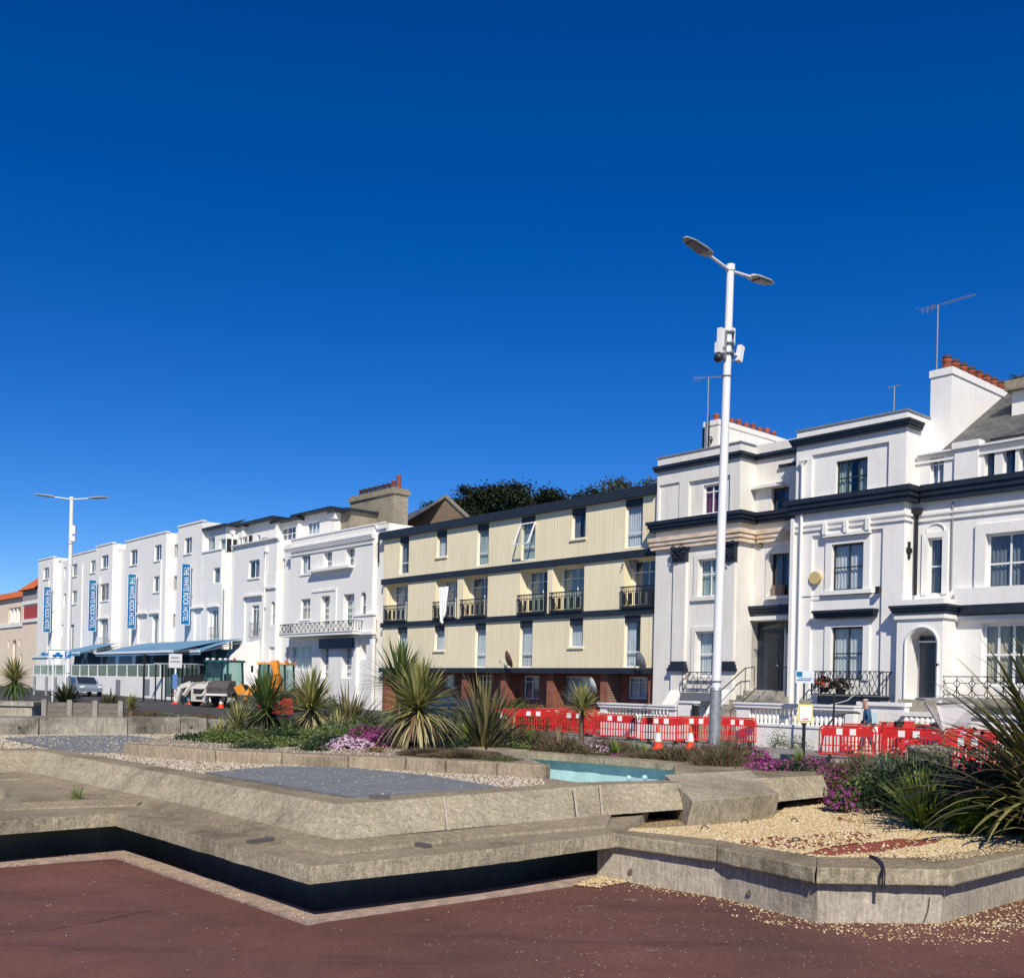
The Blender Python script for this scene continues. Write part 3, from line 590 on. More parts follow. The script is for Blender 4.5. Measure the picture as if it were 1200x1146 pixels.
# downpipes with hoppers
for C,x,y,w in((H1,362,86,-.6),(H1,725,20,-.6),(H2,315,170,-.6),(H2,690,130,-.05),(WC,190,345,.1)):
    a,z=F(C(x,y),w); mb=MB().tube([(a,-w,z),(a,-w,z-9 if w<0 else z-4)],.07,6).box(a-.16,a+.16,-w-.14,-w+.14,z-.1,z+.2); ht.part(mb,'downpipe',M_wpaint if w!=-.05 else M_white)
# juliet railings
for C,x0,x1,y0,y1 in((H2,545,604,705,778),(WC,100,155,735,808),(WC,70,160,985,1035),(H1,604,660,560,600)):
    a,z=F(C(x0,y0),.2); b_,zz=F(C(x1,y1),.2); mb=MB().box(a,b_,-.2,-.17,z-.04,z)
    n=7
    for k in range(n+1): x=a+(b_-a)*k/n; mb.box(x-.015,x+.015,-.2,-.17,zz,z)
    mb.box(a,b_,-.2,-.17,zz,zz+.03); ht.part(mb,'juliet_railing',M_grey)
# vertical signs
def hotel_sign(C,x0,x1,y0,y1,label):
    s,zt=F(C(x0,y0),.95); _,zb=F(C(x0,y1),.95); r=fthing('hotel_sign',label,'sign',s,zb,0,'vertical hotel signs'); OFF[r.name]=(s,0,zb)
    MB().box(s-.09,s+.09,-.95,-.28,zb,zt).build('sign_board',M_signb,r)
    MB().box(s-.10,s+.10,-1.0,-.95,zb-.03,zt+.03).box(s-.10,s+.10,-.28,-.23,zb-.03,zt+.03).box(s-.10,s+.10,-.95,-.28,zt,zt+.04).box(s-.10,s+.10,-.95,-.28,zb-.04,zb).build('sign_frame',M_wpaint,r)
    mb=MB()
    for z in (zb+.3,(zb+zt)/2,zt-.3): mb.box(s-.03,s+.03,-.23,0,z-.03,z+.03)
    mb.build('bracket',M_grey,r)
    h=zt-zb
    t=text_mesh('THE WHITE ROCK HOTEL',.60,M_signw,'lettering',r,(.10,-.615,h/2),(0,0,0),.01)
    ls=max(v.co.x for v in t.data.vertices)-min(v.co.x for v in t.data.vertices)
    k=h*.9/ls
    # letters read downwards on the face turned to the right
    t.matrix_local=Matrix.Translation((.10,-.615,h/2))@Matrix(((0,0,1,0),(0,1*1,0,0),(-k,0,0,0),(0,0,0,1)))
    t.matrix_local=Matrix.Translation((.10,-.615,h/2))@Matrix(((0,0,1),(0,1,0),(-1,0,0))).to_4x4()@Matrix.Diagonal((k,1,1,1))
for C,x0,x1,y0,y1,l in((H1,268,307,248,522,'narrow blue vertical hotel sign nearest the orange roofed building'),(H1,543,580,206,515,'blue vertical hotel sign second from the left end of the hotel'),
    (H2,52,92,378,708,'blue vertical hotel sign third from the left end of the hotel'),(H2,380,430,315,683,'largest blue vertical hotel sign, beside the glazed attic corner')): hotel_sign(C,x0,x1,y0,y1,l)
# floodlights beneath signs
# ---------- terrace with awnings ----------
TI=crop(0,740,4.8)
tr=fthing('restaurant_terrace','raised white walled restaurant terrace with glass balustrade in front of the hotel','terrace',F((110,790),4)[0],ROAD); OFF[tr.name]=(F((110,790),4)[0],0,ROAD)
WT=4.5; ta,tz=F(TI(185,241),WT); tb,_=F(TI(1112,250),WT);
mb=MB(); mb.box(ta,tb,-WT,-.01,-1,tz); mb.build('terrace_wall',M_white,tr)
_,gz=F(TI(185,190),WT)
mb=MB(); n=17
for k in range(n+1): x=ta+.05+(tb-ta-.1)*k/n; mb.box(x-.05,x+.05,-WT+.02,-WT+.12,tz,gz)
mb.box(ta,tb,-WT+.03,-WT+.11,gz,gz+.06); mb.build('balustrade_posts',M_wpaint,tr)
MB().box(ta,tb,-WT+.06,-WT+.075,tz+.05,gz).build('balustrade_glass',M_glassg,tr)
for px_ in(665,828):
    a,z=F(TI(px_,312),WT); MB().box(a-.5,a+.5,-WT-.03,-WT,z-.6,z+.6).build('wall_vent',M_grey,tr)
def awning(x0,yf0,x1,yf1,yb0,w1,label,w0=.1):
    a,zf=F(TI(x0,yf0),w1); b_,_=F(TI(x1,yf1),w1); _,zb=F(TI(x0,yb0),w0)
    zb=max(zb,zf+1.0)
    r=fthing('awning',label,'awning',a,zf,0,'blue awnings over the terrace'); OFF[r.name]=(a,0,zf)
    mb=MB(); n=8
    rows=[]
    for k in range(n+1):
        t=k/n; y=-(w0+(w1-w0)*t); z=zb+(zf-zb)*(t**1.15); rows.append([(a,y,z),(b_,y,z),(b_,y,z-.03),(a,y,z-.03)])
    mb.loft(rows,0,True); mb.box(a,b_,-w1-.04,-w1+.0,zf-.28,zf-.0); mb.build('awning_fabric',M_awn,r)
    MB().box(a,b_,-w1-.10,-w1-.04,zf-.10,zf+.06).build('front_rail',M_wpaint,r)
    mm=MB()
    for x in (a+.3,(a+b_)/2,b_-.3): mm.bar((x,-w0,zb-.3),(x,-w1,zf-.1),.06)
    mm.build('folding_arm',M_wpaint,r)
awning(185,142,272,140,118,4.2,'short blue awning at the far left end of the terrace')
awning(330,122,450,120,100,3.6,'narrow blue awning behind the parking sign')
awning(540,121,975,112,78,4.6,'wide blue awning over the middle of the terrace')
a,z=F(TI(975,112),4.6); b_,zz=F(TI(1135,62),.2)
# white canvas side wall at the right end
r=fthing('side_screen','white sail-shaped side screen closing the right end of the terrace','screen',tb,ROAD); OFF[r.name]=(tb,0,ROAD)
zk=F(TI(1140,60),.1)[1]
pts=[(-.05,zk),(-1.2,zk-.3),(-2.2,zk-1.2),(-2.9,zk-2.6),(-3.3,ROAD),(-.05,ROAD)]
mb=MB(); mb.add([(tb+.3,y,z) for y,z in pts]+[(tb+.12,y,z) for y,z in pts],[(0,1,2,3,4,5),(11,10,9,8,7,6)]+[(i,(i+1)%6,6+(i+1)%6,6+i)[::-1] for i in range(6)]); mb.build('screen_panel',M_white,r)
awning(978,112,1128,108,62,3.2,'blue awning at the right end of the terrace sloping up')
# dark restaurant glazing and diners' furniture as silhouettes behind glass
n=9; za=tz; zb_=tz+2.1
for k in range(n): x=ta+.6+(tb-ta-1.6)*k/n; MB().box(x,x+(tb-ta)/n*.72,-.9,-.02,za,zb_).build('restaurant_window',mat('restaurant_glazing',(.02,.05,.10),.6,.1),tr)
for k in range(n): x=ta+.6+(tb-ta-1.6)*k/n; MB().box(x+(tb-ta)/n*.72+.02,x+(tb-ta)/n-.03,-.85,-.02,za,zb_).build('restaurant_pier',mat('blue_painted_pier',(.08,.16,.28),.5),tr)
def table(s,w,lab):
    r=fthing('dining_table',lab,'table',s,tz,w,'tables on the terrace'); OFF[r.name]=None
    MB().lathe((0,0,.72),[(.45,0),(.45,.04)],14).build('table_top',M_dark,r); MB().tube([(0,0,.02),(0,0,.72)],.04,6).lathe((0,0,0),[(.28,0),(.25,.03)],12).build('pedestal',M_dark,r)
    return r
def chair(s,w,rz,r0=None):
    r=fthing('terrace_chair','dark chair at a table behind the glass of the terrace balustrade','chair',s,tz,w,'chairs on the terrace'); OFF[r.name]=None; r.rotation_euler.z+=rz
    mb=MB()
    MB().box(-.23,.23,-.23,.23,.42,.46).build('seat',M_dark,r); MB().box(-.23,.23,.2,.24,.5,.95).build('backrest',M_dark,r)
    for x in(-.2,.2):
        for y in(-.2,.2): MB().box(x-.02,x+.02,y-.02,y+.02,0,.42 if y<0 else .95).build('leg',M_dark,r)
    return r
t0=None
for k in range(11):
    s=ta+1.5+(tb-ta-3)*k/10
    if t0 is None:
        t0=table(s,3.2,'round dark table behind the glass balustrade of the terrace'); c0=chair(s-.8,3.2,R(90)); c1=chair(s+.8,3.2,R(-90)); base=(t0,c0,c1)
    else:
        for q,ds in zip(base,(0,-.8,.8)):
            c=copy_tree(q); c.location=FW(s+ds+rnd.uniform(-.1,.1),3.2+rnd.uniform(-.4,.4),tz)
# ---------- far left building ----------
a=F(H1(235,300))[0]
fa=Bld('pavilion','cream building with hipped orange tile roof and dark red panel at the far left','building',a-8,M_cream)
W_=-.25
b_=F(H1(233,400),W_)[0]; c_=F(H1(140,400),W_)[0]
zt=F(H1(140,275),W_)[1]; zm=F(H1(140,455),W_)[1]; zl=F(H1(140,360),W_)[1]
# wing with the red panel
fa.block(W_,c_,b_-.02,ROAD-.3,zt,[wh(H1,145,368,232,448,W_,blind=1,d=.05)],back=10)
fa.part(MB().box(*F(H1(146,372),W_)[:1],F(H1(231,372),W_)[0],-W_+.01,-W_+.04,F(H1(146,446),W_)[1],F(H1(146,370),W_)[1]),'red_panel',mat('dark_red_panel',(.40,.06,.06),.7))
fa.part(MB().box(c_-.2,b_-.02,-W_-.18,-W_+.1,zm-.25,zm+.1).box(c_-.1,b_-.02,-W_-.1,-W_+.1,F(H1(146,360),W_)[1],F(H1(146,338),W_)[1]),'moulding',M_white)
fa.part(MB().box(c_+.01,b_-.02,-W_-.06,-W_+.1,F(H1(146,336),W_)[1],zt-.02),'grey_frieze',mat('grey_frieze_render',(.35,.33,.32),.8))
# gable wing towards the left
W2=-2.2; d_=F(H1(-160,420),W2)[0]
cols=[wh(H1,x,385,x+16,465,W2,blind=1,d=.3) for x in (36,60,80,104)]
fa.block(W2,d_,c_,ROAD-.3,zt,cols[:0]+[wh(H1,50,380,125,465,W2,d=.5,blind=1),wh(H1,78,570,97,715,W2,st='sash',arch=1,d=.2,ft=.09),wh(H1,48,575,56,620,W2,blind=1,d=.1),wh(H1,113,570,121,610,W2,blind=1,d=.1),wh(H1,122,660,138,722,W2,st='plain',d=.1)],back=9)
for x in(58,78,100): s_,z_=F(H1(x,400),W2); fa.part(MB().box(s_-.12,s_+.12,2.25,2.6,F(H1(x,465),W2)[1],F(H1(x,378),W2)[1]),'column',M_white)
fa.part(MB().box(d_,c_+.0,-W2-.15,-W2+.1,zm-.3,zm+.15),'moulding',M_white)
zr=zt+2.6
mb=MB(); e0=d_-1; e1=b_-.05; y0=-W_-.5; y1=11
ym=3.2; rx0=c_-6; rx1=b_-.05
mb.add([(c_-.6,y0,zt),(e1,y0,zt),(e1,ym,zr+.6),(e1-2,ym,zr+.6),(c_-.6,ym+6,zt),(e1,ym+6,zt)],[(0,1,2,3),(0,3,4),(3,2,5,4)])
mb.add([(d_-1,1.8,zt-.15),(c_-.4,1.8,zt-.15),(c_-.4,5.5,zt+1.6),(d_-1,5.5,zt+1.6)],[(0,1,2,3)]); fa.part(mb,'tiled_roof',M_tile)
# ---------- left villa ----------
lv=Bld('villa','aged white villa with rusty stained moulding and black scroll capitals beside the cream flats','villa',2,M_whiteV)
w=.25; s0=F((769.5,600),w)[0]; s1=F((866.5,600),w)[0]; wr=-.75
rv0=F((932,600),w)[0]; rv1=F((1062,520),w)[0]
zP=F(C5(108,298),w)[1]; cu_t=F(C5(108,352),w)[1]; cu_b=F(C5(108,386),w)[1]; cm_t=F(C5(90,692),w)[1]; cm_b=F(C5(90,752),w)[1]
st_t=F(C5(97,790),w)[1]; st_b=F(C5(97,862),w)[1]
zpan_t=F(C5(110,465),w)[1]
H=[dict(h=(s0+.12,F(C5(240,500),w)[0],cm_t+.02,zpan_t),d=.07,blind=1),
   dict(h=(F(C5(297,500),w)[0],F(C5(549,500),w)[0],cm_t+.02,F(C5(300,440),w)[1]),d=.12,sub=[wh(V1,462,352,600,575,w-.12,st='casetop',cur='rl',d=.1)]),
   wh(V1,418,980,608,1290,w,d=.15,st='casement')]
H[2]['h']=rect((819,656),(843,698),w); H[2]['st']='quad'
H.append(dict(h=rect((815.6,740),(838.5,793),w),d=.2,st='sash',ft=.07))
lv.block(w,s0,s1,ROAD,zP,H,back=10)
# recess
HR=[dict(h=rect(C5(803,480),C5(908,606),wr),d=.18,st='sash2',frame=M_dframe,cur='dr'),dict(h=rect(V2(245,855),V2(370,1130),wr),d=.2,st='casement',frame=M_dframe,cur='ds'),
    dict(h=rect((880,728),(929.5,809.5),wr),d=.5,blind=1)]
lv.block(wr,s1,rv0,ROAD,zP-.0,HR,back=9,name='recessed_wall')
h=HR[2]['h']
lv.part(MB().box(h[0]+.02,h[0]+.3,.75+.42,.75+.49,h[2],h[3]-.02).box(h[1]-.1,h[1]-.02,1.17,1.24,h[2],h[3]-.02).box(h[0]+.3,h[1]-.1,1.17,1.24,h[3]-.5,h[3]-.02).box(h[0]+1.2,h[0]+1.3,1.17,1.24,h[2],h[3]-.5),'door_frame',M_navy)
dp=lv.part(MB().box(h[0]+.3,h[0]+1.2,1.19,1.23,h[2]+.02,h[3]-.5).box(h[0]+.42,h[0]+1.08,1.17,1.19,h[2]+.2,h[2]+.9).box(h[0]+.42,h[0]+1.08,1.17,1.19,h[2]+1.1,h[3]-.7),'front_door',mat('dark_blue_door',(.015,.025,.045),.25,.6));
lv.part(MB().box(h[0]+1.02,h[0]+1.1,1.1,1.17,h[2]+1.0,h[2]+1.06),'door_handle',M_wpaint,dp)
lv.part(MB().box(h[0]+1.45,h[0]+1.5,1.0,1.05,h[2],h[3]-.1),'lamp_pole',M_wpaint)
a,z=F((878,716),wr); b_,_=F((930,716),wr)
lv.band(wr,a,rv0-.01,F((878,711),wr)[1],F((878,721),wr)[1],.3,'door_hood',e1=0); lv.band(wr,a+.05,rv0-.01,F((880,723),wr)[1],F((880,727.5),wr)[1],.16,'moulding',M_whiteV,1,e1=0)
lv.part(MB().add([(h[1]-1.35,.4,h[3]-.35),(h[1]-.05,.4,h[3]-.3),(h[1]-.2,1.1,h[3]-.05),(h[1]-.9,1.1,h[3]-.05),(h[1]-1.35,.4,h[3]-.42),(h[1]-.05,.4,h[3]-.42)],[(0,1,2,3),(0,4,5,1),(4,0,3),(1,5,2)]),'lamp_shade',M_glassg)
a,zz=F(V2(132,428),wr); b_,_=F(V2(352,380),wr); lv.part(MB().box(a,b_,.75-.3,.75,zz-.02,zz+.1),'window_hood',M_whiteV)
a,zz=F(V2(312,268),wr); lv.part(MB().box(a,rv0,.75-.14,.75,zz-.05,zz+.05),'cable_ledge',M_navy)
a,zz=F(V2(250,1135),wr); lv.part(MB().box(a+.02,a+.55,.75-.02,.75+.15,zz,zz+.42),'flower_box',mat('brown_box',(.28,.20,.15),.8))
lv.part(MB().box(HR[1]['h'][0]-.1,HR[1]['h'][1]+.1,.6,.75,HR[1]['h'][2]-.14,HR[1]['h'][2]-.01),'window_sill',M_whiteV)
lv.part(MB().ball((F(V2(182,798),wr)[0],.72,F(V2(182,798),wr)[1]),.1,6),'wall_lamp',M_stone)
# cornices: front, then recess
def wrap(b,zt,zb,pr,nm,mt,steps=3):
    b.band(w,s0,s1,zt,zb,pr,nm,mt,steps,back=1.0+.02,e0=1)
    b.band(wr,s1+pr,rv0-pr-.01 if b is lv else rv0,zt-.003,zb+.003,pr,nm,mt,steps,e0=0,e1=0)
wrap(lv,cu_t,cu_b,.16,'cornice',M_navy,2); wrap(lv,cm_t,cm_b,.34,'cornice',M_navy); wrap(lv,st_t,st_b,.26,'stained_moulding',M_rust)
lv.band(w,s0,s1,zP+.03,zP-.04,.04,'coping',M_lead,1,back=1.2)
# window surrounds and pilasters
def surround(b,h,y,t,p,mt,nm='window_surround',sill=True):
    a,c,z0,z1=h; m_=MB().box(a-t,a-.002,y-p,y+.01,z0-.0,z1+t).box(c+.002,c+t,y-p,y+.01,z0-.0,z1+t).box(a-.002,c+.002,y-p,y+.01,z1+.002,z1+t)
    if sill: m_.box(a-t-.1,c+t+.1,y-p*1.8,y+.01,z0-.16,z0-.002)
    return b.part(m_,nm,mt)
surround(lv,H[2]['h'],-w,.22,.06,M_whiteV); surround(lv,H[3]['h'],-w,.2,.06,M_whiteV)
surround(lv,HR[1]['h'],-wr,.18,.05,M_whiteV,sill=False)
def pilaster(x0,x1,last=False):
    a=F((x0,760),w)[0]; b_=F((x1,760),w)[0]; zt_=F((x0,644),w)[1]; zc_=F((x0,660),w)[1]; zb1=F((x0,775),w)[1]; zb2=F((x0,786.5),w)[1]; zg_=F((x0,822),w)[1]
    p=lv.part(MB().box(a,b_,-w-.14,-w+.01,zb1,zc_-.0),'pilaster',M_whiteV)
    mb=MB().box(a-.03,b_+.03,-w-.2,-w-.001,zc_,st_b)
    for k in range(14):
        c=(a+(b_-a)*rnd.random(),-w-.22-.05*rnd.random(),zc_+(st_b-zc_)*rnd.random()); r=rnd.uniform(.06,.11)
        mb.tube([(c[0]+r*math.cos(t),c[1]-t*.01,c[2]+r*math.sin(t)) for t in [j*.8 for j in range(8)]],.022,5)
    mb.box(a-.08,b_+.08,-w-.30,-w-.001,st_b-.1,st_b); lv.part(mb,'capital',M_navy,p)
    mb=MB()
    hb=(zb1-zb2)/3
    for k in range(3): mb.box(a-.04-.05*k,b_+.04+.05*k,-w-.18-.05*k,-w-.001,zb1-hb*(k+1),zb1-hb*k)
    lv.part(mb,'pilaster_base',M_navy,p)
    mb=MB(); mb.box(a,b_,-w-.16,-w+.001,zg_+.5,zb2); mb.add([(a,-w,zg_+.5),(b_,-w,zg_+.5),(b_,-w-.16,zg_+.5),(a,-w-.16,zg_+.5),(a,-w,zg_-.8),(b_,-w,zg_-.8),(b_,-w-1.3,zg_-.8),(a,-w-1.3,zg_-.8)],[(0,3,7,4),(1,5,6,2),(3,2,6,7)]); lv.part(mb,'pedestal',M_whiteV,p)
pilaster(789.5,804); pilaster(846,861)
# lattice balconette
def lattice(b,x0,x1,y0,y1,wd,n,style,base=True,nm='balcony_railing'):
    a,zt=F((x0,y0),wd); c,_=F((x1,y0),wd); _,zb=F((x0,y1),wd); m=MB(); y=-wd; t=.022
    m.box(a,c,y-.02,y+.02,zt-.03,zt); m.box(a,c,y-.015,y+.015,zb,zb+.03)
    for k in range(n+1): x=a+(c-a)*k/n; m.box(x-t/2,x+t/2,y-t/2,y+t/2,zb,zt)
    for k in range(n):
        x=a+(c-a)*k/n; x2=a+(c-a)*(k+1)/n; xm=(x+x2)/2; zm=(zt+zb)/2
        if style=='x':
            m.bar((x,y,zb),(x2,y,zt),t*.8); m.bar((x,y,zt),(x2,y,zb),t*.8); m.bar((x,y,zm),(xm,y,zt),t*.7);m.bar((xm,y,zt),(x2,y,zm),t*.7);m.bar((x2,y,zm),(xm,y,zb),t*.7);m.bar((xm,y,zb),(x,y,zm),t*.7)
        elif style=='h':
            e=.28*(x2-x);
            for p,q in(((x,zt-.05),(x,zt-.12)),((x,zt-.12),(xm-e,zm+.14)),((xm-e,zm+.14),(xm+e,zm+.14)),((xm+e,zm+.14),(x2,zt-.12)),((xm-e,zm+.14),(x+.0,zm-.05)),((xm+e,zm+.14),(x2,zm-.05)),((x,zm-.05),(xm-e,zm-.25)),((x2,zm-.05),(xm+e,zm-.25)),((xm-e,zm-.25),(xm+e,zm-.25)),((xm-e,zm-.25),(x,zb)),((xm+e,zm-.25),(x2,zb))): m.bar((p[0],y,p[1]),(q[0],y,q[1]),t)
    # side returns
    for x in(a,c):
        m.box(x-.015,x+.015,y,-w+.3 if wd<1 else y+.9,zt-.03,zt); m.bar((x,y,zb),(x,-w,zt),t*.8) if wd<1.2 else None
    return b.part(m,nm,M_iron),a,c,zb,zt
lattice(lv,800,835,787,810,.75,2,'x')
a,z=F((798,811),.8); c,_=F((834,811),.8); lv.part(MB().box(a,c,-.8,-w+.01,z-.35,z),'window_box',mat('lead_grey_box',(.16,.17,.19),.7))
# left villa chimney with pots, aerial
wc=-2.6; a,zc=F((826,498),wc); c_,_=F((846,498),wc);
ch=lv.part(MB().box(a,a+.75,2.6,7.8,zP-2,zc-.1).box(a-.05,a+.8,2.55,7.85,zc-.1,zc+.12),'chimney',M_whiteV)
lv.part(MB().box(a-.22,a-.02,2.7,3.2,zP-1,zc-.1),'flue_cover',M_black,ch)
for k in range(9): lv.part(MB().lathe((a+.4,2.9+k*.55,zc+.1),[(.17,0),(.13,.25+.06*(k%2)),(.16,.3+.06*(k%2)),(.15,.36+.06*(k%2))],9),'chimney_pot',M_pot,ch)
lv.part(MB().tube([(a+.75,2.55,zc-.9+.18*math.sin(t)) if 0 else (a+.35+.14*math.cos(t),2.53,zc-.75+.14*math.sin(t)) for t in [k*.5 for k in range(14)]],.03,5).tube([(a+.3,2.53,zc+.4),(a+.3,2.53,zc-1.8)],.03,5),'cable_coil',M_black,ch)
def aerial(x,yb,yt,wd,lab,yagi=True,ang=0,L=2.0):
    s,zb=F((x,yb),wd); _,zt=F((x,yt),wd); r=fthing('tv_aerial',lab,'aerial',s,zb-.8,wd); OFF[r.name]=None; h=zt-zb+.8
    MB().tube([(0,0,0),(.0,0,h)],.03,6).build('mast',M_grey,r)
    if yagi:
        mb=MB(); mb.tube([(-.7*math.cos(ang),-.7*math.sin(ang),h+.02),(L*.75*math.cos(ang),L*.75*math.sin(ang),h-.1)],.018,5)
        for k in range(11):
            t=-.65+k*(L*.75+.6)/10; e=.16+(.25 if k==0 else 0); cx,cy=t*math.cos(ang),t*math.sin(ang); zz=h-.03-.04*t
            mb.tube([(cx+e*math.sin(ang),cy-e*math.cos(ang),zz),(cx-e*math.sin(ang),cy+e*math.cos(ang),zz)],.008,4); mb.tube([(cx,cy,zz-.12 if k<3 else zz-.03),(cx,cy,zz+.12 if k<3 else zz+.03)],.008,4)
        mb.build('antenna_elements',M_grey,r)
    else: MB().tube([(-.25,0,h),(.25,0,h)],.02,5).build('antenna_elements',M_grey,r)
    return r
aerial(829,500,442,-2.4,'thin aerial mast on the chimney of the left villa',True,R(20),1.0)
aerial(1097.5,436,358,-1.8,'tall television aerial with long comb on the big white chimney',True,R(-10),2.0)
aerial(1047.5,478,453,-1.5,'short vent pipe with a cap on the parapet of the right villa',False)
# steps to the raised door
zs_=h[2]; mb=MB()
sA=F((845,800),1.5)[0]; sB=rv0+.1
n=9; z=zs_-.02
mb.box(s1+.35,rv0-.02,-.2,.75,ROAD,z)
for k in range(1,n):
    y0=-.2-.3*k; mb.box(s1+.35-.12*k,rv0-.02-.0*k,y0,y0+.3,ROAD,z-.19*k)
tag_steps=lv.part(mb,'entrance_steps',M_conc2)
mb=MB()
for x in(s1+.5,rv0-.6):
    pts=[(x,.3,z+.95),(x,-.3,z+.9),(x-.3,-2.4,z-.6),(x-.4,-2.7,z-.75)]; mb.tube(pts,.022,6)
    for t in(0,1,2,3): mb.tube([pts[t],(pts[t][0],pts[t][1],pts[t][2]-.95)],.016,5)
lv.part(mb,'handrail',M_black)

# ---------- right villa ----------
rv=Bld('villa','bright white three storey villa with navy cornices and red flowers on its lattice balcony','villa',9,M_white)
c7=crop(930,400,4.444)
s0=rv0; s1=rv1; zP=F((1062,480),w)[1]
ct=F((931.5,516.5),w)[1]; cb=F((931.5,524.5),w)[1]; mt_=F(c7(590,752),w)[1]; mb_=F(c7(590,832),w)[1]
p1=(F((951,560),w)[0],F((1041,560),w)[0],mt_+.03,F((951,533.5),w)[1])
wtop=dict(h=rect((979.8,541),(1016,575.5),w-.1),d=.14,st='sash3',frame=M_dframe)
z_=F((951,628),w)[1]; zgd=F((1033,815),w)[1]
p2=(F((950,700),w)[0],F((1033,700),w)[0],zgd,z_)
wmid=dict(h=rect((975.8,638.5),(1012,690),w-.1),d=.12,st='sash2',frame=M_dframe,cur='w'); wlow=dict(h=rect((974.8,735),(1011,797),w-.1),d=.12,st='sash2',frame=M_dframe,cur='w')
rv.block(w,s0,s1,ROAD,zP,[dict(h=p1,d=.1,sub=[wtop]),dict(h=p2,d=.1,sub=[wmid,wlow])],back=1.66)
rv.block(-1.41,s0,s1,ROAD,zP-.3,[],back=9,name='rear_wall')
surround(rv,wmid['h'],-w+.1,.26,.07,M_white); surround(rv,wlow['h'],-w+.1,.26,.07,M_white,sill=False)
hh=wmid['h']; rv.part(MB().box(hh[0]-.3,hh[1]+.3,-w-.12,-w+.1,hh[3]+.28,hh[3]+.38).box(hh[0]-.3,hh[0]-.15,-w-.16,-w+.1,hh[3]+.38,hh[3]+.8).box((hh[0]+hh[1])/2-.07,(hh[0]+hh[1])/2+.07,-w-.16,-w+.1,hh[3]+.38,hh[3]+.8).box(hh[1]+.15,hh[1]+.3,-w-.16,-w+.1,hh[3]+.38,hh[3]+.8),'scroll_bracket',M_white)
hh=wlow['h']; zt_=F((957,715.5),w+.3)[1]; rv.band(w-.1,hh[0]-.5,hh[1]+.45,zt_,zt_-.28,.42,'window_hood',e0=.3,e1=.3)
rv.band(w,s0,s1,ct,cb,.22,'cornice',steps=3,back=.9,e0=1)
def cornice2(zt,zb,pr,nm,mt,steps=3,e0=1):
    rv.band(w,s0,s1,zt,zb,pr,nm,mt,steps,back=.7+.02,e0=e0)
cornice2(mt_,mb_,.34,'cornice',M_navy);
for yy in(616,622): zz=F((939,yy),w)[1]; rv.band(w,s0,s1,zz+.03,zz-.05,.07,'moulding',M_white,1,back=.5)
rv.band(w,s0,s1,zP+.03,zP-.04,.04,'coping',M_lead,1,back=1.7)
# soil pipe at left edge
x=F((939.5,600),w+.1)[0]; rv.part(MB().tube([(x,-w-.1,F((939,545),w)[1]),(x,-w-.1,ROAD+1)],.065,8).add([(x-.16,-w-.18,F((939,541),w)[1]),(x+.16,-w-.18,F((939,541),w)[1]),(x+.08,-w-.12,F((939,548),w)[1]),(x-.08,-w-.12,F((939,548),w)[1]),(x-.16,-w,F((939,541),w)[1]),(x+.16,-w,F((939,541),w)[1])],[(0,1,2,3),(0,4,5,1)]),'downpipe',M_wpaint)
rv.part(MB().box(s0-.12,s0+.02,-w-.12,-w+.4,ROAD,F((933,608),w)[1]),'corner_strip',M_white)
x,z=F(V5(158,340),w); rv.part(MB().lathe((x,-w+.04,z),[(.24,-.12),(.22,.06)],16,axis=1),'alarm_box',mat('faded_yellow_alarm',(.60,.45,.20),.6))
x,z=F(V5(490,403),w); rv.part(MB().box(x-.07,x+.07,-w-.2,-w,z-.1,z+.12),'wall_lamp',M_black)
x,z=F(V5(90,438),w); x2,z2=F(V5(480,418),w); rv.part(MB().bar((x,-w-.01,z),(x2,-w-.01,z2-.0),.02),'wall_cable',M_dark)
lt=lattice(rv,951,1031.5,786,813,1.05,7,'x');
mb=MB().box(lt[1]-.03,lt[2]+.03,-1.08,-w+.101,lt[3]-.05,lt[3]+.0).box(lt[1]+.1,lt[2]-.1,-.8,-w+.101,lt[3]-.35,lt[3]-.05); rv.part(mb,'balcony_floor',mat('lead_grey_box',(.16,.17,.19),.7))
m=MB()
for x in(lt[1]+.02,lt[2]-.02):
    for k in range(4): m.box(x-.012,x+.012,-1.05+k*.22,-1.03+k*.22,lt[3],lt[4])
    m.box(x-.015,x+.015,-1.05,-w+.1,lt[4]-.03,lt[4])
rv.part(m,'balcony_railing',M_iron)
# chimney rising from the party wall
wc=-1.41; a=s1; zc=F((1110,431),wc)[1];
ch=rv.part(MB().box(a+.002,a+.78,-wc,-wc+5.4,5,zc-.25).box(a-.04,a+.83,-wc-.05,-wc+5.5,zc-.25,zc),'chimney',M_white)
for k in range(8): rv.part(MB().lathe((a+.42,-wc+.35+k*.62,zc-.01),[(.2,0),(.17,.12),(.14,.3),(.19,.34),(.19,.40),(.15,.42)],10).lathe((a+.42,-wc+.35+k*.62,zc+.36),[(.001,0),(.16,.05),(.17,.12),(.12,.2),(.001,.22)],10,1),'chimney_pot',[M_pot,M_potd],ch)
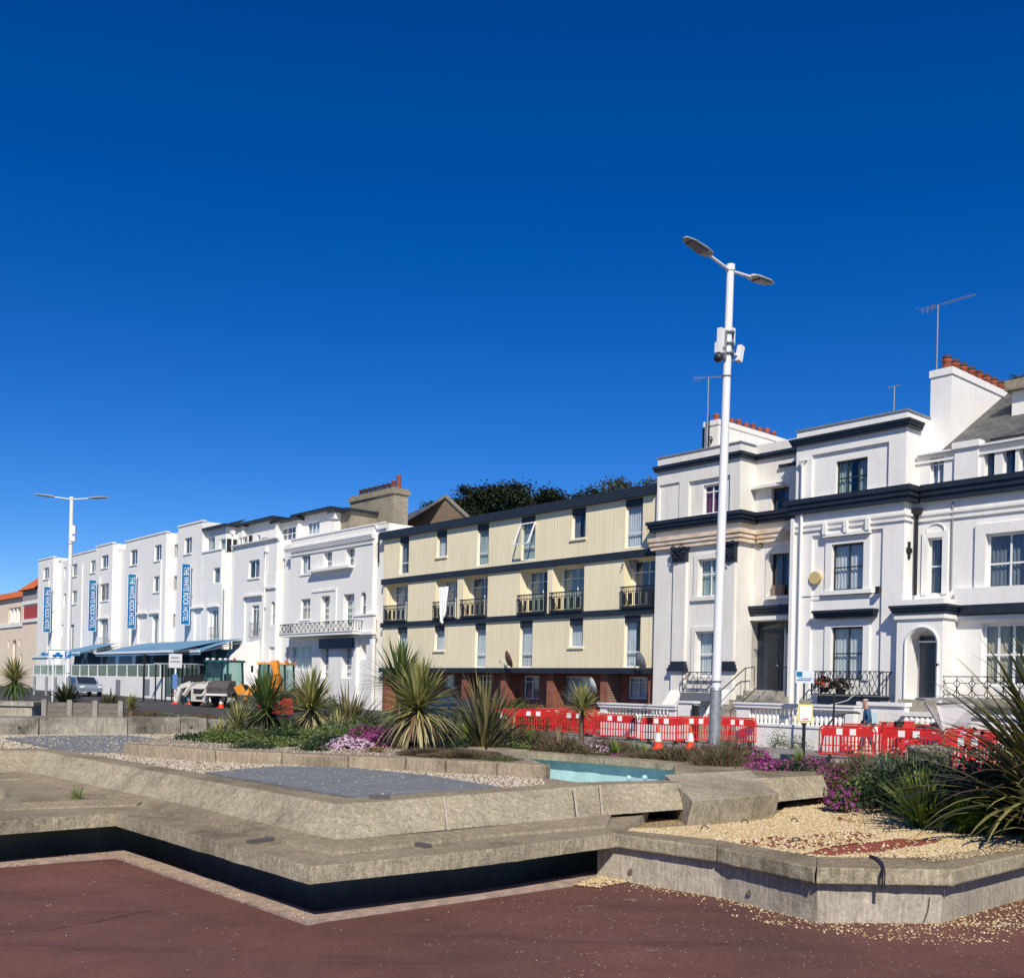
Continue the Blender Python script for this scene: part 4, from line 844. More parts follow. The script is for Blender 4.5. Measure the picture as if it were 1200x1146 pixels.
# ---------- far right house ----------
fr=Bld('villa','white villa at the right edge with arched porch, slate roof and dormer','villa',15,M_white)
W_=-.45; s0f=rv1+.005; s1f=F((1330,600),W_)[0]
ct2=F(V3(195,868),W_)[1]; cb2=F(V3(195,975),W_)[1]; za=F(V3(200,650),W_)[1];
wa=dict(h=rect(V3(287,672),V3(375,855),W_),d=.14,st='casetop',cur='w');
wb1=dict(h=rect(V3(650,628),V3(716,806),W_),d=.18,st='plain',cur='ds',frame=M_frame,ft=.03); wb2=dict(h=rect(V3(775,608),V3(856,792),W_),d=.18,st='plain',cur='ds',ft=.03); wb3=dict(h=rect(V3(884,595),V3(985,775),W_),d=.18,st='plain',cur='wl',ft=.03)
za=F(V3(200,655),W_)[1]
wn=dict(h=rect(V4(211,136),V4(281,422),W_),d=.14,st='sash',cur='w' if 0 else None); wbg=dict(h=rect(V4(512,115),V4(745,410),W_),d=.16,st='sash2',cur='d',ft=.07)
wgr=dict(h=rect(V4(486,576),V4(800,900),W_),d=.2,st='grid',cur='cs',ft=.09)
for q in(wa,wb1,wb2,wb3): a_,b_,c_,e_=q['h']; q['h']=(a_,b_,ct2+.02,e_)
fr.block(W_,s0f,s1f,ROAD,za,[wa,wb1,wb2,wb3,wn,wbg,wgr],back=1.0)
fr.block(-1.45,s1+.8,s1f,ROAD,za-.1,[],back=7,name='rear_wall')
fr.band(W_,s0f+.34,s1f,ct2,cb2,.34,'cornice',e0=0)
fr.band(W_,s0f+.1,s1f,za+.02,za-.1,.16,'cornice',M_white,2,e0=0); fr.band(W_,s0f,s1f,za-.25,za-.32,.06,'moulding',M_white,1,e0=0)
a_,zq=F(V3(452,590),W_+.1); b_,_=F(V3(612,590),W_+.1); fr.part(MB().box(a_,b_,.35,.6,ct2+.01,zq+.05).box(a_-.06,b_+.06,.25,.7,zq-.12,zq+.1),'parapet_block',M_white)
for yy in(1005,1045): zz=F(V3(445,yy+20),W_)[1]; fr.band(W_,s0f,s1f,zz+.03,zz-.05,.07,'moulding',M_white,1,e0=0)
# stone gutter above the right windows and the slate roof
er=F(V3(285,628),-.7); rg=F(V3(650,265),-6.0)
y0=.62; y1=y0+5.3; z0=za+.05; z1=rg[1];
fr.part(MB().add([(s1+.785,y0,z0),(s1f,y0,z0),(s1f,y1,z1),(s1+.785,y1,z1),(s1+.785,y0,z0-.15),(s1f,y0,z0-.15)],[(0,1,2,3),(0,4,5,1)]).add([(s1+.785,y1,z1),(s1f,y1,z1),(s1f,y1+5,z0),(s1+.785,y1+5,z0)],[(0,1,2,3)]),'slate_roof',M_roof)
fr.part(MB().bar((s1+.7,y1,z1+.04),(s1f,y1,z1+.04),.2,.1),'ridge_tiles',M_roof)
a_,zz=F(V3(690,556),-.9); fr.part(MB().box(a_,s1f,.9,1.0,zz-.05,zz+.08).box(a_-.3,s1f,.63,.9,z0-.02,z0+.05),'lead_gutter',M_black)
# dormer
wd=-3.1; a_,zt_=F(V3(838,225),wd); _,zb_=F(V3(838,372),wd)
fr.block(wd,a_,a_+3.2,zb_-1,zt_,[dict(h=(a_+.45,a_+1.5,zb_+.1,zt_-.1),d=.1,st='casement'),dict(h=(a_+1.6,a_+2.7,zb_+.1,zt_-.1),d=.1,st='casement')],back=3.4,name='dormer'); fr.part(MB().box(a_-.15,a_+3.4,-wd-.3,-wd+3.5,zt_,zt_+.35),'dormer_roof',M_stone)
surround(fr,wbg['h'],-W_,.35,.09,M_white); surround(fr,wn['h'],-W_,.2,.06,M_white,sill=False)
hh=wn['h']; fr.part(MB().tube([((hh[0]+hh[1])/2+.62*(hh[1]-hh[0])*math.cos(t),-W_-.02,hh[3]+.22+.28*math.sin(t)) for t in [math.pi*k/10 for k in range(11)]],.035,5),'arched_moulding',M_white)
# string course
wp=.55; pa=F((1050.5,760),wp)[0]; pb=F((1104.3,760),wp)[0]; zpt=F(V4(45,455),wp)[1]; zc1=F(V4(20,487),wp)[1]; zc2=F(V4(20,527),wp)[1]
zf1=F(V4(705,470),W_)[1]; zf2=F(V4(705,520),W_)[1]
fr.part(MB().box(pb+.3,s1f,-W_-.35,-W_+.01,zf2,zf1).box(pb+.2,s1f,-W_-.15,-W_+.01,zf2-.18,zf2-.04).box(pb+.2,s1f,-W_-.2,-W_+.01,zf1,zf1+.55),'string_course',[M_navy])
fr.part(MB().box(pb+.01,s1f,-W_-.24,-W_+.02,zf1+.002,zf1+.58).box(pb+.01,s1f,-W_-.19,-W_+.02,zf2-.2,zf2-.05),'blocking_course',M_white)
ar=dict(h=rect(V4(106,606),V4(244,968),wp),d=.75,arch=1,blind=1)
hh=ar['h'];
fr.block(wp,pa,pb,ROAD,zpt,[ar],back=1.0+.0,name='porch')
fr.band(wp,pa,pb,zc1,zc2,.22,'porch_cornice',back=.9); fr.band(wp,pa,pb,zc2-.06,zc2-.2,.08,'moulding',M_white,1,back=.8)
dd=fr.part(MB().box(hh[0]+.1,hh[1]-.05,-wp+.66,-wp+.74,hh[2],hh[3]-.2).box(hh[0]+.25,hh[1]-.25,-wp+.64,-wp+.66,hh[2]+.25,hh[2]+1.0),'front_door',mat('dark_blue_door',(.015,.025,.045),.25,.6)); fr.part(MB().box(hh[0]+.04,hh[1]-.04,-wp+.6,-wp+.66,hh[2]+(hh[3]-hh[2])*.82,hh[2]+(hh[3]-hh[2])*.82+.06),'door_transom',M_wpaint,dd)
m=MB(); r=(hh[1]-hh[0])/2; cx=(hh[0]+hh[1])/2; cz=hh[3]-r
ring=[(cx-r-.08,hh[2])]+[(cx-(r+.08)*math.cos(t),cz+(r+.08)*math.sin(t)) for t in [math.pi*k/14 for k in range(15)]]+[(cx+r+.08,hh[2])]
m.tube([(x,-wp-.01,z) for x,z in ring],.05,5); fr.part(m,'arch_moulding',M_white)
x,z=F(V4(257,787),wp); fr.part(MB().ball((x,-wp-.03,z),.08,6,sc=(1,1,.6)),'door_bell',M_black)
x,zt_=F((1076,602),W_+.12); zb_=F((1072,697.6),W_+.1)[1]; fr.part(MB().tube([(x-.05,-W_-.12,zt_),(x-.05,-W_-.12,zb_)],.06,6).box(x-.2,x+.1,-W_-.25,-W_,zt_-.05,zt_+.2),'downpipe',M_dark)
x,z=F(V4(121,190),w); rv.part(MB().box(rv1+.001,rv1+.05,-w+.25,-w+.38,z-.3,z+.3).box(rv1+.001,rv1+.06,-w+.15,-w+.48,z-.08,z+.08),'tie_plate',M_black)
x=F((1116,650),W_)[0]; fr.part(MB().tube([(x,-W_-.04,cb2-.1),(x,-W_-.04,zf1+.6)],.035,5),'cable_duct',M_grey)
# porch steps and iron railing
mb=MB(); zq=hh[2]-.01
for k in range(8): mb.box(hh[0]-.15-.05*k,hh[1]+.15+.05*k,-wp-.32*(k+1),-wp-.32*k-.001 if k else -wp+.7,ROAD,zq-.2*k)
fr.part(mb,'entrance_steps',M_conc2)
lt=lattice(fr,1104,1215,792,818,.45,6,'h'); fr.part(MB().box(lt[1],lt[2],-.45-.05,-W_,lt[3]-.25,lt[3]-.01),'balcony_floor',M_conc2)
mb=MB().tube([(pa-.3,-wp-.2,hh[2]+.95),(pa-.45,-wp-.5,hh[2]+.8),(pa-.9,-wp-1.6,hh[2]-.1)],.025,6).tube([(pa-.9,-wp-1.6,hh[2]-.1),(pa-1.5,-wp-2.2,hh[2]-.35),(pa-1.7,-wp-2.4,hh[2]-.4)],.025,6); fr.part(mb,'handrail',M_grey)
# flower baskets on the balcony
M_leafd=mat('dark_leaf',(.025,.05,.015),.7,island=.0);
def tuft(name,label,cat,s,wd,z,r,cols,n=170,group=None):
    t=fthing(name,label,cat,s,z,wd,group); OFF[t.name]=None
    m=MB().lathe((0,0,-.02),[(.14,0),(.2,.2)],10); m.build('pot',M_dark,t)
    for nm,mt,k in(('foliage',cols[0],n),('flowers',cols[1],n//2)):
        m=MB()
        for i in range(k):
            th=rnd.uniform(0,6.28); ph=rnd.uniform(0,1.9); q=r*rnd.uniform(.5,1); c=Vector((q*math.sin(ph)*math.cos(th)*1.3,q*math.sin(ph)*math.sin(th)*.8,.25+q*math.cos(ph)*.8)); e=Vector((rnd.uniform(-1,1),rnd.uniform(-1,1),rnd.uniform(-1,1))).normalized()*.055; f=e.cross(Vector((rnd.random(),rnd.random(),rnd.random()))).normalized()*.05
            m.add([c-e,c-f,c+e,c+f],[(0,1,2,3)])
        m.build(nm,mt,t)
    return t
s,z=F((966,806),.85); tuft('flower_pot','pot of bright red flowers on the lattice balcony','flower pot',s,.85,z-.15,.42,(M_leafd,mat('red_petals',(.55,.06,.03),.7)))
s,z=F((985,808),.85); tuft('flower_pot','pot of dark leafy stems on the balcony right of the red flowers','flower pot',s,.85,z-.15,.40,(M_leafd,mat('dull_red_petals',(.12,.04,.04),.7)))
# ---------- garden walls with balusters ----------
def balustrade(name,label,x0,x1,ytop,wd,n,pier=None,zb=ROAD,mt=M_white,low=.75,h=None):
    a,zt=F((x0,ytop),wd); b_,_=F((x1,ytop),wd); r=fthing(name,label,'balustrade',a,ROAD,0); OFF[r.name]=(a,0,ROAD)
    hb=zt-.17; lb=hb-low
    MB().box(a,b_,-wd-.14,-wd+.16,lb-3 if 0 else ROAD-.2,lb).box(a-.03,b_+.03,-wd-.18,-wd+.2,lb,lb+.08).build('wall',mt,r)
    MB().box(a-.05,b_+.05,-wd-.2,-wd+.22,hb,zt-.06).box(a-.08,b_+.08,-wd-.24,-wd+.26,zt-.06,zt).build('coping',mt,r)
    z0=lb+.08; H_=hb-z0; p0=None
    prof=[(.06,0),(.06,.05*H_),(.04,.1*H_),(.085,.3*H_),(.08,.42*H_),(.04,.68*H_),(.035,.78*H_),(.06,.84*H_),(.06,H_)]
    for k in range(n):
        x=a+(pier or .35)+(b_-a-(pier or .35)-.3)*(k+.5)/n
        if p0 is None:
            p0=MB().lathe((0,0,0),prof,10).build('baluster',mt,r,off=(0,0,0)); p0.location=(x-a,-wd,z0-ROAD)
        else:
            c=p0.copy(); COL.objects.link(c); c.parent=r; c.location=(x-a,-wd,z0-ROAD)
    MB().box(a,a+(pier or .35),-wd-.13,-wd+.15,z0,hb).build('pier',mt,r); MB().box(b_-.3,b_,-wd-.13,-wd+.15,z0,hb).build('pier',mt,r)
    return a,b_,zt
balustrade('garden_balustrade','white balustrade with round balusters below the lattice balcony',866,1003,822.5,4.3,22,pier=.55,low=.62)
balustrade('garden_balustrade','shorter white balustrade behind the red barriers left of the tall street lamp',706,794,823,4.2,18,low=.55)
x0,zz=F((795,822),4.2); x1,_=F((826,822),4.2)
o=thing('garden_wall','low white rendered wall joining the left balustrade, panelled face','wall',FW(x0+.1,0,ROAD),FROT); OFF[o.name]=(x0+.1,0,ROAD); MB().box(x0+.1,x1-.4,-4.35,-4.05,ROAD,zz-.04).build('wall_panel',M_white,o); MB().box(x0+.08,x1-.36,-4.4,-4.0,zz-.04,zz+.04).build('coping',M_white,o); MB().box(x1-.36,x1-.20,-4.5,-4.3,ROAD,zz-.1).build('mirror_post',M_dark,o)
# right hand front wall and steps front
x0,zz=F((1003,826),3.6); x1,_=F((1062,826),3.6)
o=thing('garden_wall','white front wall with scalloped frieze beneath the arched porch','wall',FW(x0+.1,0,ROAD),FROT); OFF[o.name]=(x0+.1,0,ROAD)
MB().box(x0+.15,x1,-3.7,-3.4,ROAD,zz).build('wall_panel',M_white,o); MB().box(x0+.12,x1+.05,-3.78,-3.32,zz,zz+.12).build('coping',M_white,o)
x2,_=F((1102,836),3.9); z2=F((1060,834),3.9)[1]
MB().box(x1+.06,x2,-4.0,-3.4,ROAD,z2-.12).build('wall_panel',M_white,o); MB().box(x1+.02,x2+.1,-4.1,-3.3,z2-.12,z2).build('coping',M_white,o)
mb=MB()
for k in range(6): x=x1+.25+(x2-x1-.4)*k/5; mb.lathe((x,-4.02,z2-.6),[(.05,0),(.13,.15),(.13,.3),(.05,.46)],8)
mb.build('scallop_frieze',M_white,o)
x0,_=F((1110,842),3.9); o=thing('garden_wall','plain white front wall behind the big sword-leaved plant at right','wall',FW(x0+.3,0,ROAD),FROT); OFF[o.name]=(x0+.3,0,ROAD); MB().box(x0+.3,s1f,-4.0,-3.7,ROAD,1.0).build('wall_panel',M_white,o); MB().box(x0+.25,s1f,-4.08,-3.62,1.0,1.1).build('coping',M_white,o)
# ================= ground =================
def xy(v): return (v[0],v[1])
def poly_px(pts,z): return [xy(P(x,y,z)) for x,y in pts]
# road and far ground as one sheet, rising a little towards the hotel
def ground_z(x,y):
    dx,dy=x-O[0],y-O[1]; s=dx*D[0]+dy*D[1]; w=dx*N[0]+dy*N[1]
    sm=lambda t:(lambda k:k*k*(3-2*k))(max(0,min(1,t))); return ROAD+(.47*sm((-12-s)/14)+.22*sm((-38-s)/24))*sm((30-w)/10)
mb=MB(); xs=[-1500,-700,-400,-250]+[-180+4*i for i in range(70)]+[110,200,400,800,1500]; ys=[-300,-100,-40]+[-20+4*i for i in range(50)]+[200,300,500,900,1800]
n=len(ys)
mb.add([(x,y,ground_z(x,y)) for x in xs for y in ys],[(i*n+j,(i+1)*n+j,(i+1)*n+j+1,i*n+j+1) for i in range(len(xs)-1) for j in range(n-1)],0,True)
struct(mb.build('road',M_asph))
# pavement in front of the houses with kerb
def fsheet(name,mat_,s0,s1,w0,w1,z0,z1,kind='structure'):
    o=MB().box(s0,s1,-w1,-w0,z0,z1).build(name,mat_,None,off=(s0,0,0)); o.location=FW(s0,0,0); o.rotation_euler.z=FROT; return tag(o,kind=kind)
fsheet('pavement',M_pave,-13,40,5.1,8.1,ROAD-.3,ROAD+.12); fsheet('kerb',M_conc2,-13,40,8.1,8.25,ROAD-.3,ROAD+.125)
fsheet('forecourt',M_pave,-13,1.8,.0,4.0,ROAD-.3,ROAD+.10)
# red tarmac of the promenade
kn=[(-900,1072),(-60,1018),(0,1013.5),(135,1003),(360,1080.5),(380,1076.5),(575,1049),(672,1035),(702,1024)]
kf=[(-900,1066),(-60,1013),(0,1008),(143,995.5),(368,1068),(380,1067),(575,1040.5),(670,1026),(700,1018)]
wl=[(702,1024),(800,1040),(870,1056),(955,1072.5),(1105,1081),(1230,1052),(1700,960)]
kp=[xy(P(x,y,0)) for x,y in kn]
def offset(pts,d):
    out=[]
    for i,p in enumerate(pts):
        a=Vector(xy(pts[max(i-1,0)])); b_=Vector(xy(p)); c=Vector(xy(pts[min(i+1,len(pts)-1)]))
        n1=(b_-a); n2=(c-b_); n1=n1.normalized() if n1.length>0 else n2.normalized(); n2=n2.normalized() if n2.length>0 else n1
        nn=Vector((-n1.y,n1.x))+Vector((-n2.y,n2.x)); nn.normalize(); k=(d[i] if isinstance(d,list) else d)/max(.3,nn.dot(Vector((-n1.y,n1.x)))); out.append((b_.x+nn.x*k,b_.y+nn.y*k))
    return out
ar_=[(721,976.5),(840,992.5),(956,1016),(1118,1018.5),(1240,990.5),(1700,905)]
wp_=offset([P(x,y,.40) for x,y in ar_],[.06,.07,.075,.10,.10,.10]); wp_[0]=xy(Vector(wp_[0])+(Vector(wp_[0])-Vector(wp_[1])).normalized()*.22)
poly=kp[:-1]+[wp_[0]]+[xy(Vector((p[0],p[1]+.1))) for p in wp_[1:]]+[(60,9),(60,-25),(-60,-25)]
mb=MB(); mb.prism(poly,-.44,0); bmx=mb.build('promenade',M_tar); struct(bmx)
me=bmx.data; b=bmesh.new(); b.from_mesh(me); bmesh.ops.triangulate(b,faces=b.faces[:]); b.to_mesh(me); b.free()
mb=MB()
for i in range(len(kn)-1):
    a,b_=P(*kn[i],.02),P(*kn[i+1],.02); c,d=P(*kf[i+1],.02),P(*kf[i],.02)
    if i==len(kn)-2: break
    mb.prism([xy(a),xy(b_),xy(c),xy(d)],-.44,.022)
a,b_=P(*kn[-2],.02),P(*kn[-1],.02); c,d=P(*kf[-1],.02),P(*kf[-2],.02); mb.prism([xy(a),xy(b_),xy(c),xy(d)],-.44,.022)
struct(mb.build('kerb',M_kerb))
# ================= the drained ornamental pool =================
pool=thing('ornamental_pool','drained ornamental pool of weathered angular concrete with seat ledge and sloping parapet','pool',tuple(P(380,1000,0)))
PO=tuple(P(380,1000,0)); OFF[pool.name]=PO
def tri_build(mb,name,m,parent,bev=0):
    o=mb.build(name,m,parent); me=o.data; b=bmesh.new(); b.from_mesh(me)
    if bev:
        bmesh.ops.remove_doubles(b,verts=b.verts[:],dist=1e-5)
        for _ in range(4):
            L=[e for e in b.edges if e.calc_length()>.11 and e.calc_length()<30]
            if L: bmesh.ops.subdivide_edges(b,edges=L,cuts=1)
        for v in b.verts:
            j_=.0025 if rnd.random()<.85 else .010
            v.co+=Vector((rnd.uniform(-j_,j_),rnd.uniform(-j_,j_),rnd.uniform(-j_,j_*.3)*.6))
    bmesh.ops.triangulate(b,faces=[f for f in b.faces if len(f.verts)>4]); b.normal_update()
    b.to_mesh(me); b.free()
    if bev:
        md=o.modifiers.new('bevel','BEVEL'); md.width=bev; md.segments=2; md.limit_method='ANGLE'; md.angle_limit=R(40)
    return o
ZL=.40;ZLb=.285
led=[(-900,1024),(-60,966.5),(0,962),(135,952.5),(363,1015.5),(565,996),(721,976.5)]
back=[(760,950),(716,951),(394,975),(173,929),(60,902),(-60,902),(-60,921),(4,924.5),(26,933.5),(-60,940),(-900,990)]
tri_build(MB().prism(poly_px(led+back,ZL),ZLb,ZL),'seat_ledge',M_conc,pool,.018)
# raised inner step on the left and the fillet at the parapet foot
st_=[(-60,948),(0,944.5),(171,938.5),(394,994),(394,990),(173,930),(60,902),(-60,902),(-60,919),(0,921.5),(30,934),(-60,942.5)]
def strip(mb,outer,inner,zo,zi,zb):
    a=[P(x,y,zo) for x,y in outer]; c=[P(x,y,zi) for x,y in inner]
    for i in range(len(a)-1):
        mb.add([a[i],a[i+1],c[i+1],c[i],(a[i][0],a[i][1],zb),(a[i+1][0],a[i+1][1],zb)],[(0,1,2,3),(4,5,1,0)])
    for q,r in((a[0],c[0]),(a[-1],c[-1])): mb.add([q,r,(r[0],r[1],zb),(q[0],q[1],zb)],[(0,1,2,3)])
mb=MB(); strip(mb,[(165,942),(388,998),(560,979),(712,966)],[(169,932),(394,984),(520,973.5),(716,954)],.425,.455,.39); tri_build(mb,'base_fillet',M_conc,pool)
mb=MB(); strip(mb,[(-60,951),(0,948),(160,942.5)],[(-60,944),(0,941),(172,935)],.41,.44,.39); strip(mb,[(-60,915),(36,912),(165,941)],[(-60,906),(36,904.6),(171,933)],.41,.44,.39); tri_build(mb,'raised_joint',M_conc,pool)
# parapet
bo=[(-400,906),(36,904.6),(394,984),(716,954.5),(802,948)]; to=[(-400,883),(43,879),(396,942),(700,919.5),(800,916.8)]
ZB=[.43,.43,.43,.43,.43]; ZT=.66
A=[P(x,y,.43) for x,y in bo]; T=[P(x,y,ZT) for x,y in to]
def offset(pts,d):
    out=[]
    for i,p in enumerate(pts):
        a=Vector(xy(pts[max(i-1,0)])); b_=Vector(xy(p)); c=Vector(xy(pts[min(i+1,len(pts)-1)]))
        n1=(b_-a); n2=(c-b_); n1=n1.normalized() if n1.length>0 else n2.normalized(); n2=n2.normalized() if n2.length>0 else n1
        nn=Vector((-n1.y,n1.x))+Vector((-n2.y,n2.x)); nn.normalize(); k=d/max(.3,nn.dot(Vector((-n1.y,n1.x)))); out.append((b_.x+nn.x*k,b_.y+nn.y*k))
    return out
TI_=offset(T,.30)
mb=MB(); rings=[[A[i],T[i],(*TI_[i],ZT),(*TI_[i],.30 if i<3 else .43)] for i in range(5)]
for i in range(4):
    a,b_=rings[i],rings[i+1]
    for k in range(4): mb.add([a[k],b_[k],b_[(k+1)%4],a[(k+1)%4]],[(3,2,1,0)])
mb.add(rings[0],[(0,1,2,3)]); mb.add(rings[-1],[(3,2,1,0)])
tri_build(mb,'parapet',M_conc,pool,.01)
# joints in the parapet
mb=MB()
for (x0,y0,x1,y1) in((520,933.5,525,972.5),(672,923,677,958.5),(703,920.5,706,955)):
    a=P(x0,y0,ZT+.001); b_=P(x1,y1,.44); off=Vector((0,-.004,.0)); mb.bar(a+off,b_+off,.02,.012)
mb.build('mortar_joint',M_concL,pool)
# under-ledge walls
mb=MB(); pw=[(-900,1010),(130,950),(340,1008),(560,985),(745,970)]
q=[P(x,y,ZLb) for x,y in pw]; q=offset(q,.40)
for i in range(len(q)-1): mb.add([(*q[i],ROAD-.0),(*q[i+1],ROAD),(*q[i+1],ZLb),(*q[i],ZLb)],[(0,1,2,3)])
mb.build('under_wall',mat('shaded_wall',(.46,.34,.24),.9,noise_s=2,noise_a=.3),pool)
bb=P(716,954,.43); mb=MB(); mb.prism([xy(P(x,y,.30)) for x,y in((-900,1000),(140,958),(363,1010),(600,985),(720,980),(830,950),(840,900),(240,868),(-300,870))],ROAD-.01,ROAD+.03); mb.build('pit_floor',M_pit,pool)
# added dark sheet, its colour standing in for shade in the parapet gap
a=P(712,952,.40);b_=P(815,945,.40); mb=MB(); mb.add([(a.x,a.y+.5,.1),(b_.x,b_.y+.5,.1),(b_.x,b_.y+.5,.6),(a.x,a.y+.5,.6)],[(0,1,2,3)]); mb.build('gap_shade',mat('dark_red_gap_shade',(.05,.018,.018),.9),pool)
# sloping block
bt=[P(812.5,937.7,.55),P(913.5,930,.55),P(879,902,.70),P(779,907.5,.70)]
bbm=[P(803,964,.335),P(908,953,.335)]; bbk=[P(880,905,.40),P(772,915,.40)]
ls=P(773,914.5,.68)
bbm=[p-Vector((0,0,.10)) for p in bbm]
mb=MB(); mb.add(bt+bbm+[Vector((bt[2].x,bt[2].y,.26)),Vector((bt[3].x,bt[3].y,.26))],[(0,1,2,3),(4,5,1,0),(5,6,2,1),(6,7,3,2),(7,4,0,3),(7,6,5,4)]); tri_build(mb,'sloping_block',M_concB,pool,.008)
# wall behind the block (far coping and its beam)
fc=[(517,873.2),(596,880),(700,887.5),(790,894.8)]
c0=[P(x,y,.66) for x,y in fc]; c1=offset(c0,.42)
mb=MB();
for i in range(3): mb.prism([xy(c0[i]),xy(c0[i+1]),c1[i+1],c1[i]],.57 if i else .60,.66 if i else .672)
tri_build(mb,'far_coping',M_conc,pool,.008)
bm1=[P(790,895,.66),P(880,900.5,.66),P(906,910.6,.66),P(964,907.5,.66),P(976,903,.66),P(975,899,.66)]
mb=MB(); fb_=[P(876,938,.42),P(911,939.5,.42),P(972.5,932.5,.42)]
tp=[P(790,904,.655),P(880,911,.655),P(906,911,.655),P(964,908,.655),P(978,902,.655),P(880,897.5,.655),P(790,894.3,.655)]
bt_=[Vector((p.x,p.y,.40)) for p in tp]; bt_[2]=P(909,939.5,.42); bt_[3]=P(971.5,933,.42); bt_[1]=P(880,941,.42)
n=7; mb.add(tp+bt_,[tuple(range(n)),tuple(range(n,2*n))[::-1]]+[(i,n+i,n+(i+1)%n,(i+1)%n) for i in range(n)]);
tri_build(mb,'end_beam',M_conc,pool,.008)
# turquoise basin: far wall, floor
mb=MB(); bw0=offset(c0,.12)
zf=.18
for i in range(3): mb.add([(*bw0[i],zf),(*bw0[i+1],zf),(*bw0[i+1],.60),(*bw0[i],.60)],[(0,1,2,3)])
e=bw0[-1]; mb.add([(*e,zf),(e[0]+1.2,e[1]-1.2,zf),(e[0]+1.2,e[1]-1.2,.6),(*e,.6)],[(0,1,2,3)])
fl_=[xy(P(560,905,zf)),xy(P(560,940,zf)),xy(P(700,960,zf)),xy(P(900,940,zf)),(e[0]+1.3,e[1]-1.1),bw0[3],bw0[2],bw0[1],bw0[0]]
mb.add([(p[0],p[1],zf) for p in fl_],[tuple(range(len(fl_)))]); tri_build(mb,'turquoise_basin',M_turq,pool)
for x,y in((737,911.5),(755.5,911)):
    p=PY(x,y,13.0); MB().lathe(p,[(.001,-.02),(.035,-.01),(.035,.02),(.025,.03),(.001,.033)],14,axis=1).build('basin_light',mat('pale_blue_fitting',(.45,.65,.72),.4),pool)
# gravel floor of the upper level
gp=[(-420,884),(45,876),(413,936),(560,928),(705,921),(680,917),(643,911.5),(590,903.5),(400,894),(216,868),(246,858.5),(-420,860)]
gz=.56
mb=MB().prism(poly_px(gp,gz),.50,gz); o=tri_build(mb,'pale_gravel',M_gravW,None); tag(o,kind='stuff')
def pebbles(name,mt,n,sampler,r0,r1,flat=.6):
    mb=MB(); oc=[(0,1,2),(0,2,3),(0,3,4),(0,4,1),(5,2,1),(5,3,2),(5,4,3),(5,1,4)]
    V=[];Fc=[]
    for i in range(n):
        c=sampler()
        if c is None: continue
        r=rnd.uniform(r0,r1); a=rnd.uniform(0,6.28); e=rnd.uniform(.6,1.0); ca,sa=math.cos(a),math.sin(a); b0=len(V); h=r*flat
        tx=rnd.uniform(-.3,.3)
        V+=[(c[0]+tx*r,c[1],c[2]+h),(c[0]+r*ca,c[1]+r*sa,c[2]+h*.2),(c[0]-r*e*sa,c[1]+r*e*ca,c[2]-h*.1),(c[0]-r*ca,c[1]-r*sa,c[2]+h*.15),(c[0]+r*e*sa,c[1]-r*e*ca,c[2]),(c[0],c[1],c[2]-h*.6)]
        Fc+=[tuple(b0+k for k in f) for f in oc]
    mb.v=V; mb.f=Fc; mb.m=[0]*len(Fc); mb.sm=[True]*len(Fc)
    return tag(mb.build(name,mt),kind='stuff')
def inpoly(x,y,pl):
    c=False; j=len(pl)-1
    for i in range(len(pl)):
        if (pl[i][1]>y)!=(pl[j][1]>y) and x<(pl[j][0]-pl[i][0])*(y-pl[i][1])/(pl[j][1]-pl[i][1])+pl[i][0]: c=not c
        j=i
    return c
def area_sampler(pl,z,dens=None,excl=()):
    x0=min(p[0] for p in pl);x1=max(p[0] for p in pl);y0=min(p[1] for p in pl);y1=max(p[1] for p in pl)
    def f():
        for _ in range(40):
            x=rnd.uniform(x0,x1);y=rnd.uniform(y0,y1)
            if inpoly(x,y,pl) and not any(inpoly(x,y,e) for e in excl) and (dens is None or rnd.random()<dens(x,y)): return (x,y,z(x,y) if callable(z) else z)
        return None
    return f
# grey membrane panels
panA=poly_px([(6,864),(60,861.3),(150,860.8),(222,869),(150,880),(80,879.6)],.60); panB=poly_px([(240,904.3),(325,896.8),(412,898.5),(500,907.5),(590,921.5),(480,931),(424,935)],.60)
gpw=poly_px([(-200,881),(45,877),(413,936),(640,923),(636,912),(590,903.5),(400,894),(216,868),(246,860),(-200,861)],gz)
pebbles('pale_gravel',M_pebW,15000,area_sampler(gpw,gz+.004,excl=(panA,panB)),.014,.032)
for pl,l in((panA,'grey felt covered panel scattered with pebbles beside the long concrete wall'),(panB,'larger blue-grey felt panel lying behind the parapet corner')):
    c=(sum(p[0] for p in pl)/len(pl),sum(p[1] for p in pl)/len(pl),gz)
    r=thing('cover_panel',l,'panel',c); OFF[r.name]=c
    MB().prism(pl,gz+.0,.592).build('panel_top',M_slate,r)
    MB().prism([(c[0]+(p[0]-c[0])*.985,c[1]+(p[1]-c[1])*.985) for p in pl],.592,.598).build('felt',M_slate,r)
pebbles('pale_gravel',M_pebW,420,area_sampler(panA,.602,dens=lambda x,y:.9),.012,.024); pebbles('pale_gravel',M_pebW,170,area_sampler(panB,.602),.008,.015)
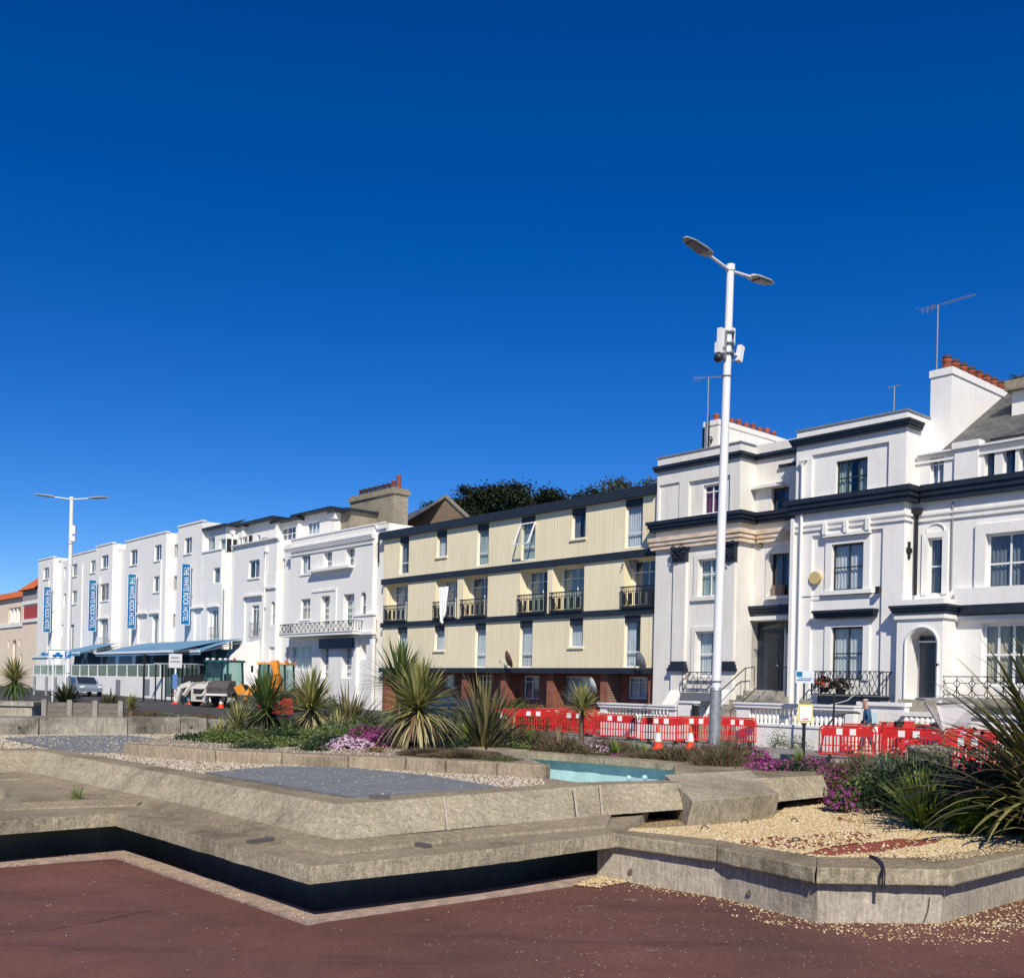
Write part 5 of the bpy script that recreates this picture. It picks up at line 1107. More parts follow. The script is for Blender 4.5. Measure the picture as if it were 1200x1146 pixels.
# ---- edging walls (stained blocks)
def edging(name,label,cat,pts,zb,zt,th,m,joints=(),cap=None):
    q=[P(x,y,zt) for x,y in pts]; o2=offset(q,th); c=q[0]
    r=thing(name,label,cat,(c.x,c.y,zb)); OFF[r.name]=(c.x,c.y,zb)
    for i in range(len(q)-1):
        a,b_=q[i],q[i+1]; mb=MB();
        L=(Vector(xy(b_))-Vector(xy(a))).length; g=.008/L
        pa=Vector(xy(a)).lerp(Vector(xy(b_)),g); pb=Vector(xy(b_)).lerp(Vector(xy(a)),g); qa=Vector(o2[i]).lerp(Vector(o2[i+1]),g); qb=Vector(o2[i+1]).lerp(Vector(o2[i]),g)
        mb.prism([xy(pa),xy(pb),xy(qb),xy(qa)],zb,zt+rnd.uniform(-.006,.006)); tri_build(mb,'edging_block',m,r,.012)
    return r
edging('bed_edging','long row of stained timber-like edging blocks around the planted bed','edging',[(144,871.8),(252,879.3),(330,882),(408,885.5),(475,888),(522,890.5),(582,893.4),(640,896.6)],.50,.72,.16,M_sleeper)
edging('bed_edging','short upper edging block row beside the end of the long concrete wall','edging',[(216,860.8),(262,861.5),(310,864)],.50,.73,.14,M_sleeper)
edging('bed_edging','thin middle edging board behind the left end of the longer edging','edging',[(150,869.5),(232,871.5)],.52,.70,.12,M_sleeper)
lw=edging('concrete_wall','long low smooth concrete retaining wall with dark damp stains and bolt holes','wall',[(-420,840.0),(-140,840.2),(46,840.8),(150,841.2),(212,841.4),(243,841.5)],.48,.87,.9,M_conc2)
mb=MB()
for x,y in((24,852.5),(170,852),(225,852)): p=P(x,y,.72); mb.ball((p.x,p.y*(.998)-.0,.72),.03,5)
OFF_l=OFF[lw.name]; mb.build('bolt_hole',M_pit,lw)
edging('pool_coping','narrow concrete coping running from the long wall towards the flowers, turquoise below','coping',[(244,842),(302,849.5),(371,857.5)],.70,.80,.4,M_conc2)
p0,p1=P(243,844,.74),P(300,853,.70); q0=MB().add([(p0.x,p0.y+.25,.3),(p1.x,p1.y+.25,.3),(p1.x,p1.y+.25,.72),(p0.x,p0.y+.25,.72)],[(0,1,2,3)]); r=thing('basin_wall','turquoise painted basin wall under the narrow coping','basin',p0); OFF[r.name]=tuple(p0); q0.build('painted_face',M_turq,r); pp=[xy(P(x,y,.58)) for x,y in((244,861),(315,862),(330,856),(250,847))]; MB().prism(pp,.4,.585).build('painted_floor',M_turq,r)
edging('bed_edging','weathered edging ledge among the plants right of the pool coping','edging',[(372,857.5),(430,862),(486,868)],.55,.72,.3,M_conc2)
# bed inside the edging
bed=poly_px([(146,871),(252,878.5),(408,884.5),(640,895.8),(600,881),(517,874),(486,862),(371,852),(310,861),(216,859.5)],.69)
tag(tri_build(MB().prism(bed,.50,.69),'bed_gravel',M_gravW,None),kind='stuff')
pebbles('pale_gravel',M_pebW,2600,area_sampler(bed,.695,excl=(poly_px([(462,890),(640,900),(640,880),(480,866)],.70),)),.012,.024)
tag(MB().prism(poly_px([(475,884.5),(520,887.5),(570,890),(600,890.5),(585,881),(517,875)],.70),.6,.70).build('bed_soil',M_soil),kind='stuff')
# slope of planted ground behind everything
front=[(-900,846),(-300,846),(60,846),(243,851),(300,855),(486,869),(517,871),(600,877),(700,886),(795,892),(880,893),(985,903),(1004,931),(1060,952),(1130,966),(1200,975),(1400,990)]
prof=[(0,.60),(1.2,.60),(2.8,.45),(4.5,.1),(7,-.5)]
mb=MB(); rows=[]
for x,y in front:
    z0=.60 if x<990 else .36
    p=P(x,y,z0); rr=[]
    u=Vector((p.x,p.y,0)).normalized()
    prf=prof if x>243 else [(0,.35),(2,.35),(2.6,.78),(4.6,.66),(7,-.5)]
    if x<=243: z0=.35
    for k in range(13):
        d=7.0*k/12;
        for j in range(len(prf)-1):
            if prf[j][0]<=d<=prf[j+1][0]: zz=prf[j][1]+(prf[j+1][1]-prf[j][1])*(d-prf[j][0])/(prf[j+1][0]-prf[j][0])
        zz=(min(zz,z0+(d*.06 if x>990 else 0)) if x>243 else zz) if k else z0-.04
        rr.append((p.x+u.x*d,p.y+u.y*d,zz+(rnd.uniform(-.02,.03) if k else 0)))
    rows.append(rr)
for i in range(len(rows)-1):
    for k in range(12): mb.add([rows[i][k],rows[i+1][k],rows[i+1][k+1],rows[i][k+1]],[(0,1,2,3)],0,True)
struct(mb.build('planting_ground',M_soil))
# ================= right planter =================
pl_=thing('raised_planter','raised angular concrete planter with cracked lower wall and gravel bed at the right','planter',tuple(P(1000,1075,0))); OFF[pl_.name]=tuple(P(1000,1075,0))
wq=[Vector((p[0],p[1],0)) for p in wp_]; wi=offset(wq,.14)
mb=MB()
for i in range(len(wq)-1): mb.prism([xy(wq[i]),xy(wq[i+1]),wi[i+1],wi[i]],-.3,ZLb-.002)
tri_build(mb,'lower_wall',M_concL,pl_)
# slanted end of the lower wall stays joined to the pool
mb=MB(); aq=[P(x,y,ZL) for x,y in ar_]; ai=offset(aq,.47)
ai[0]=xy(P(721,970,ZL));
rin=[xy(P(x,y,ZL)) for x,y in((700,969),(840,983),(957,1003.5),(1075,1004.5),(1215,984),(1700,893))]
for i in range(len(aq)-1):
    d_=.004/(aq[i+1]-aq[i]).length
    a=aq[i].lerp(aq[i+1],d_ if i else 0); b_=aq[i+1]; c=Vector(rin[i+1]); dd=Vector(rin[i]).lerp(c,d_ if i else 0)
    tri_build(MB().prism([xy(a),xy(b_),xy(c),xy(dd)],ZLb,ZL+.0),'coping_slab',M_conc,pl_,.014)
# crack and weep holes
def crack(pts,z_of,wd=.008):
    mb=MB(); q=[Vector(z_of(x,y)) for x,y in pts]
    for i in range(len(q)-1): mb.bar(q[i],q[i+1],wd)
    return mb
def onwall(x,y,i):
    a,b_=Vector(xy(wq[i])),Vector(xy(wq[i+1])); aa,_,bb=ray(x,y); dv=b_-a
    # intersect ground line a+t*dv with ray (aa*Y,Y)
    t=(a.x-aa*a.y)/(aa*dv.y-dv.x); p=a+dv*t; return (p.x,p.y-.004,CAMZ+bb*p.y)
crack([(1089,1051),(1088,1060),(1087,1066),(1084,1075),(1082,1080)],lambda x,y:onwall(x,y,2)).build('crack',M_pit,pl_)
mb=MB()
for x,y,i in((739.5,1021,0),(879,1046,1)): p=onwall(x,y,i); mb.lathe(p,[(.026,-.004),(.026,.003)],12,axis=1)
mb.build('weep_hole',M_pit,pl_)
p=onwall(1027,1040,2); MB().bar((p[0],p[1]-.005,p[2]+.04),(p[0]-.005,p[1]-.005,p[2]-.02),.015).build('mortar_joint',M_concL,pl_)
# gravel of the planter, slightly mounded
gy=[(700,966),(802,960),(909,950),(975,930),(1006,929),(1060,955),(1140,969),(1200,975),(1700,985),(1700,900),(1225,981),(1150,993),(1082,1000),(957,1000),(840,979)]
gyw=poly_px([(690,969),(740,974),(840,986),(957,1006),(1075,1007),(1215,987),(1700,897),(1700,880),(1300,955),(1205,966),(1140,960),(1062,946),(1010,926),(975,922),(930,918),(880,920),(802,948),(716,952)],.39)
mb=MB(); xs=[p[0] for p in gyw]; ys_=[p[1] for p in gyw];
def gzz(x,y): return max(.315,.378-.03*max(0,y-7.8))+.012*noise.noise(Vector((x*.9,y*.9,0)))+.008*noise.noise(Vector((x*3,y*3,2)))
b=bmesh.new(); vv=[b.verts.new((p[0],p[1],0)) for p in gyw]; b.faces.new(vv); bmesh.ops.triangulate(b,faces=b.faces[:])
for _ in range(5): bmesh.ops.subdivide_edges(b,edges=[e for e in b.edges if e.calc_length()>.22],cuts=1); bmesh.ops.triangulate(b,faces=b.faces[:])
for v in b.verts: v.co.z=gzz(v.co.x,v.co.y)-.006
b.normal_update()
if sum(f.normal.z for f in b.faces)<0: bmesh.ops.reverse_faces(b,faces=b.faces[:])
me=bpy.data.meshes.new('yellow_gravel'); b.to_mesh(me); b.free(); me.materials.append(M_gravY); o=bpy.data.objects.new('yellow_gravel',me); COL.objects.link(o); tag(o,kind='stuff')
patches=[[(940,1002),(975,990),(1015,984.5),(1055,979),(1105,978.5),(1098,985),(1066,993),(1035,998),(1000,1001.5),(970,1004)],[(965,949.5),(990,952),(1010,955),(1022,958.5),(1000,957.5),(975,954)],[(1085,965),(1115,965),(1140,968.5),(1128,972),(1100,970)],
 [(895,990),(925,980),(965,972),(1005,969),(1030,974),(1015,982),(985,988),(950,994),(915,997)],[(862,984),(885,979),(915,976),(940,981),(925,989),(900,993),(870,990)]]
pw_=[poly_px(p,.38) for p in patches]
for i,p in enumerate(pw_):
    o=tri_build(MB().add([(x,y,gzz(x,y)+.004) for x,y in p],[tuple(range(len(p)))]),'red_base',M_redpaint,None); struct(o)
def dens(x,y):
    if inpoly(x,y,pw_[0]): return .03
    if inpoly(x,y,pw_[1]) or inpoly(x,y,pw_[2]): return .15
    if inpoly(x,y,pw_[3]) or inpoly(x,y,pw_[4]): return .24
    return 1
vis=poly_px([(700,966),(730,971),(840,984),(957,1003.5),(1075,1004.5),(1215,985),(1330,966),(1300,955),(1205,962),(1140,958),(1062,945),(1010,926),(975,925),(930,930),(905,952),(802,962)],.39)
pebbles('yellow_gravel',M_pebY,34000,area_sampler(vis,lambda x,y:gzz(x,y)+.01,dens),.010,.022)
# spill of gravel on the coping and tarmac
cop=poly_px([(1075,1006),(1215,986),(1215,992),(1150,1003),(1090,1010)],ZL); pebbles('yellow_gravel',M_pebY,500,area_sampler(cop,ZL+.004),.006,.013)
t1=poly_px([(700,1014),(760,1024),(880,1046),(955,1060),(1105,1070),(1230,1040),(1400,1040),(1400,1085),(1110,1110),(950,1092),(800,1062),(690,1040)],0)
def dd(x,y):
    d=min((Vector((x,y))-Vector(xy(wq[i]))).length if 0 else abs((Vector(xy(wq[i+1]))-Vector(xy(wq[i]))).normalized().cross(Vector((x,y))-Vector(xy(wq[i])))) for i in range(len(wq)-2))
    return math.exp(-d*9)
pebbles('loose_gravel',M_pebY,2000,area_sampler(t1,.003,dd),.006,.014)
t2=poly_px([(1100,1086),(1230,1058),(1400,1030),(1400,1090),(1180,1098)],0); pebbles('loose_gravel',M_pebY,1100,area_sampler(t2,.003),.006,.014)
t3=poly_px([(560,1060),(700,1036),(900,1075),(1300,1100),(1300,1146),(500,1146)],0); pebbles('loose_gravel',M_pebW,430,area_sampler(t3,.002),.003,.006)
t4=poly_px([(-100,1040),(140,1006),(360,1090),(700,1040),(700,1146),(-100,1146)],0); pebbles('loose_gravel',M_pebW,130,area_sampler(t4,.002),.003,.007)
t5=poly_px([(660,1030),(702,1020),(742,1032),(700,1040),(668,1036)],.01); pebbles('loose_gravel',M_pebY,900,area_sampler(t5,.012),.008,.016)
t6=poly_px([(0,1008),(143,998),(360,1070),(362,1080),(300,1062),(135,1004),(0,1015)],.02); pebbles('loose_gravel',M_pebY,420,area_sampler(t6,.024),.005,.010)
M_scuff=mat('pale_scuff',(.30,.20,.17),.9,noise_s=20,noise_a=.5)
for x,y,l,w_ in((742,1054,26,3),(690,1061,30,1.5),(765,1113,34,2),(640,1127,16,1.5),(300,1092,14,1),(205,1070,10,2),(500,1077,8,2),(880,1100,18,1.5)):
    pts=[]
    for k in range(12):
        a=k/12*6.283; q=rnd.uniform(.25,1.15); pts.append((x+math.cos(a)*l/2*q,y+math.sin(a)*w_*.6*q))
    struct(MB().add([tuple(P(px_,py_,.003)) for px_,py_ in pts],[tuple(range(12))[::-1]]).build('ground_scuff',M_scuff))
M_crk=mat('crack_dark',(.05,.025,.02),.95)
for pts in([(-20,1098),(30,1092),(75,1086),(120,1078),(165,1068),(205,1064),(232,1060)],):
    q=[]
    for i in range(len(pts)-1):
        for k in range(5): t=k/5; q.append(P(pts[i][0]+(pts[i+1][0]-pts[i][0])*t+rnd.uniform(-1.5,1.5),pts[i][1]+(pts[i+1][1]-pts[i][1])*t+rnd.uniform(-.7,.7),.0025))
    m_=MB()
    for i in range(len(q)-1): d_=(q[i+1]-q[i]).normalized().cross(Vector((0,0,1)))*rnd.uniform(.0015,.004); m_.add([q[i]-d_,q[i+1]-d_,q[i+1]+d_,q[i]+d_],[(0,1,2,3)])
    struct(m_.build('tarmac_crack',M_crk))
# small odds on the concrete
def rod(label,a,b_,z,r=.02,m=M_iron,cat='batten'):
    p,q=P(*a,z),P(*b_,z); o=thing('metal_bar',label,cat,p); MB().bar((0,0,.012),q-p+Vector((0,0,.012)),r*2,r).build('bar',m,o); return o
M_bar=mat('grey_bar',(.10,.095,.09),.8)
rod('dark metal bar lying on the seat ledge left of the parapet corner',(291,988.5),(329,983.5),ZL,.028,M_bar); rod('dark metal bar lying on the seat ledge right of the parapet corner',(475,988),(503,993.5),ZL,.028,M_bar); rod('dark batten on top of the parapet at the grey panel',(432,935.5),(457,935.8),ZT,.03,M_bar)
def eye(x,y,label):
    p=P(x,y,.35); p.z=gzz(p.x,p.y); o=thing('iron_eyelet',label,'eyelet',p,0,'iron eyelets in the gravel'); MB().tube([(.032*math.cos(t),.018*math.sin(t),.014+.032*math.sin(t)) for t in [-.3+k*.42 for k in range(9)]],.006,5).build('loop',M_iron,o); MB().lathe((0,0,0),[(.03,0),(.03,.012)],8).build('plate',M_stone,o)
for x,y,l in((826,971,'iron loop in the gravel close to the sloping block'),(931,961,'iron loop in the gravel right of the sloping block'),(933,988,'iron loop at the front left of the red patch'),(1039,974,'iron loop in the gravel before the pale green clump'),(1105,973,'small iron loop in the gravel at the right'),(873,962,'iron loop nearest the foot of the sloping block')): eye(x,y,l)
p=P(1020,1005,ZL); o=thing('cable_end','short black cable draped over the edge of the planter coping','cable',p); a=[Vector((0,0,.012)),P(1028,1008,ZL)-p+Vector((0,0,.014)),P(1033,1013,ZL)-p+Vector((0,0,.012)),P(1035,1019,ZL)-p+Vector((0,-.008,-.01)),P(1035,1019,ZL)-p+Vector((.0,-.01,-.12))]; MB().tube(a,.013,6).build('cable',M_black,o)
p=P(998,938,.345); o=thing('litter','crumpled white paper litter on the gravel by the purple flowers','litter',p); b=bmesh.new(); bmesh.ops.create_icosphere(b,subdivisions=2,radius=.11)
for v in b.verts: v.co*=rnd.uniform(.6,1.2); v.co.z*=.55; v.co.x*=1.3
me=bpy.data.meshes.new('paper'); b.to_mesh(me); b.free(); me.materials.append(M_signw); oo=bpy.data.objects.new('paper',me); COL.objects.link(oo); oo.parent=o; oo.location=(0,0,.05)
# ================= planting =================
def leafmat(name,cols,rough=.5,island=True):
    m,nt,b=new(name,rough,.35); g=nt.nodes.new('ShaderNodeNewGeometry')
    n=len(cols); c=ramp(nt,g.outputs['Random Per Island'],[((i+.5)/n,cc) for i,cc in enumerate(cols)]); nt.links.new(c,b.inputs['Base Color'])
    # thin leaves let a little light through
    t=nt.nodes.new('ShaderNodeBsdfTranslucent'); nt.links.new(c,t.inputs[0]); x=nt.nodes.new('ShaderNodeMixShader'); x.inputs[0].default_value=.22
    nt.links.new(b.outputs[0],x.inputs[1]); nt.links.new(t.outputs[0],x.inputs[2]); nt.links.new(x.outputs[0],nt.nodes['Material Output'].inputs[0]); return m
L_yel=leafmat('variegated_yellow_leaf',[(.50,.44,.16),(.20,.22,.05),(.56,.50,.24),(.30,.30,.09),(.12,.15,.04)])
L_yel2=leafmat('pale_tan_leaf',[(.48,.42,.24),(.26,.21,.11),(.52,.46,.28),(.34,.31,.14),(.20,.12,.07)])
L_grn=leafmat('green_sword_leaf',[(.07,.12,.03),(.11,.17,.05),(.05,.08,.025),(.15,.19,.06)])
L_dkg=leafmat('dark_sword_leaf',[(.035,.055,.025),(.06,.08,.03),(.09,.10,.04),(.03,.035,.02)])
L_brz=leafmat('bronze_sword_leaf',[(.11,.11,.045),(.20,.19,.07),(.08,.07,.035),(.30,.28,.12),(.13,.09,.06)])
L_big=leafmat('olive_phormium_leaf',[(.05,.06,.02),(.20,.20,.05),(.035,.04,.02),(.10,.11,.03),(.34,.31,.10),(.03,.03,.02),(.16,.10,.07)],.4)
L_gry=leafmat('grey_green_leaf',[(.13,.18,.11),(.08,.11,.065),(.20,.25,.17)])
L_brt=leafmat('bright_green_leaf',[(.22,.30,.05),(.14,.21,.035),(.32,.38,.10),(.09,.14,.03)])
L_grs=leafmat('grass_blade',[(.09,.16,.02),(.13,.21,.03),(.05,.10,.015)])
L_mat=leafmat('dark_mat_leaf',[(.025,.05,.02),(.04,.08,.03),(.02,.035,.015)])
L_hth=leafmat('brown_heath_twig',[(.17,.11,.07),(.10,.055,.045),(.25,.18,.10),(.08,.10,.035),(.14,.16,.05),(.16,.07,.08)])
L_shr=leafmat('low_shrub_leaf',[(.06,.10,.03),(.11,.15,.045),(.14,.13,.055)])
F_mag=leafmat('magenta_petals',[(.27,.025,.17),(.17,.015,.11),(.38,.08,.27),(.09,.012,.06)],.6); F_pal=leafmat('pale_pink_petals',[(.62,.46,.58),(.45,.28,.40),(.70,.62,.66),(.30,.12,.22)],.6); F_wht=leafmat('white_violet_petals',[(.62,.55,.62),(.42,.25,.42),(.35,.15,.30)],.6); F_pur=leafmat('purple_petals',[(.17,.02,.11),(.28,.05,.20),(.09,.012,.06)],.6)
M_bark=mat('fibrous_bark',(.16,.12,.08),.9,.1,noise_s=8,noise_a=.5,bump=.8)
rp=random.Random(11)
def blade(mb,base,az,el,L,W,droop,n=6,mi=0,fold=.18):
    p=Vector(base); d=Vector((math.cos(el)*math.cos(az),math.cos(el)*math.sin(az),math.sin(el))); side=Vector((-math.sin(az),math.cos(az),0)); st=L/n; vs=[]
    for i in range(n+1):
        t=i/n; w=W*(.55+.6*t if t<.35 else max(.02,.76*(1-((t-.35)/.65)**1.7)+.02))*.5
        up=side.cross(d).normalized()
        vs+=[p-side*w,p-up*w*fold*1.2,p+side*w]
        p=p+d*st; d=(d+Vector((0,0,-droop*st/L*2*(.3+t)))).normalized();
    fs=[]
    for i in range(n):
        for k in range(2): a=i*3+k; fs.append((a,a+1,a+4,a+3))
    mb.add(vs,fs,mi,True)
def sword(name,label,cat,pos,r,n,mt,W=.045,emin=-60,emax=88,droop=.5,trunk=0,group=None,skirt=None,az_r=None,thick=.06,stiff=None,seg=6):
    t=thing(name,label,cat,pos,0,group); mb=MB(); cz=trunk
    for i in range(n):
        e=R(emin+(emax-emin)*(rp.random()**.8)); az=rp.uniform(*(az_r or (0,6.283))); L=r*rp.uniform(.75,1.08);
        dr=droop*rp.uniform(.4,1.3)*(1 if e>0 else .6)
        blade(mb,(rp.uniform(-.03,.03),rp.uniform(-.03,.03),cz+rp.uniform(-.06,.06)),az,e,L,W*rp.uniform(.7,1.2),dr,seg)
    mb.build('leaves',mt,t)
    if skirt:
        mb=MB()
        for i in range(int(n*.5)):
            blade(mb,(rp.uniform(-.03,.03),rp.uniform(-.03,.03),cz-.05),rp.uniform(0,6.283),R(rp.uniform(-55,0)),r*rp.uniform(.8,1.15),W*rp.uniform(.7,1.1),.9,6)
        mb.build('dry_leaves',skirt,t)
    if trunk: MB().tube([(0,0,-.15),(.02,0,trunk*.5),(0,0,trunk+.02)],[thick*1.2,thick,thick*.9],8).build('trunk',M_bark,t)
    return t
def at(px,py,z): p=P(px,py,z); return (p.x,p.y,p.z)
def aty(px,Y,z): return (GX(px,Y),Y,z)
L_hdg=leafmat('hedge_leaf',[(.05,.09,.025),(.08,.13,.03),(.035,.06,.02)])
# the central pair
Yc=14.6
sword('cabbage_palm','large yellow-striped sword-leaved palm with drooping pale skirt in the middle of the bed','palm',aty(490,Yc,.60),.74,330,L_yel,.050,-25,88,.35,.66,skirt=L_yel2,seg=7)
sword('cabbage_palm','tall upright green sword-leaved palm just behind the large yellow-striped one','palm',aty(468,Yc+1.5,.5),.80,210,L_grn,.05,-5,88,.30,1.05)
sword('flax_plant','clump of bronze green flax with upright leaves right of the large yellow-striped palm','flax plant',aty(568,15.9,.50),1.32,150,L_brz,.066,35,88,.75)
sword('flax_plant','second flax tuft between the big palm and the red barriers','flax plant',aty(528,16.5,.45),.85,60,L_dkg,.06,30,85,.7)
sword('cabbage_palm','small green sword-leaved palm on a thin trunk in front of the red barriers','palm',aty(681,19.5,.15),.62,180,L_yel,.038,-15,85,.45,1.02,thick=.05)
sword('cabbage_palm','dark green sword-leaved palm with dry trunk above the blue basin','palm',aty(312,17.0,.55),.74,230,L_grn,.048,-10,85,.4,.58,skirt=L_dkg,thick=.07)
sword('cabbage_palm','yellow variegated palm right of the dark green palm','palm',aty(364,18.0,.5),.80,240,L_yel,.048,-10,85,.4,.62,skirt=L_yel2)
sword('flax_plant','dark green flax clump between the yellow palm and the balcony house','flax plant',aty(408,18.5,.45),1.15,190,L_brz,.06,20,85,.6)
sword('flax_plant','spreading dark flax leaves at the foot of the balcony house','flax plant',aty(432,21,.2),.9,80,L_dkg,.06,25,85,.6)
sword('cabbage_palm','small pale yellow leaning palm left of the dark green palm','palm',aty(280,18.2,.5),.66,110,L_yel,.035,5,85,.5,.2)
sword('flax_plant','dark grass-like flax between palms at kerb level','flax plant',aty(340,17.5,.5),.5,70,L_dkg,.035,15,85,.8)
sword('cabbage_palm','green and yellow palm at the far left edge','palm',aty(16,25,.55),.58,190,L_yel,.045,-15,88,.35,.95,skirt=L_grn,thick=.09)
sword('agave_plant','dark blue-green spiky agave behind the wooden bench','agave',aty(78,24,.93),.60,130,L_dkg,.07,5,80,.15)
sword('agave_plant','smaller dark spiky plant right of the agave behind the bench','agave',aty(128,24,.86),.50,80,L_brz,.06,0,75,.3)
sword('cabbage_palm','little yellow green tuft at the right end of the bench','palm',aty(153,23,.82),.34,90,L_yel,.04,0,80,.3,.12)
# right hand group
sword('flax_plant','huge overhanging flax with long olive leaves at the right edge','flax plant',(5.0,9.2,.36),1.95,380,L_big,.085,22,88,1.15,seg=10)
sword('flax_plant','flax clump with drooping strap leaves at the lower right edge','flax plant',(4.5,8.1,.36),1.05,45,L_big,.08,30,80,1.3,seg=8)
sword('flax_plant','broad pale olive flax leaves arching left in front of the huge flax','flax plant',(4.75,8.9,.36),1.15,55,leafmat('pale_olive_leaf',[(.36,.34,.12),(.24,.25,.07),(.14,.15,.05)],.4),.075,25,70,1.3,seg=9)
sword('flax_plant','dark flax standing behind the huge one at the right edge','flax plant',(5.9,10.0,.40),2.0,170,L_big,.085,30,88,.6,seg=8)
sword('sword_lily','grey-green upright sword-leaved clump beside the purple flowers','sword plant',at(1040,940,.38),.62,200,L_gry,.032,25,86,.5)
sword('sword_lily','second grey-green clump behind the bright green one','sword plant',(4.35,11.1,.40),.62,200,L_gry,.032,25,86,.5)
sword('sword_lily','bright green spiky clump at the centre of the right gravel edge','sword plant',at(1080,968,.35),.60,170,L_brt,.030,18,86,.35)
sword('sword_lily','dark green low clump left of the grassy mound','sword plant',at(1120,956,.36),.5,140,L_grn,.024,20,86,.5)
sword('grass_tuft','fine green grass mound below the huge flax','grass tuft',at(1152,976,.36),.40,600,L_grs,.010,20,88,1.0)
sword('grass_tuft','second fine grass mound left of the first','grass tuft',at(1128,973,.36),.32,380,L_grs,.008,20,88,1.0)
sword('grass_tuft','green weed tuft growing out of the seat ledge on the left','weed',at(90,936,.40),.13,90,L_brt,.010,5,80,.6)
sword('grass_tuft','yellow green grass tuft behind the end of the pool beam','grass tuft',at(935,903,.60),.30,150,L_brt,.012,30,88,.5)
# dark evergreen understorey on the right (leafy bushes)
def bush(name,label,cat,pos,rx,ry,rz_,n,lm,sz=.03,fl=None,nf=0,fs=.02,twig=False,lean=0):
    t=thing(name,label,cat,pos); mb=MB(); mf=MB()
    def pt(sh):
        th=rp.uniform(0,6.283); u=rp.random(); ph=math.acos(1-u); q=rp.uniform(*sh);
        b_=1+.22*noise.noise(Vector((math.cos(th)*2+pos[0],math.sin(th)*2+pos[1],u*3)))*2
        return Vector((rx*q*b_*math.sin(ph)*math.cos(th),ry*q*b_*math.sin(ph)*math.sin(th),rz_*q*b_*math.cos(ph)))
    for i in range(n):
        c=pt((.35,1.0))
        if twig:
            d=(c*.5+Vector((rp.uniform(-1,1),rp.uniform(-1,1),rp.uniform(.2,1.6)))*rz_*.6).normalized()*sz*rp.uniform(2,5); s_=d.cross(Vector((rp.random()-.5,rp.random()-.5,.2))).normalized()*sz*.22
            mb.add([c-s_,c+s_,c+d],[(0,1,2)])
        else:
            d=Vector((rp.uniform(-1,1),rp.uniform(-1,1),rp.uniform(-.2,1))).normalized()*sz*rp.uniform(.7,1.5); s_=d.cross(Vector((rp.random()-.5,rp.random()-.5,rp.random()-.5))).normalized()*sz*.4
            mb.add([c-d*.5,c+s_,c+d*.6,c-s_],[(0,1,2,3)])
    mb.build('foliage',lm,t)
    for i in range(nf):
        c=pt((.95,1.08)); nn=(c.normalized()+Vector((rp.uniform(-.5,.5),rp.uniform(-.9,.1),rp.uniform(0,.8)))).normalized(); a=nn.cross(Vector((0,0,1))).normalized(); b2=nn.cross(a); r=fs*rp.uniform(.7,1.25)
        mf.add([c+(a*math.cos(k*1.0472)+b2*math.sin(k*1.0472))*r*(1 if k%2 else .8) for k in range(6)],[(0,1,2,3,4,5)])
    if nf: mf.build('flowers',fl,t)
    if twig or n>900:
        mb=MB()
        for k in range(7): a=k*.9; mb.tube([(0,0,-.03),(rx*.5*math.cos(a),ry*.5*math.sin(a),rz_*.6)],[.014,.005],5)
        mb.build('stems',M_bark,t)
    return t
def bsh(px,Y,z): return aty(px,Y,z)
bush('flowering_mound','magenta daisy mound left of the big yellow-striped palm','flowers',bsh(440,15.2,.60),.46,.4,.36,2200,L_shr,.03,F_mag,1500,.020)
bush('flowering_mound','pale pink daisy mound in front of the magenta one','flowers',bsh(410,14.3,.62),.34,.26,.20,1500,L_shr,.03,F_pal,1100,.018)
bush('flowering_mound','magenta flowers under the skirt of the big palm','flowers',bsh(462,15.6,.60),.34,.3,.28,900,L_shr,.03,F_mag,450,.02)
bush('flowering_mound','white and violet daisy clump at the foot of the flax','flowers',bsh(578,16.4,.55),.30,.3,.26,1200,L_shr,.03,F_wht,420,.02)
bush('flowering_mound','violet daisies just left of the two traffic cones','flowers',bsh(690,16.4,.52),.34,.3,.22,1200,L_shr,.03,F_wht,380,.02)
bush('flowering_mound','magenta daisies spilling in front of the wall right of the street lamp','flowers',bsh(903,12.7,.52),.36,.34,.24,1800,L_hth,.03,F_mag,420,.020)
bush('flowering_mound','magenta flower mound between lamp and notice post','flowers',bsh(877,14.0,.55),.36,.36,.30,1200,L_hth,.03,F_mag,420,.022)
bush('flowering_mound','purple flowers beside the end of the pool beam','flowers',bsh(978,12.2,.50),.26,.3,.24,1500,L_hth,.03,F_pur,210,.017)
bush('flowering_mound','purple flowers by the white litter','flowers',bsh(988,11.1,.38),.22,.28,.22,1100,L_shr,.03,F_pur,220,.018)
bush('flowering_mound','magenta flowers behind the grass tuft at the left barrier end','flowers',bsh(950,13.2,.52),.32,.34,.26,1600,L_hth,.03,F_pur,330,.020)
bush('flowering_mound','pale flowers among dark stems behind the grey-green clumps','flowers',bsh(1090,11.8,.45),.7,.5,.62,2600,L_dkg,.035,F_wht,160,.022)
bush('flowering_mound','scatter of small pink flowers before the cones','flowers',bsh(735,15.2,.55),.5,.3,.10,1000,L_hth,.03,F_mag,160,.016)
bush('heath_bush','brown heath shrub in front of the left red barriers','shrub',bsh(630,16.8,.50),.55,.4,.40,2600,L_hth,.03,twig=True)
bush('heath_bush','brown heath shrub with pink tint beside the cones','shrub',bsh(708,16.5,.5),.5,.4,.27,2200,L_hth,.03,twig=True)
bush('heath_bush','wide brown heath shrub at the foot of the tall street lamp','shrub',bsh(815,14.4,.55),.55,.4,.26,3600,L_hth,.03,twig=True)
bush('heath_bush','brown heath shrub right of the street lamp','shrub',bsh(858,13.9,.55),.42,.4,.36,2600,L_hth,.03,twig=True)
bush('heath_bush','low heath running along the far coping','shrub',bsh(765,14.9,.55),.6,.35,.11,1900,L_hth,.03,twig=True)
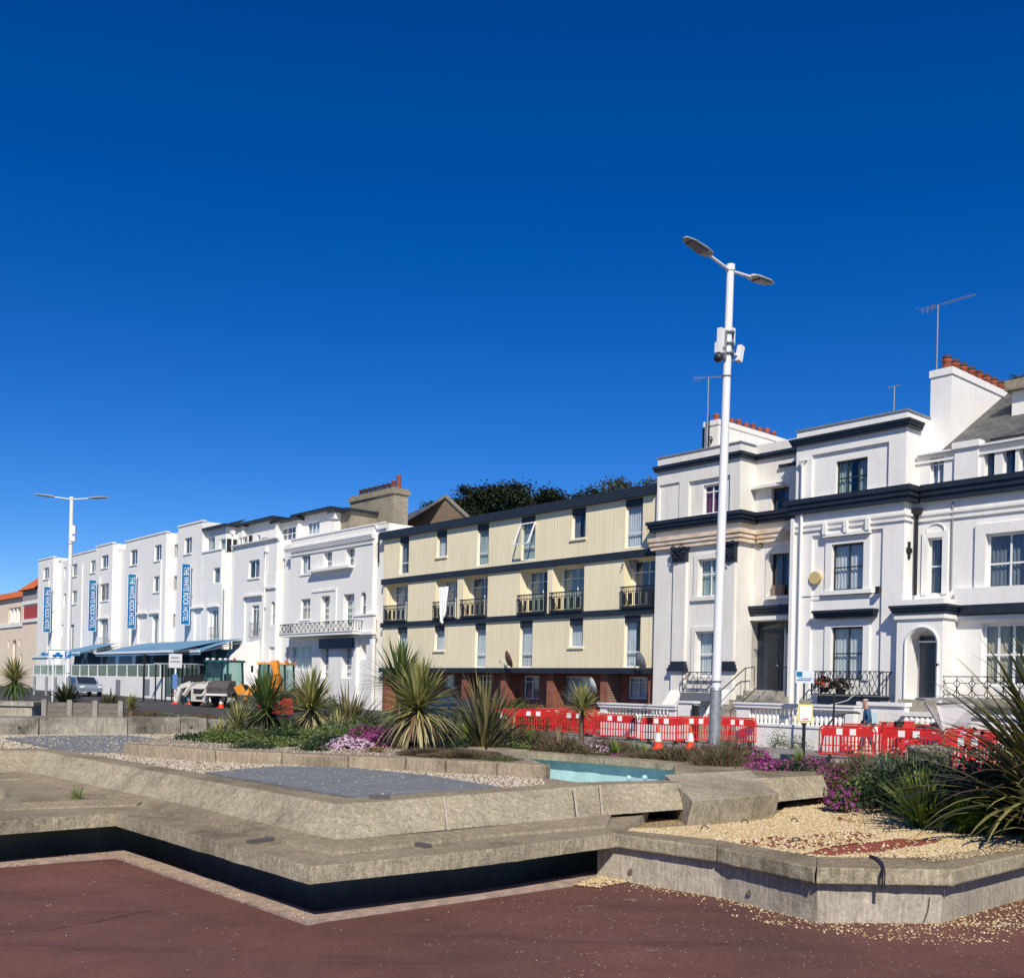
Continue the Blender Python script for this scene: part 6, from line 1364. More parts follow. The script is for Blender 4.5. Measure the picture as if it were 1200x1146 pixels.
bush('heath_bush','low grey-brown heath between daisies and brown shrubs','shrub',bsh(660,16.0,.55),.5,.4,.26,2000,L_hth,.03,twig=True)
bush('shrub','small rusty tinted plant at the foot of the pale daisy mound','shrub',bsh(440,13.7,.66),.18,.15,.12,500,leafmat('rusty_leaf',[(.30,.14,.05),(.2,.12,.04),(.10,.10,.03)]),.02)
bush('shrub','low dark green mat hanging over the edging near the blue basin','shrub',bsh(297,14.0,.66),.36,.25,.12,1800,L_mat,.022)
bush('shrub','second low dark green mat right of the first','shrub',bsh(368,13.8,.66),.24,.2,.15,1300,L_mat,.022)
bush('shrub','dark bushy shrub below the dark green palm','shrub',bsh(330,15.2,.62),.36,.3,.34,2200,L_mat,.03)
bush('shrub','grey-green shrub behind the magenta daisies','shrub',bsh(400,16.8,.55),.55,.4,.46,2600,L_gry,.035)
bush('shrub','mid green shrub between the two yellow palms','shrub',bsh(345,16.8,.55),.55,.4,.32,2000,L_shr,.035)
bush('shrub','leafy shrub at the left foot of the big palm','shrub',bsh(445,17.2,.5),.55,.4,.55,2200,L_gry,.04)
bush('shrub','dark shrub under the big palm on its right','shrub',bsh(520,15.6,.55),.45,.35,.30,1800,L_mat,.035)
bush('shrub','dark shrub under the big palm on its left','shrub',bsh(478,14.9,.58),.30,.3,.24,1400,L_mat,.03)
bush('shrub','green shrub at the foot of the bronze flax','shrub',bsh(552,16.0,.52),.4,.3,.26,1600,L_shr,.035)
bush('shrub','brown low growth in the soil strip by the edging','shrub',bsh(545,13.05,.69),.52,.26,.06,4200,L_hth,.02,twig=True)
bush('shrub','sparse olive growth at the right end of the soil strip','shrub',bsh(590,12.7,.69),.26,.22,.045,1700,L_shr,.018)
bush('shrub','dark twiggy growth at the left end of the soil strip','shrub',bsh(500,13.3,.69),.36,.28,.07,3000,L_hth,.02,twig=True)
bush('shrub','dark mass of leaves under the huge flax','shrub',(5.3,10.0,.40),1.2,1.0,.85,5200,L_mat,.06)
bush('shrub','dark leaves behind the bright green clump','shrub',(4.5,10.9,.42),.8,.7,.5,3400,L_mat,.05)
bush('shrub','dark leaves by the lower right edge','shrub',(5.0,8.6,.35),.65,.5,.42,3000,L_mat,.05)
bush('shrub','low plants at the left verge behind the bench','shrub',bsh(30,26,.5),1.8,.6,.35,2200,L_hth,.05,twig=True)
bush('shrub','brown low plants behind the left end of the bench','shrub',bsh(52,23,.65),.8,.4,.22,1600,L_hth,.04,twig=True)
bush('shrub','low green plants on the verge before the road','shrub',bsh(200,24,.60),.75,.4,.22,1500,L_gry,.04)
bush('shrub','low brown plants right of the bench','shrub',bsh(178,23,.62),.5,.4,.20,1200,L_hth,.04,twig=True)
bush('weed','weeds growing at the foot of the white balustrade','weed',tuple(FW(F((912,870),5.0)[0],5.0,ROAD+.05)),.45,.3,.75,500,L_shr,.05)
bush('weed','second tuft of weeds at the foot of the white balustrade','weed',tuple(FW(F((935,870),5.0)[0],5.0,ROAD+.05)),.5,.3,.6,500,L_gry,.05)
bush('hedge','low green hedge before the brick ground floor of the flats','hedge',tuple(FW(-4.2,4.6,ROAD)),3.6,.6,1.35,12000,L_hdg,.08)
bush('hedge','low hedge left of the small palm before the flats','hedge',tuple(FW(-9.5,4.6,ROAD)),3.0,.6,1.3,11000,L_hdg,.08)
bush('hedge','short clipped hedge before the white house','hedge',tuple(FW(-25.5,4.4,.0)),4.5,.6,1.1,12000,L_hdg,.08)
# yellow grass bank
sword('grass_tuft','fringe of dry grasses left of the cones','grass tuft',bsh(655,16.6,.5),.45,160,L_yel2,.010,40,88,.6); sword('grass_tuft','green grass blades beside the left cone','grass tuft',bsh(756,15.6,.5),.36,110,L_brt,.012,40,88,.5)
for i,(px,Y,z,rx,rz_,lm,lab) in enumerate([(262,17.5,.55,.5,.26,L_shr,'low shrub left of the pale leaning palm'),(300,18.5,.5,.7,.40,L_gry,'grey-green shrub behind the blue basin'),(335,19,.45,.8,.42,L_mat,'dark shrub between the first two palms'),(380,18,.5,.7,.45,L_shr,'mid green shrub right of the yellow palm'),(392,14.9,.62,.42,.24,L_mat,'dark leafy patch left of the pale daisies'),
 (425,18.2,.45,.8,.62,L_shr,'tall leafy shrub below the balcony house'),(455,19,.4,.7,.70,L_gry,'grey leafy bush behind the upright palm'),(505,18,.45,.7,.62,L_mat,'dark bush behind the big palm'),(545,18.5,.4,.8,.55,L_shr,'leafy bush between big palm and flax'),(590,17.5,.45,.6,.50,L_mat,'dark bush right of the bronze flax'),(612,17.2,.45,.5,.42,L_hth,'rusty heath bush beside the bronze flax'),
 (645,18.5,.35,.6,.45,L_shr,'green bush below the small thin palm'),(722,17.0,.45,.5,.30,L_shr,'green bush left of the two cones'),(790,15.2,.5,.45,.24,L_mat,'dark low bush at the foot of the lamp'),(845,13.2,.55,.40,.26,L_hth,'brown bush before the lamp base'),(930,12.6,.5,.45,.26,L_mat,'dark low plants below the notice post'),(1010,12.4,.42,.5,.42,L_hth,'brown stems right of the purple flowers'),(1050,12.6,.40,.6,.5,L_mat,'dark bush behind the grey-green clumps')]):
    bush('shrub',lab,'shrub',bsh(px,Y,z),rx,rx*.7,rz_,2600,lm,.034,twig=lm is L_hth)
for px,Y,z,r,n,lm,lab in [(602,17.0,.45,.75,70,L_brz,'arching bronze flax leaves behind the left barriers'),(640,18.0,.4,.6,50,L_dkg,'thin dark flax leaves before the second barrier'),(448,18.5,.4,.8,90,L_grn,'green flax between balcony house and big palm'),(385,19,.4,.8,90,L_dkg,'dark flax right of the yellow variegated palm'),(302,19,.4,.7,90,L_grn,'green sword leaves behind the pale leaning palm'),(1065,11.5,.40,.6,90,L_dkg,'dark sword leaves behind the bright green clump')]:
    sword('flax_plant',lab,'flax plant',bsh(px,Y,z),r,n,lm,.045,25,85,.7)
L_frs=leafmat('fresh_green_leaf',[(.10,.16,.035),(.16,.22,.06),(.07,.11,.03),(.20,.22,.08)])
for i,(px,Y,z,rx,rz_,lm,lab) in enumerate([(240,15.8,.66,.55,.12,L_mat,'low dark creeping plant at the left end of the planted bed'),(268,15.2,.66,.5,.20,L_frs,'fresh green mound at the left of the planted bed'),(322,14.6,.67,.45,.14,L_frs,'fresh green low plant before the dark bushy shrub'),(350,15.4,.66,.5,.26,L_frs,'fresh green mound under the yellow variegated palm'),(386,15.8,.62,.5,.36,L_frs,'light green bush behind the pale daisies'),
 (300,16.2,.62,.5,.26,L_shr,'olive low shrub under the dark green palm'),(430,16.4,.6,.5,.44,L_frs,'light green bush behind the magenta mound'),(515,16.6,.5,.5,.40,L_frs,'light green bush between the big palm and the bronze flax'),(600,16.2,.5,.45,.26,L_frs,'fresh green plant at the right foot of the bronze flax'),(668,16.0,.5,.4,.22,L_frs,'fresh green plant under the thin-trunked palm'),(748,15.0,.52,.35,.12,L_frs,'fresh green low plant between the daisies and the left cone'),(835,13.6,.56,.35,.16,L_frs,'fresh green plant below the lamp post'),(1022,11.6,.40,.4,.34,L_frs,'fresh green leaves left of the grey-green clump')]):
    bush('shrub',lab,'shrub',bsh(px,Y,z),rx,rx*.7,rz_,3000,lm,.034)
for px,Y,z,r,n,lm,lab in [(258,16.6,.6,.42,90,L_yel,'small yellow-striped sword plant at the left of the bed'),(338,16.2,.6,.45,110,L_grn,'short green sword leaves between the first two palms'),(396,17.2,.55,.62,130,L_yel,'yellow-green sword leaves behind the light green bush'),(545,17.6,.45,.8,90,L_brt,'bright green strap leaves behind the bronze flax'),(622,16.8,.5,.5,80,L_brt,'bright green strap leaves before the second barrier'),(722,15.8,.52,.3,90,L_brt,'bright grass-like leaves left of the cones')]:
    sword('flax_plant',lab,'flax plant',bsh(px,Y,z),r,n,lm,.04,20,86,.6)
# ================= trees behind =================
L_con=leafmat('dark_conifer_needles',[(.02,.035,.018),(.035,.055,.025),(.05,.06,.03),(.015,.022,.012)],.8); L_oli=leafmat('olive_tree_leaf',[(.07,.09,.035),(.12,.13,.05),(.05,.06,.03),(.15,.15,.07)],.8)
def tree(label,cat,x,y,zb,zt,r,lm,n=5200,layers=9,sz=.30,flat=1.0):
    t=thing('conifer_tree' if cat=='conifer' else 'tree',label,cat,(x,y,zb),0,'trees behind the flats'); H_=zt-zb; mb=MB().tube([(0,0,0),(.2,0,H_*.5),(.1,.1,H_*.92)],[.42,.28,.08],8); cr=MB(); cl=[]
    for k in range(layers*4):
        h=rp.uniform(.25,1.0); a=rp.uniform(0,6.283); rr=r*(1.15-h*.75 if flat==1 else math.sqrt(max(.05,1-((h-.5)/.55)**2)))*rp.uniform(.45,1.1); e=Vector((rr*math.cos(a),rr*math.sin(a),H_*h)); s_=Vector((0.1,0,H_*(h-.10)))
        mb.tube([s_,s_.lerp(e,.6)+Vector((0,0,.2)),e],[.09,.05,.02],4); cl.append((e,s_))
    per=int(n*2.2)//len(cl); sz*=.66
    for e,s_ in cl:
        cs=r*rp.uniform(.16,.34)
        for i in range(per):
            q=rp.random(); c=s_.lerp(e,.45+.6*q)+Vector((rp.triangular(-1,1,0)*cs*1.25,rp.triangular(-1,1,0)*cs*1.25,rp.triangular(-1,1,0)*cs*.6))
            d=Vector((rp.uniform(-1,1),rp.uniform(-1,1),rp.uniform(-.3,.6))).normalized()*sz*rp.uniform(.5,1.2); w_=d.cross(Vector((rp.random()-.5,rp.random()-.5,rp.random()))).normalized()*sz*.35
            cr.add([c-d*.5,c+w_,c+d*.5,c-w_],[(0,1,2,3)])
    mb.build('trunk',M_bark,t); cr.build('crown',lm,t); return t
def hill_tree(label,cat,px,ytop,Y,r,lm,zb=9,**k):
    p=PY(px,ytop,Y); return tree(label,cat,p.x,p.y,zb,p.z,r,lm,**k)
hill_tree('dark conifer at the left of the group above the flats','conifer',556,571,86,3.6,L_con,10,n=7000,sz=.38,flat=0)
hill_tree('tallest dark conifer of the group above the flats','conifer',590,570,88,4.2,L_con,10,n=8000,sz=.38,flat=0)
hill_tree('dark wide conifer at the centre right of the group above the flats','conifer',622,574,86,4.0,L_con,10,n=7000,sz=.38,flat=0)
hill_tree('dark conifer with a spreading top at the right of the group','conifer',648,577,84,3.2,L_con,9,n=5000,sz=.36,flat=0)
hill_tree('small dark conifer just left of the brick gable','conifer',498,588,92,2.2,L_con,9,n=2500,flat=0)
hill_tree('dark conifer behind the right half of the flats','conifer',676,575,84,3.4,L_con,9,n=5000,sz=.34,flat=0)
hill_tree('olive bush-like tree left of the larger olive one','tree',722,567,80,3.6,L_oli,8,n=5000,sz=.32,flat=0)
hill_tree('olive green bush-like tree above the right of the flats','tree',745,563,78,4.6,L_oli,8,n=8000,sz=.34,flat=0)
hill_tree('pointed small dark tree on the hill above the flats','conifer',702,572,80,2.6,L_con,8,n=4200,sz=.30)
hill_tree('low dark shrubby tree on the hill left of the olive one','conifer',684,577,80,2.6,L_con,8,n=3600,sz=.30,flat=0)
hill_tree('olive tree behind the slate roof at the right edge','tree',1190,441,62,2.6,L_oli,14,n=5200,sz=.24,flat=0)
mb=MB(); hv=[];
for i in range(30):
    for j in range(8):
        s=-34+i*3.2; wd=-16-j*9; e=min(1,i/5); q=FW(s+rnd.uniform(-1,1),wd); hv.append((q.x,q.y,-.5 if j==0 else (9.5*(1-math.exp(-j*.55))+noise.noise(Vector((s*.05,wd*.05,0)))*1.5)*e))
mb.add(hv,[(i*8+j,(i+1)*8+j,(i+1)*8+j+1,i*8+j+1) for i in range(29) for j in range(7)],0,True); struct(mb.build('hill',mat('hill_scrub',(.04,.055,.02),.9,noise_s=.4,noise_a=.5,bump=1,bump_s=1)))
p=PY(0,665,190); tree('distant dark tree at the far left behind the orange roof','tree',p.x-3,p.y,2,p.z+1,3.0,L_con,3000,flat=0)
# ================= street things =================
# lamps
def lamp(label,X,Y,zt,arm_dir,full=True):
    l=thing('street_lamp',label,'street lamp',(X,Y,ROAD),0,'white twin-arm street lamps'); H_=zt-ROAD
    MB().tube([(0,0,0),(0,0,2.0)],[.150,.145],18).tube([(0,0,1.98),(0,0,2.06)],[.162,.14],18).build('base_section',M_galv,l)
    MB().tube([(0,0,2.0),(0,0,H_*.55),(0,0,H_-.1)],[.118,.110,.095],18).tube([(0,0,H_-.12),(0,0,H_+.03)],[.115,.115],18).build('pole',M_wpaint,l)
    MB().tube([(0,0,H_*.78),(0,0,H_*.78+.02)],[.13,.13],16).tube([(0,0,2.2),(0,0,2.23)],[.145,.145],16).build('pole_collar',M_grey,l)
    a=Vector((math.cos(arm_dir),math.sin(arm_dir),0))
    for sg in(1,-1):
        d=a*sg; s_=Vector((-d.y,d.x,0)); up=Vector((0,0,1)); tilt=up*.10
        MB().tube([(0,0,H_-.12),d*.95+Vector((0,0,H_+.0))],[.04,.035],10).build('arm',M_wpaint,l)
        c0=d*.86+Vector((0,0,H_+.0)); L=1.05; hd=MB(); rings=[]
        for t,w,h in((0,.07,.04),(.06,.16,.07),(.3,.19,.08),(.75,.17,.06),(.97,.09,.04),(1,.04,.02)):
            c=c0+(d+tilt)*L*t; rings.append([c+s_*w*x+up*h*z for x,z in((-1,-.1),(-.8,.6),(-.3,1),(.3,1),(.8,.6),(1,-.1),(.8,-.35),(-.8,-.35))])
        hd.loft(rings); h_=hd.build('lamp_head',mat('lamp_grey',(.35,.37,.38),.4,.5),l)
        pn=MB(); c1=c0+(d+tilt)*.28-up*.035; c2=c0+(d+tilt)*.86-up*.03; pn.add([c1-s_*.14,c1+s_*.14,c2+s_*.11,c2-s_*.11,c1-s_*.14-up*.02,c1+s_*.14-up*.02,c2+s_*.11-up*.02,c2-s_*.11-up*.02],[(0,1,2,3),(7,6,5,4),(0,4,5,1),(1,5,6,2),(2,6,7,3),(3,7,4,0)]); pn.build('led_panel',mat('led_lens',(.09,.10,.11),.3,.5),h_)
    if full:
        z=H_*.855 if 0 else H_-1.98
        for x,y,zz,sx,sz in((-.22,.05,z+.12,.20,.46),(.20,.03,z+.25,.13,.42)): MB().cbox((x,y,zz),(sx,.12,sz)).build('equipment_box',M_wpaint,l)
        MB().box(-.17,-.12,-.06,.06,z-.42,z+.3).box(.12,.17,-.06,.06,z-.42,z+.35).build('mounting_rail',M_grey,l)
        for zz in(z-.25,z,z+.28): MB().tube([(0,0,zz),(0,0,zz+.03)],[.17,.17],14).build('strap',M_galv,l)
        MB().tube([(.1,0,z-.2),(.42,-.05,z-.2)],.035,8).cbox((.46,-.05,z-.14),(.16,.12,.42),Matrix.Rotation(R(12),3,'Y')).build('camera_bracket',M_wpaint,l)
        MB().tube([(-.1,0,z-.25),(-.38,-.03,z-.25)],.035,8).cbox((-.42,-.03,z-.2),(.15,.14,.26)).build('camera_bracket',M_wpaint,l)
        MB().ball((-.42,-.04,z-.45),.13,10,sc=(1,1,.9)).build('camera_dome',M_dframe,l)
    else:
        MB().cbox((.1,0,H_-1.95),(.28,.2,.5)).cbox((.12,-.05,H_-2.5),(.26,.2,.3)).build('equipment_box',M_wpaint,l)
    return l
Yl=26.0; p=PY(855,312,Yl)
lp=lamp('tall white twin-arm street lamp with cameras, in front of the left villa',PY(838,805,Yl).x,Yl,p.z,0)
lean=(p.x-PY(838,805,Yl).x)/(p.z-CAMZ)
# arm direction from the two head tips
lp.rotation_euler=(0,0,0)
A1=PY(803,288,Yl); A2=PY(905,334,Yl)
for ch in lp.children: pass
lp.matrix_world=Matrix.Translation(lp.location)@Matrix.Rotation(lean,4,'Y')@Matrix.Rotation(R(43),4,'Z')
p=PY(84,583,62.); l2=lamp('smaller-looking distant white twin-arm street lamp at the left before the hotel',PY(79.5,793,62.).x,62.,p.z,0,False); l2.rotation_euler=(0,0,R(6)); l2.scale=(1.15,1.15,1)
# barriers
def barrier():
    r=thing('road_barrier','red plastic barrier','barrier',(0,0,0),0,'red plastic road barriers')
    # outline with rounded shoulders
    def outline(n=6,rad=.16,W=1.0,z0=.12,z1=1.0):
        pts=[(-W,z0),(-W,z1-rad)]
        for k in range(1,n+1): t=math.pi/2*k/n; pts.append((-W+rad-rad*math.cos(t),z1-rad+rad*math.sin(t)))
        for k in range(0,n+1): t=math.pi/2*k/n; pts.append((W-rad+rad*math.sin(t),z1-rad+rad*math.cos(t)))
        pts.append((W,z0)); return pts
    MB().tube([(x,0,z) for x,z in outline()],.028,6).tube([(-1,0,.14),(1,0,.14)],.03,6).build('frame',M_redpl,r)
    bp=[(-.93,.70),(.93,.70),(.95,.85),(.84,.965),(-.84,.965),(-.95,.85)]
    mb=MB(); mb.add([(x,-.025,z) for x,z in bp]+[(x,.025,z) for x,z in bp],[tuple(range(6)),tuple(range(6,12))[::-1]]+[(i,6+i,6+(i+1)%6,(i+1)%6) for i in range(6)]); mb.build('top_board',M_redpl,r)
    mb=MB()
    for x in(-.28,.20): mb.box(x-.11,x+.11,-.033,-.026,.74,.93).box(x-.11,x+.11,.026,.033,.74,.93)
    mb.build('reflector',M_refl,r)
    mb=MB()
    for k in range(15): x=-.90+k*.1286; mb.box(x-.022,x+.022,-.015,.015,.15,.71)
    mb.box(-.97,.97,-.018,.018,.40,.43); mb.build('slats',M_redpl,r)
    for x in(-.62,.62): MB().box(x-.07,x+.07,-.28,.28,0,.06).box(x-.05,x+.05,-.05,.05,.06,.14).build('foot',M_rub,r)
    return r
B0=barrier(); used=False
def put_barrier(x0,y0,x1,y1,Y0,lab,Y1=None,tilt=0):
    "from the base-left pixel to the base-right pixel on the road"
    global used
    a=Vector(xy(P(x0,y0,ROAD+.1) if Y0<50 else PY(x0,y0,Y0))); b_=Vector(xy(P(x1,y1,ROAD+.1) if Y0<50 else PY(x1,y1,Y1 or Y0))); d=(b_-a).normalized(); c=(a+b_)/2
    o=B0 if not used else copy_tree(B0); used=True
    o.location=(c.x,c.y,ROAD+.12 if Y0<50 else ground_z(c.x,c.y)); o.scale=((b_-a).length/2.04 if Y0<50 else .95,1,.93); o.rotation_euler=(0,tilt,math.atan2(d.y,d.x)); o['label']=lab; return o
G=[((556,856,604,857),42,43,'red barrier at the far left end of the left line'),((602,858,650,860),40.5,41.5,'second red barrier from the left, behind the thin palm leaves'),((650,861,697,864),39,40,'red barrier directly behind the small thin-trunked palm'),
 ((697,866,746,868.5),37.4,38.2,'red barrier with upright slats left of the two cones'),((750,871,801,873),35.6,36.4,'red barrier directly behind the left traffic cone'),((792,871,840,872),39.5,38.5,'red barrier crossing behind the tall lamp post'),((843,872,886,874),37.0,35.6,'red barrier just right of the tall street lamp'),
 ((625,855,672,856),45,44,'rear red barrier in the second line at left'),((676,858,720,859),43.5,43,'rear red barrier in the second line behind the small palm')]
for (x0,y0,x1,y1),Ya,Yb,lab in G: put_barrier(x0,y0,x1,y1,Ya,lab,Yb)
G2=[((959,889,1026,892),32.6,32.0,'red barrier at the left end of the right group beside the notice post'),((1030,892,1103,896),32.2,31.6,'second red barrier of the right group, below the walking man'),((1104,893,1172,897),31.5,31.0,'red barrier half hidden by the huge flax'),
 ((985,884.5,1050,885.5),35.0,34.6,'rear red barrier behind the left one of the right group'),((1052,886,1118,887),34.4,34.0,'rear red barrier beside the digging machine'),((1120,887,1185,889),34.0,33.6,'rear red barrier behind the flax leaves'),((1100,908,1168,910),29.5,29.5,'red barrier lying low behind the flax at right')]
for (x0,y0,x1,y1),Ya,Yb,lab in G2: put_barrier(x0,y0,x1,y1,Ya,lab,Yb)
# red-white cones
def cone():
    r=thing('traffic_cone','traffic cone','cone',(0,0,0),0,'orange and white traffic cones')
    MB().box(-.21,.21,-.21,.21,0,.035).lathe((0,0,.035),[(.15,0),(.115,.2)],16).build('base',M_orange,r)
    MB().lathe((0,0,.235),[(.115,0),(.067,.27)],16).build('reflective_sleeve',M_refl,r); MB().lathe((0,0,.505),[(.067,0),(.03,.22),(.02,.225)],16).build('tip',M_orange,r); return r
C0=cone(); cu=False
for px,py,Y,l in((771,878,35.2,'left one of the two cones standing before the red barriers'),(809,878,35.2,'right one of the two cones, close to the tall lamp post'),(205.5,827,63,'cone at the far left of the road works by the bus stop flag'),(231,829,61,'cone under the arm of the white digger'),(259,832,57,'cone at the right front wheel of the white digger'),(281.5,829,60,'cone partly behind the small pale palm'),(223,827,62,'cone beside the dark road plate left of the white digger')):
    o=C0 if not cu else copy_tree(C0); cu=True; q=P(px,py,ROAD+.1) if Y<50 else PY(px,py,Y); o.location=(q.x,q.y,ROAD+.12 if Y<50 else ground_z(q.x,q.y)); o['label']=l
# plastic barriers near the diggers
for (x0,x1,Y,l) in((300,345,53,'red barrier in front of the orange digger'),): put_barrier(x0,830,x1,830,Y,l,Y-.5)
# posts and notice
def post(name,label,cat,px,Y,ztop_px,board=None,r=.035,m=None,base=ROAD):
    x=GX(px,Y); zt=PY(px,ztop_px,Y).z; t=thing(name,label,cat,(x,Y,base)); MB().tube([(0,0,0),(0,0,zt-base)],r,8).build('post',m or M_black,t); return t,zt-base,x
t,h_,x=post('notice_post','black post with a yellow-edged site notice taped to it before the balustrade','notice post',943,29.0,822)
MB().box(-.21,.21,-.06,-.045,h_-.60,h_-.06).box(-.27,.24,-.058,-.05,h_-.5,h_-.4).build('yellow_wrap',mat('yellow_plastic',(.72,.64,.25),.5),t); MB().box(-.155,.165,-.075,-.065,h_-.54,h_-.12).build('paper_notice',M_signw,t); MB().box(-.16,.16,-.06,-.045,h_-.07,h_+.04).build('top_plate',M_stone,t)
MB().box(-.09,.09,-.078,-.076,h_-.50,h_-.47).build('red_text_line',M_redpl,t)
t,h_,x=post('parking_sign','short post with a small pale blue parking plate above the balustrade','sign',941.5,33.5,786,r=.03)
MB().box(-.30,.30,-.05,-.03,h_-.40,h_).build('plate',mat('pale_sign',(.62,.68,.72),.4),t); MB().box(-.27,-.08,-.055,-.051,h_-.19,h_-.03).box(-.27,.2,-.055,-.051,h_-.32,h_-.29).box(-.2,.24,-.055,-.051,h_-.26,h_-.235).build('blue_mark',M_signb,t)
t,h_,x=post('thin_post','thin dark post between notice and walking man','post',977,31.5,812,r=.03)
# walking man (only his upper half shows above the barriers)
def person():
    Y=YW(1017,5.5,840); q=PY(1017,819,Y); zt=q.z; gz=ROAD+.12; H_=zt-gz; k=H_/1.78
    r=thing('person','grey-haired man in a blue top walking left behind the red barriers','person',(q.x,Y,gz),R(158))
    def skin(name,pts,edges,rad,mt,sub=2,parent=r):
        me=bpy.data.meshes.new(name); me.from_pydata([Vector(p)*k for p in pts],edges,[]); o=bpy.data.objects.new(name,me); COL.objects.link(o); o.parent=parent
        md=o.modifiers.new('skin','SKIN'); md.use_smooth_shade=True
        for i,v in enumerate(me.skin_vertices[0].data): v.radius=(rad[i][0]*k,rad[i][1]*k); v.use_root=(i==0)
        s_=o.modifiers.new('sub','SUBSURF'); s_.levels=sub; s_.render_levels=sub; me.materials.append(mt); return o
    # faces +x
    M_skin=mat('skin',(.50,.27,.18),.6); M_top=mat('blue_top',(.04,.10,.20),.8); M_tr=mat('dark_trousers',(.05,.07,.12),.8)
    pts=[(0,0,.95),(0,0,1.15),(.01,0,1.35),(.03,0,1.47),(.06,0,1.56),(.09,0,1.66),(.10,0,1.73), (0,.18,1.40),(-.08,.24,1.16),(.06,.22,.94), (0,-.18,1.40),(.05,-.24,1.15),(.22,-.2,.98), (0,.10,.86),(.14,.10,.50),(.20,.1,.08),(.30,.1,.03), (0,-.10,.86),(-.08,-.10,.50),(-.28,-.1,.14),(-.2,-.1,.03)]
    ed=[(0,1),(1,2),(2,3),(3,4),(4,5),(5,6),(2,7),(7,8),(8,9),(2,10),(10,11),(11,12),(0,13),(13,14),(14,15),(15,16),(0,17),(17,18),(18,19),(19,20)]
    rad=[(.14,.17),(.13,.16),(.15,.19),(.07,.09),(.055,.06),(.095,.085),(.07,.065),(.07,.07),(.05,.05),(.035,.035),(.07,.07),(.05,.05),(.035,.035),(.09,.09),(.065,.065),(.045,.045),(.04,.04),(.09,.09),(.065,.065),(.045,.045),(.04,.04)]
    b=skin('body',pts,ed,rad,M_skin)
    skin('jacket',[(0,0,.93),(0,0,1.15),(.0,0,1.36),(.02,0,1.47),(0,.19,1.40),(-.08,.25,1.16),(.05,.23,.98),(0,-.19,1.40),(.05,-.25,1.15),(.20,-.21,1.0)],[(0,1),(1,2),(2,3),(2,4),(4,5),(5,6),(2,7),(7,8),(8,9)],[(.165,.195),(.15,.18),(.17,.21),(.08,.10),(.09,.09),(.065,.065),(.05,.05),(.09,.09),(.065,.065),(.05,.05)],M_top,2,b)
    skin('trousers',[(0,0,.97),(0,0,.88),(.0,.10,.84),(.13,.10,.50),(.19,.1,.12),(0,-.10,.84),(-.08,-.10,.50),(-.26,-.1,.18)],[(0,1),(1,2),(2,3),(3,4),(1,5),(5,6),(6,7)],[(.16,.18),(.155,.18),(.11,.11),(.085,.085),(.07,.07),(.11,.11),(.085,.085),(.07,.07)],M_tr,2,b)
    MB().ball((.07*k,0,1.735*k),.088*k,10,sc=(1,1,.6)).build('hair',mat('grey_hair',(.42,.36,.32),.9),b)
    mb=MB().ball((.195*k,0,1.655*k),.018*k,6); mb.build('nose',M_skin,b)
    for s_ in(-1,1): MB().ball((.175*k,.035*s_*k,1.685*k),.012*k,6).build('eye',M_dark,b); MB().ball((.08*k,.09*s_*k,1.665*k),.022*k,6,sc=(.5,1,1.4)).build('ear',M_skin,b)
    MB().box(.18*k,.19*k,-.025*k,.025*k,1.605*k,1.615*k).build('mouth',mat('lips',(.3,.1,.08),.7),b)
    for s_,hx,hz in((1,.07,.90),(-1,.25,.93)):
        mb=MB().ball((hx*k,s_*.215*k,hz*k),.04*k,8,sc=(1,1,1.2))
        for f in range(4): mb.tube([(hx*k+(-.024+.016*f)*k,s_*.215*k,(hz-.035)*k),(hx*k+(-.02+.016*f)*k,s_*.21*k,(hz-.075-.008*(f%3))*k),(hx*k+(-.012+.016*f)*k,s_*.198*k,(hz-.105-.006*(f%2))*k)],[.009*k,.008*k,.006*k],5)
        mb.tube([(hx*k+.03*k,s_*.21*k,hz*k),(hx*k+.055*k,s_*.2*k,(hz-.05)*k)],[.010*k,.007*k],5); mb.build('hand',M_skin,b)
    bag=thing('shoulder_bag','pale blue bag slung on the walking man','bag',(q.x,Y,gz),R(158)); mb=MB(); mb.loft([[(-.26*k+dx,y*k,z*k) for y,z in((-.18,1.30),(.10,1.34),(.16,1.02),(-.16,.98))] for dx in(0,.10*k)],0); mb.build('bag_body',mat('pale_blue_cloth',(.35,.55,.62),.8),bag); MB().tube([(-.2*k,-.1*k,1.3*k),(0,.0,1.5*k),(.16*k,.08*k,1.35*k)],.012,5).build('strap',mat('pale_blue_cloth',(.35,.55,.62),.8),bag)
person()
# leaning panels and compressor among the right barriers
YB=YW(1110,5.4); q=PY(1108,862,YB)
t=thing('site_board','pair of big grey and white boards propped as an open wedge behind the right barriers','board',(q.x,YB,ROAD))
a=PY(1084,822,YB);b_=PY(1145,821,YB-.4);c=PY(1135,858,YB);d=PY(1106,860,YB); off=Vector(t.location)
mb=MB();
def slab(mb,pts,th=.04,mi=0):
    n=(pts[1]-pts[0]).cross(pts[2]-pts[0]).normalized()*th; m_=len(pts); mb.add(list(pts)+[p+n for p in pts],[tuple(range(m_)),tuple(range(m_,2*m_))[::-1]]+[(i,m_+i,m_+(i+1)%m_,(i+1)%m_) for i in range(m_)],mi)
slab(mb,[a-off,PY(1102,838,YB+.1)-off,d-off]); mb.build('left_panel',mat('grey_board',(.30,.28,.28),.7),t)
mb=MB(); slab(mb,[PY(1097,824,YB+.05)-off,PY(1142,824,YB-.3)-off,c-off,d-off]); mb.build('right_panel',mat('pale_board',(.62,.60,.60),.7),t)
mb=MB(); slab(mb,[a-off+Vector((0,0,.03)),b_-off+Vector((0,.0,.03)),b_-off+Vector((.1,1.0,.06)),a-off+Vector((.1,1.0,.06))]); mb.build('top_panel',mat('grey_board',(.30,.28,.28),.7),t)
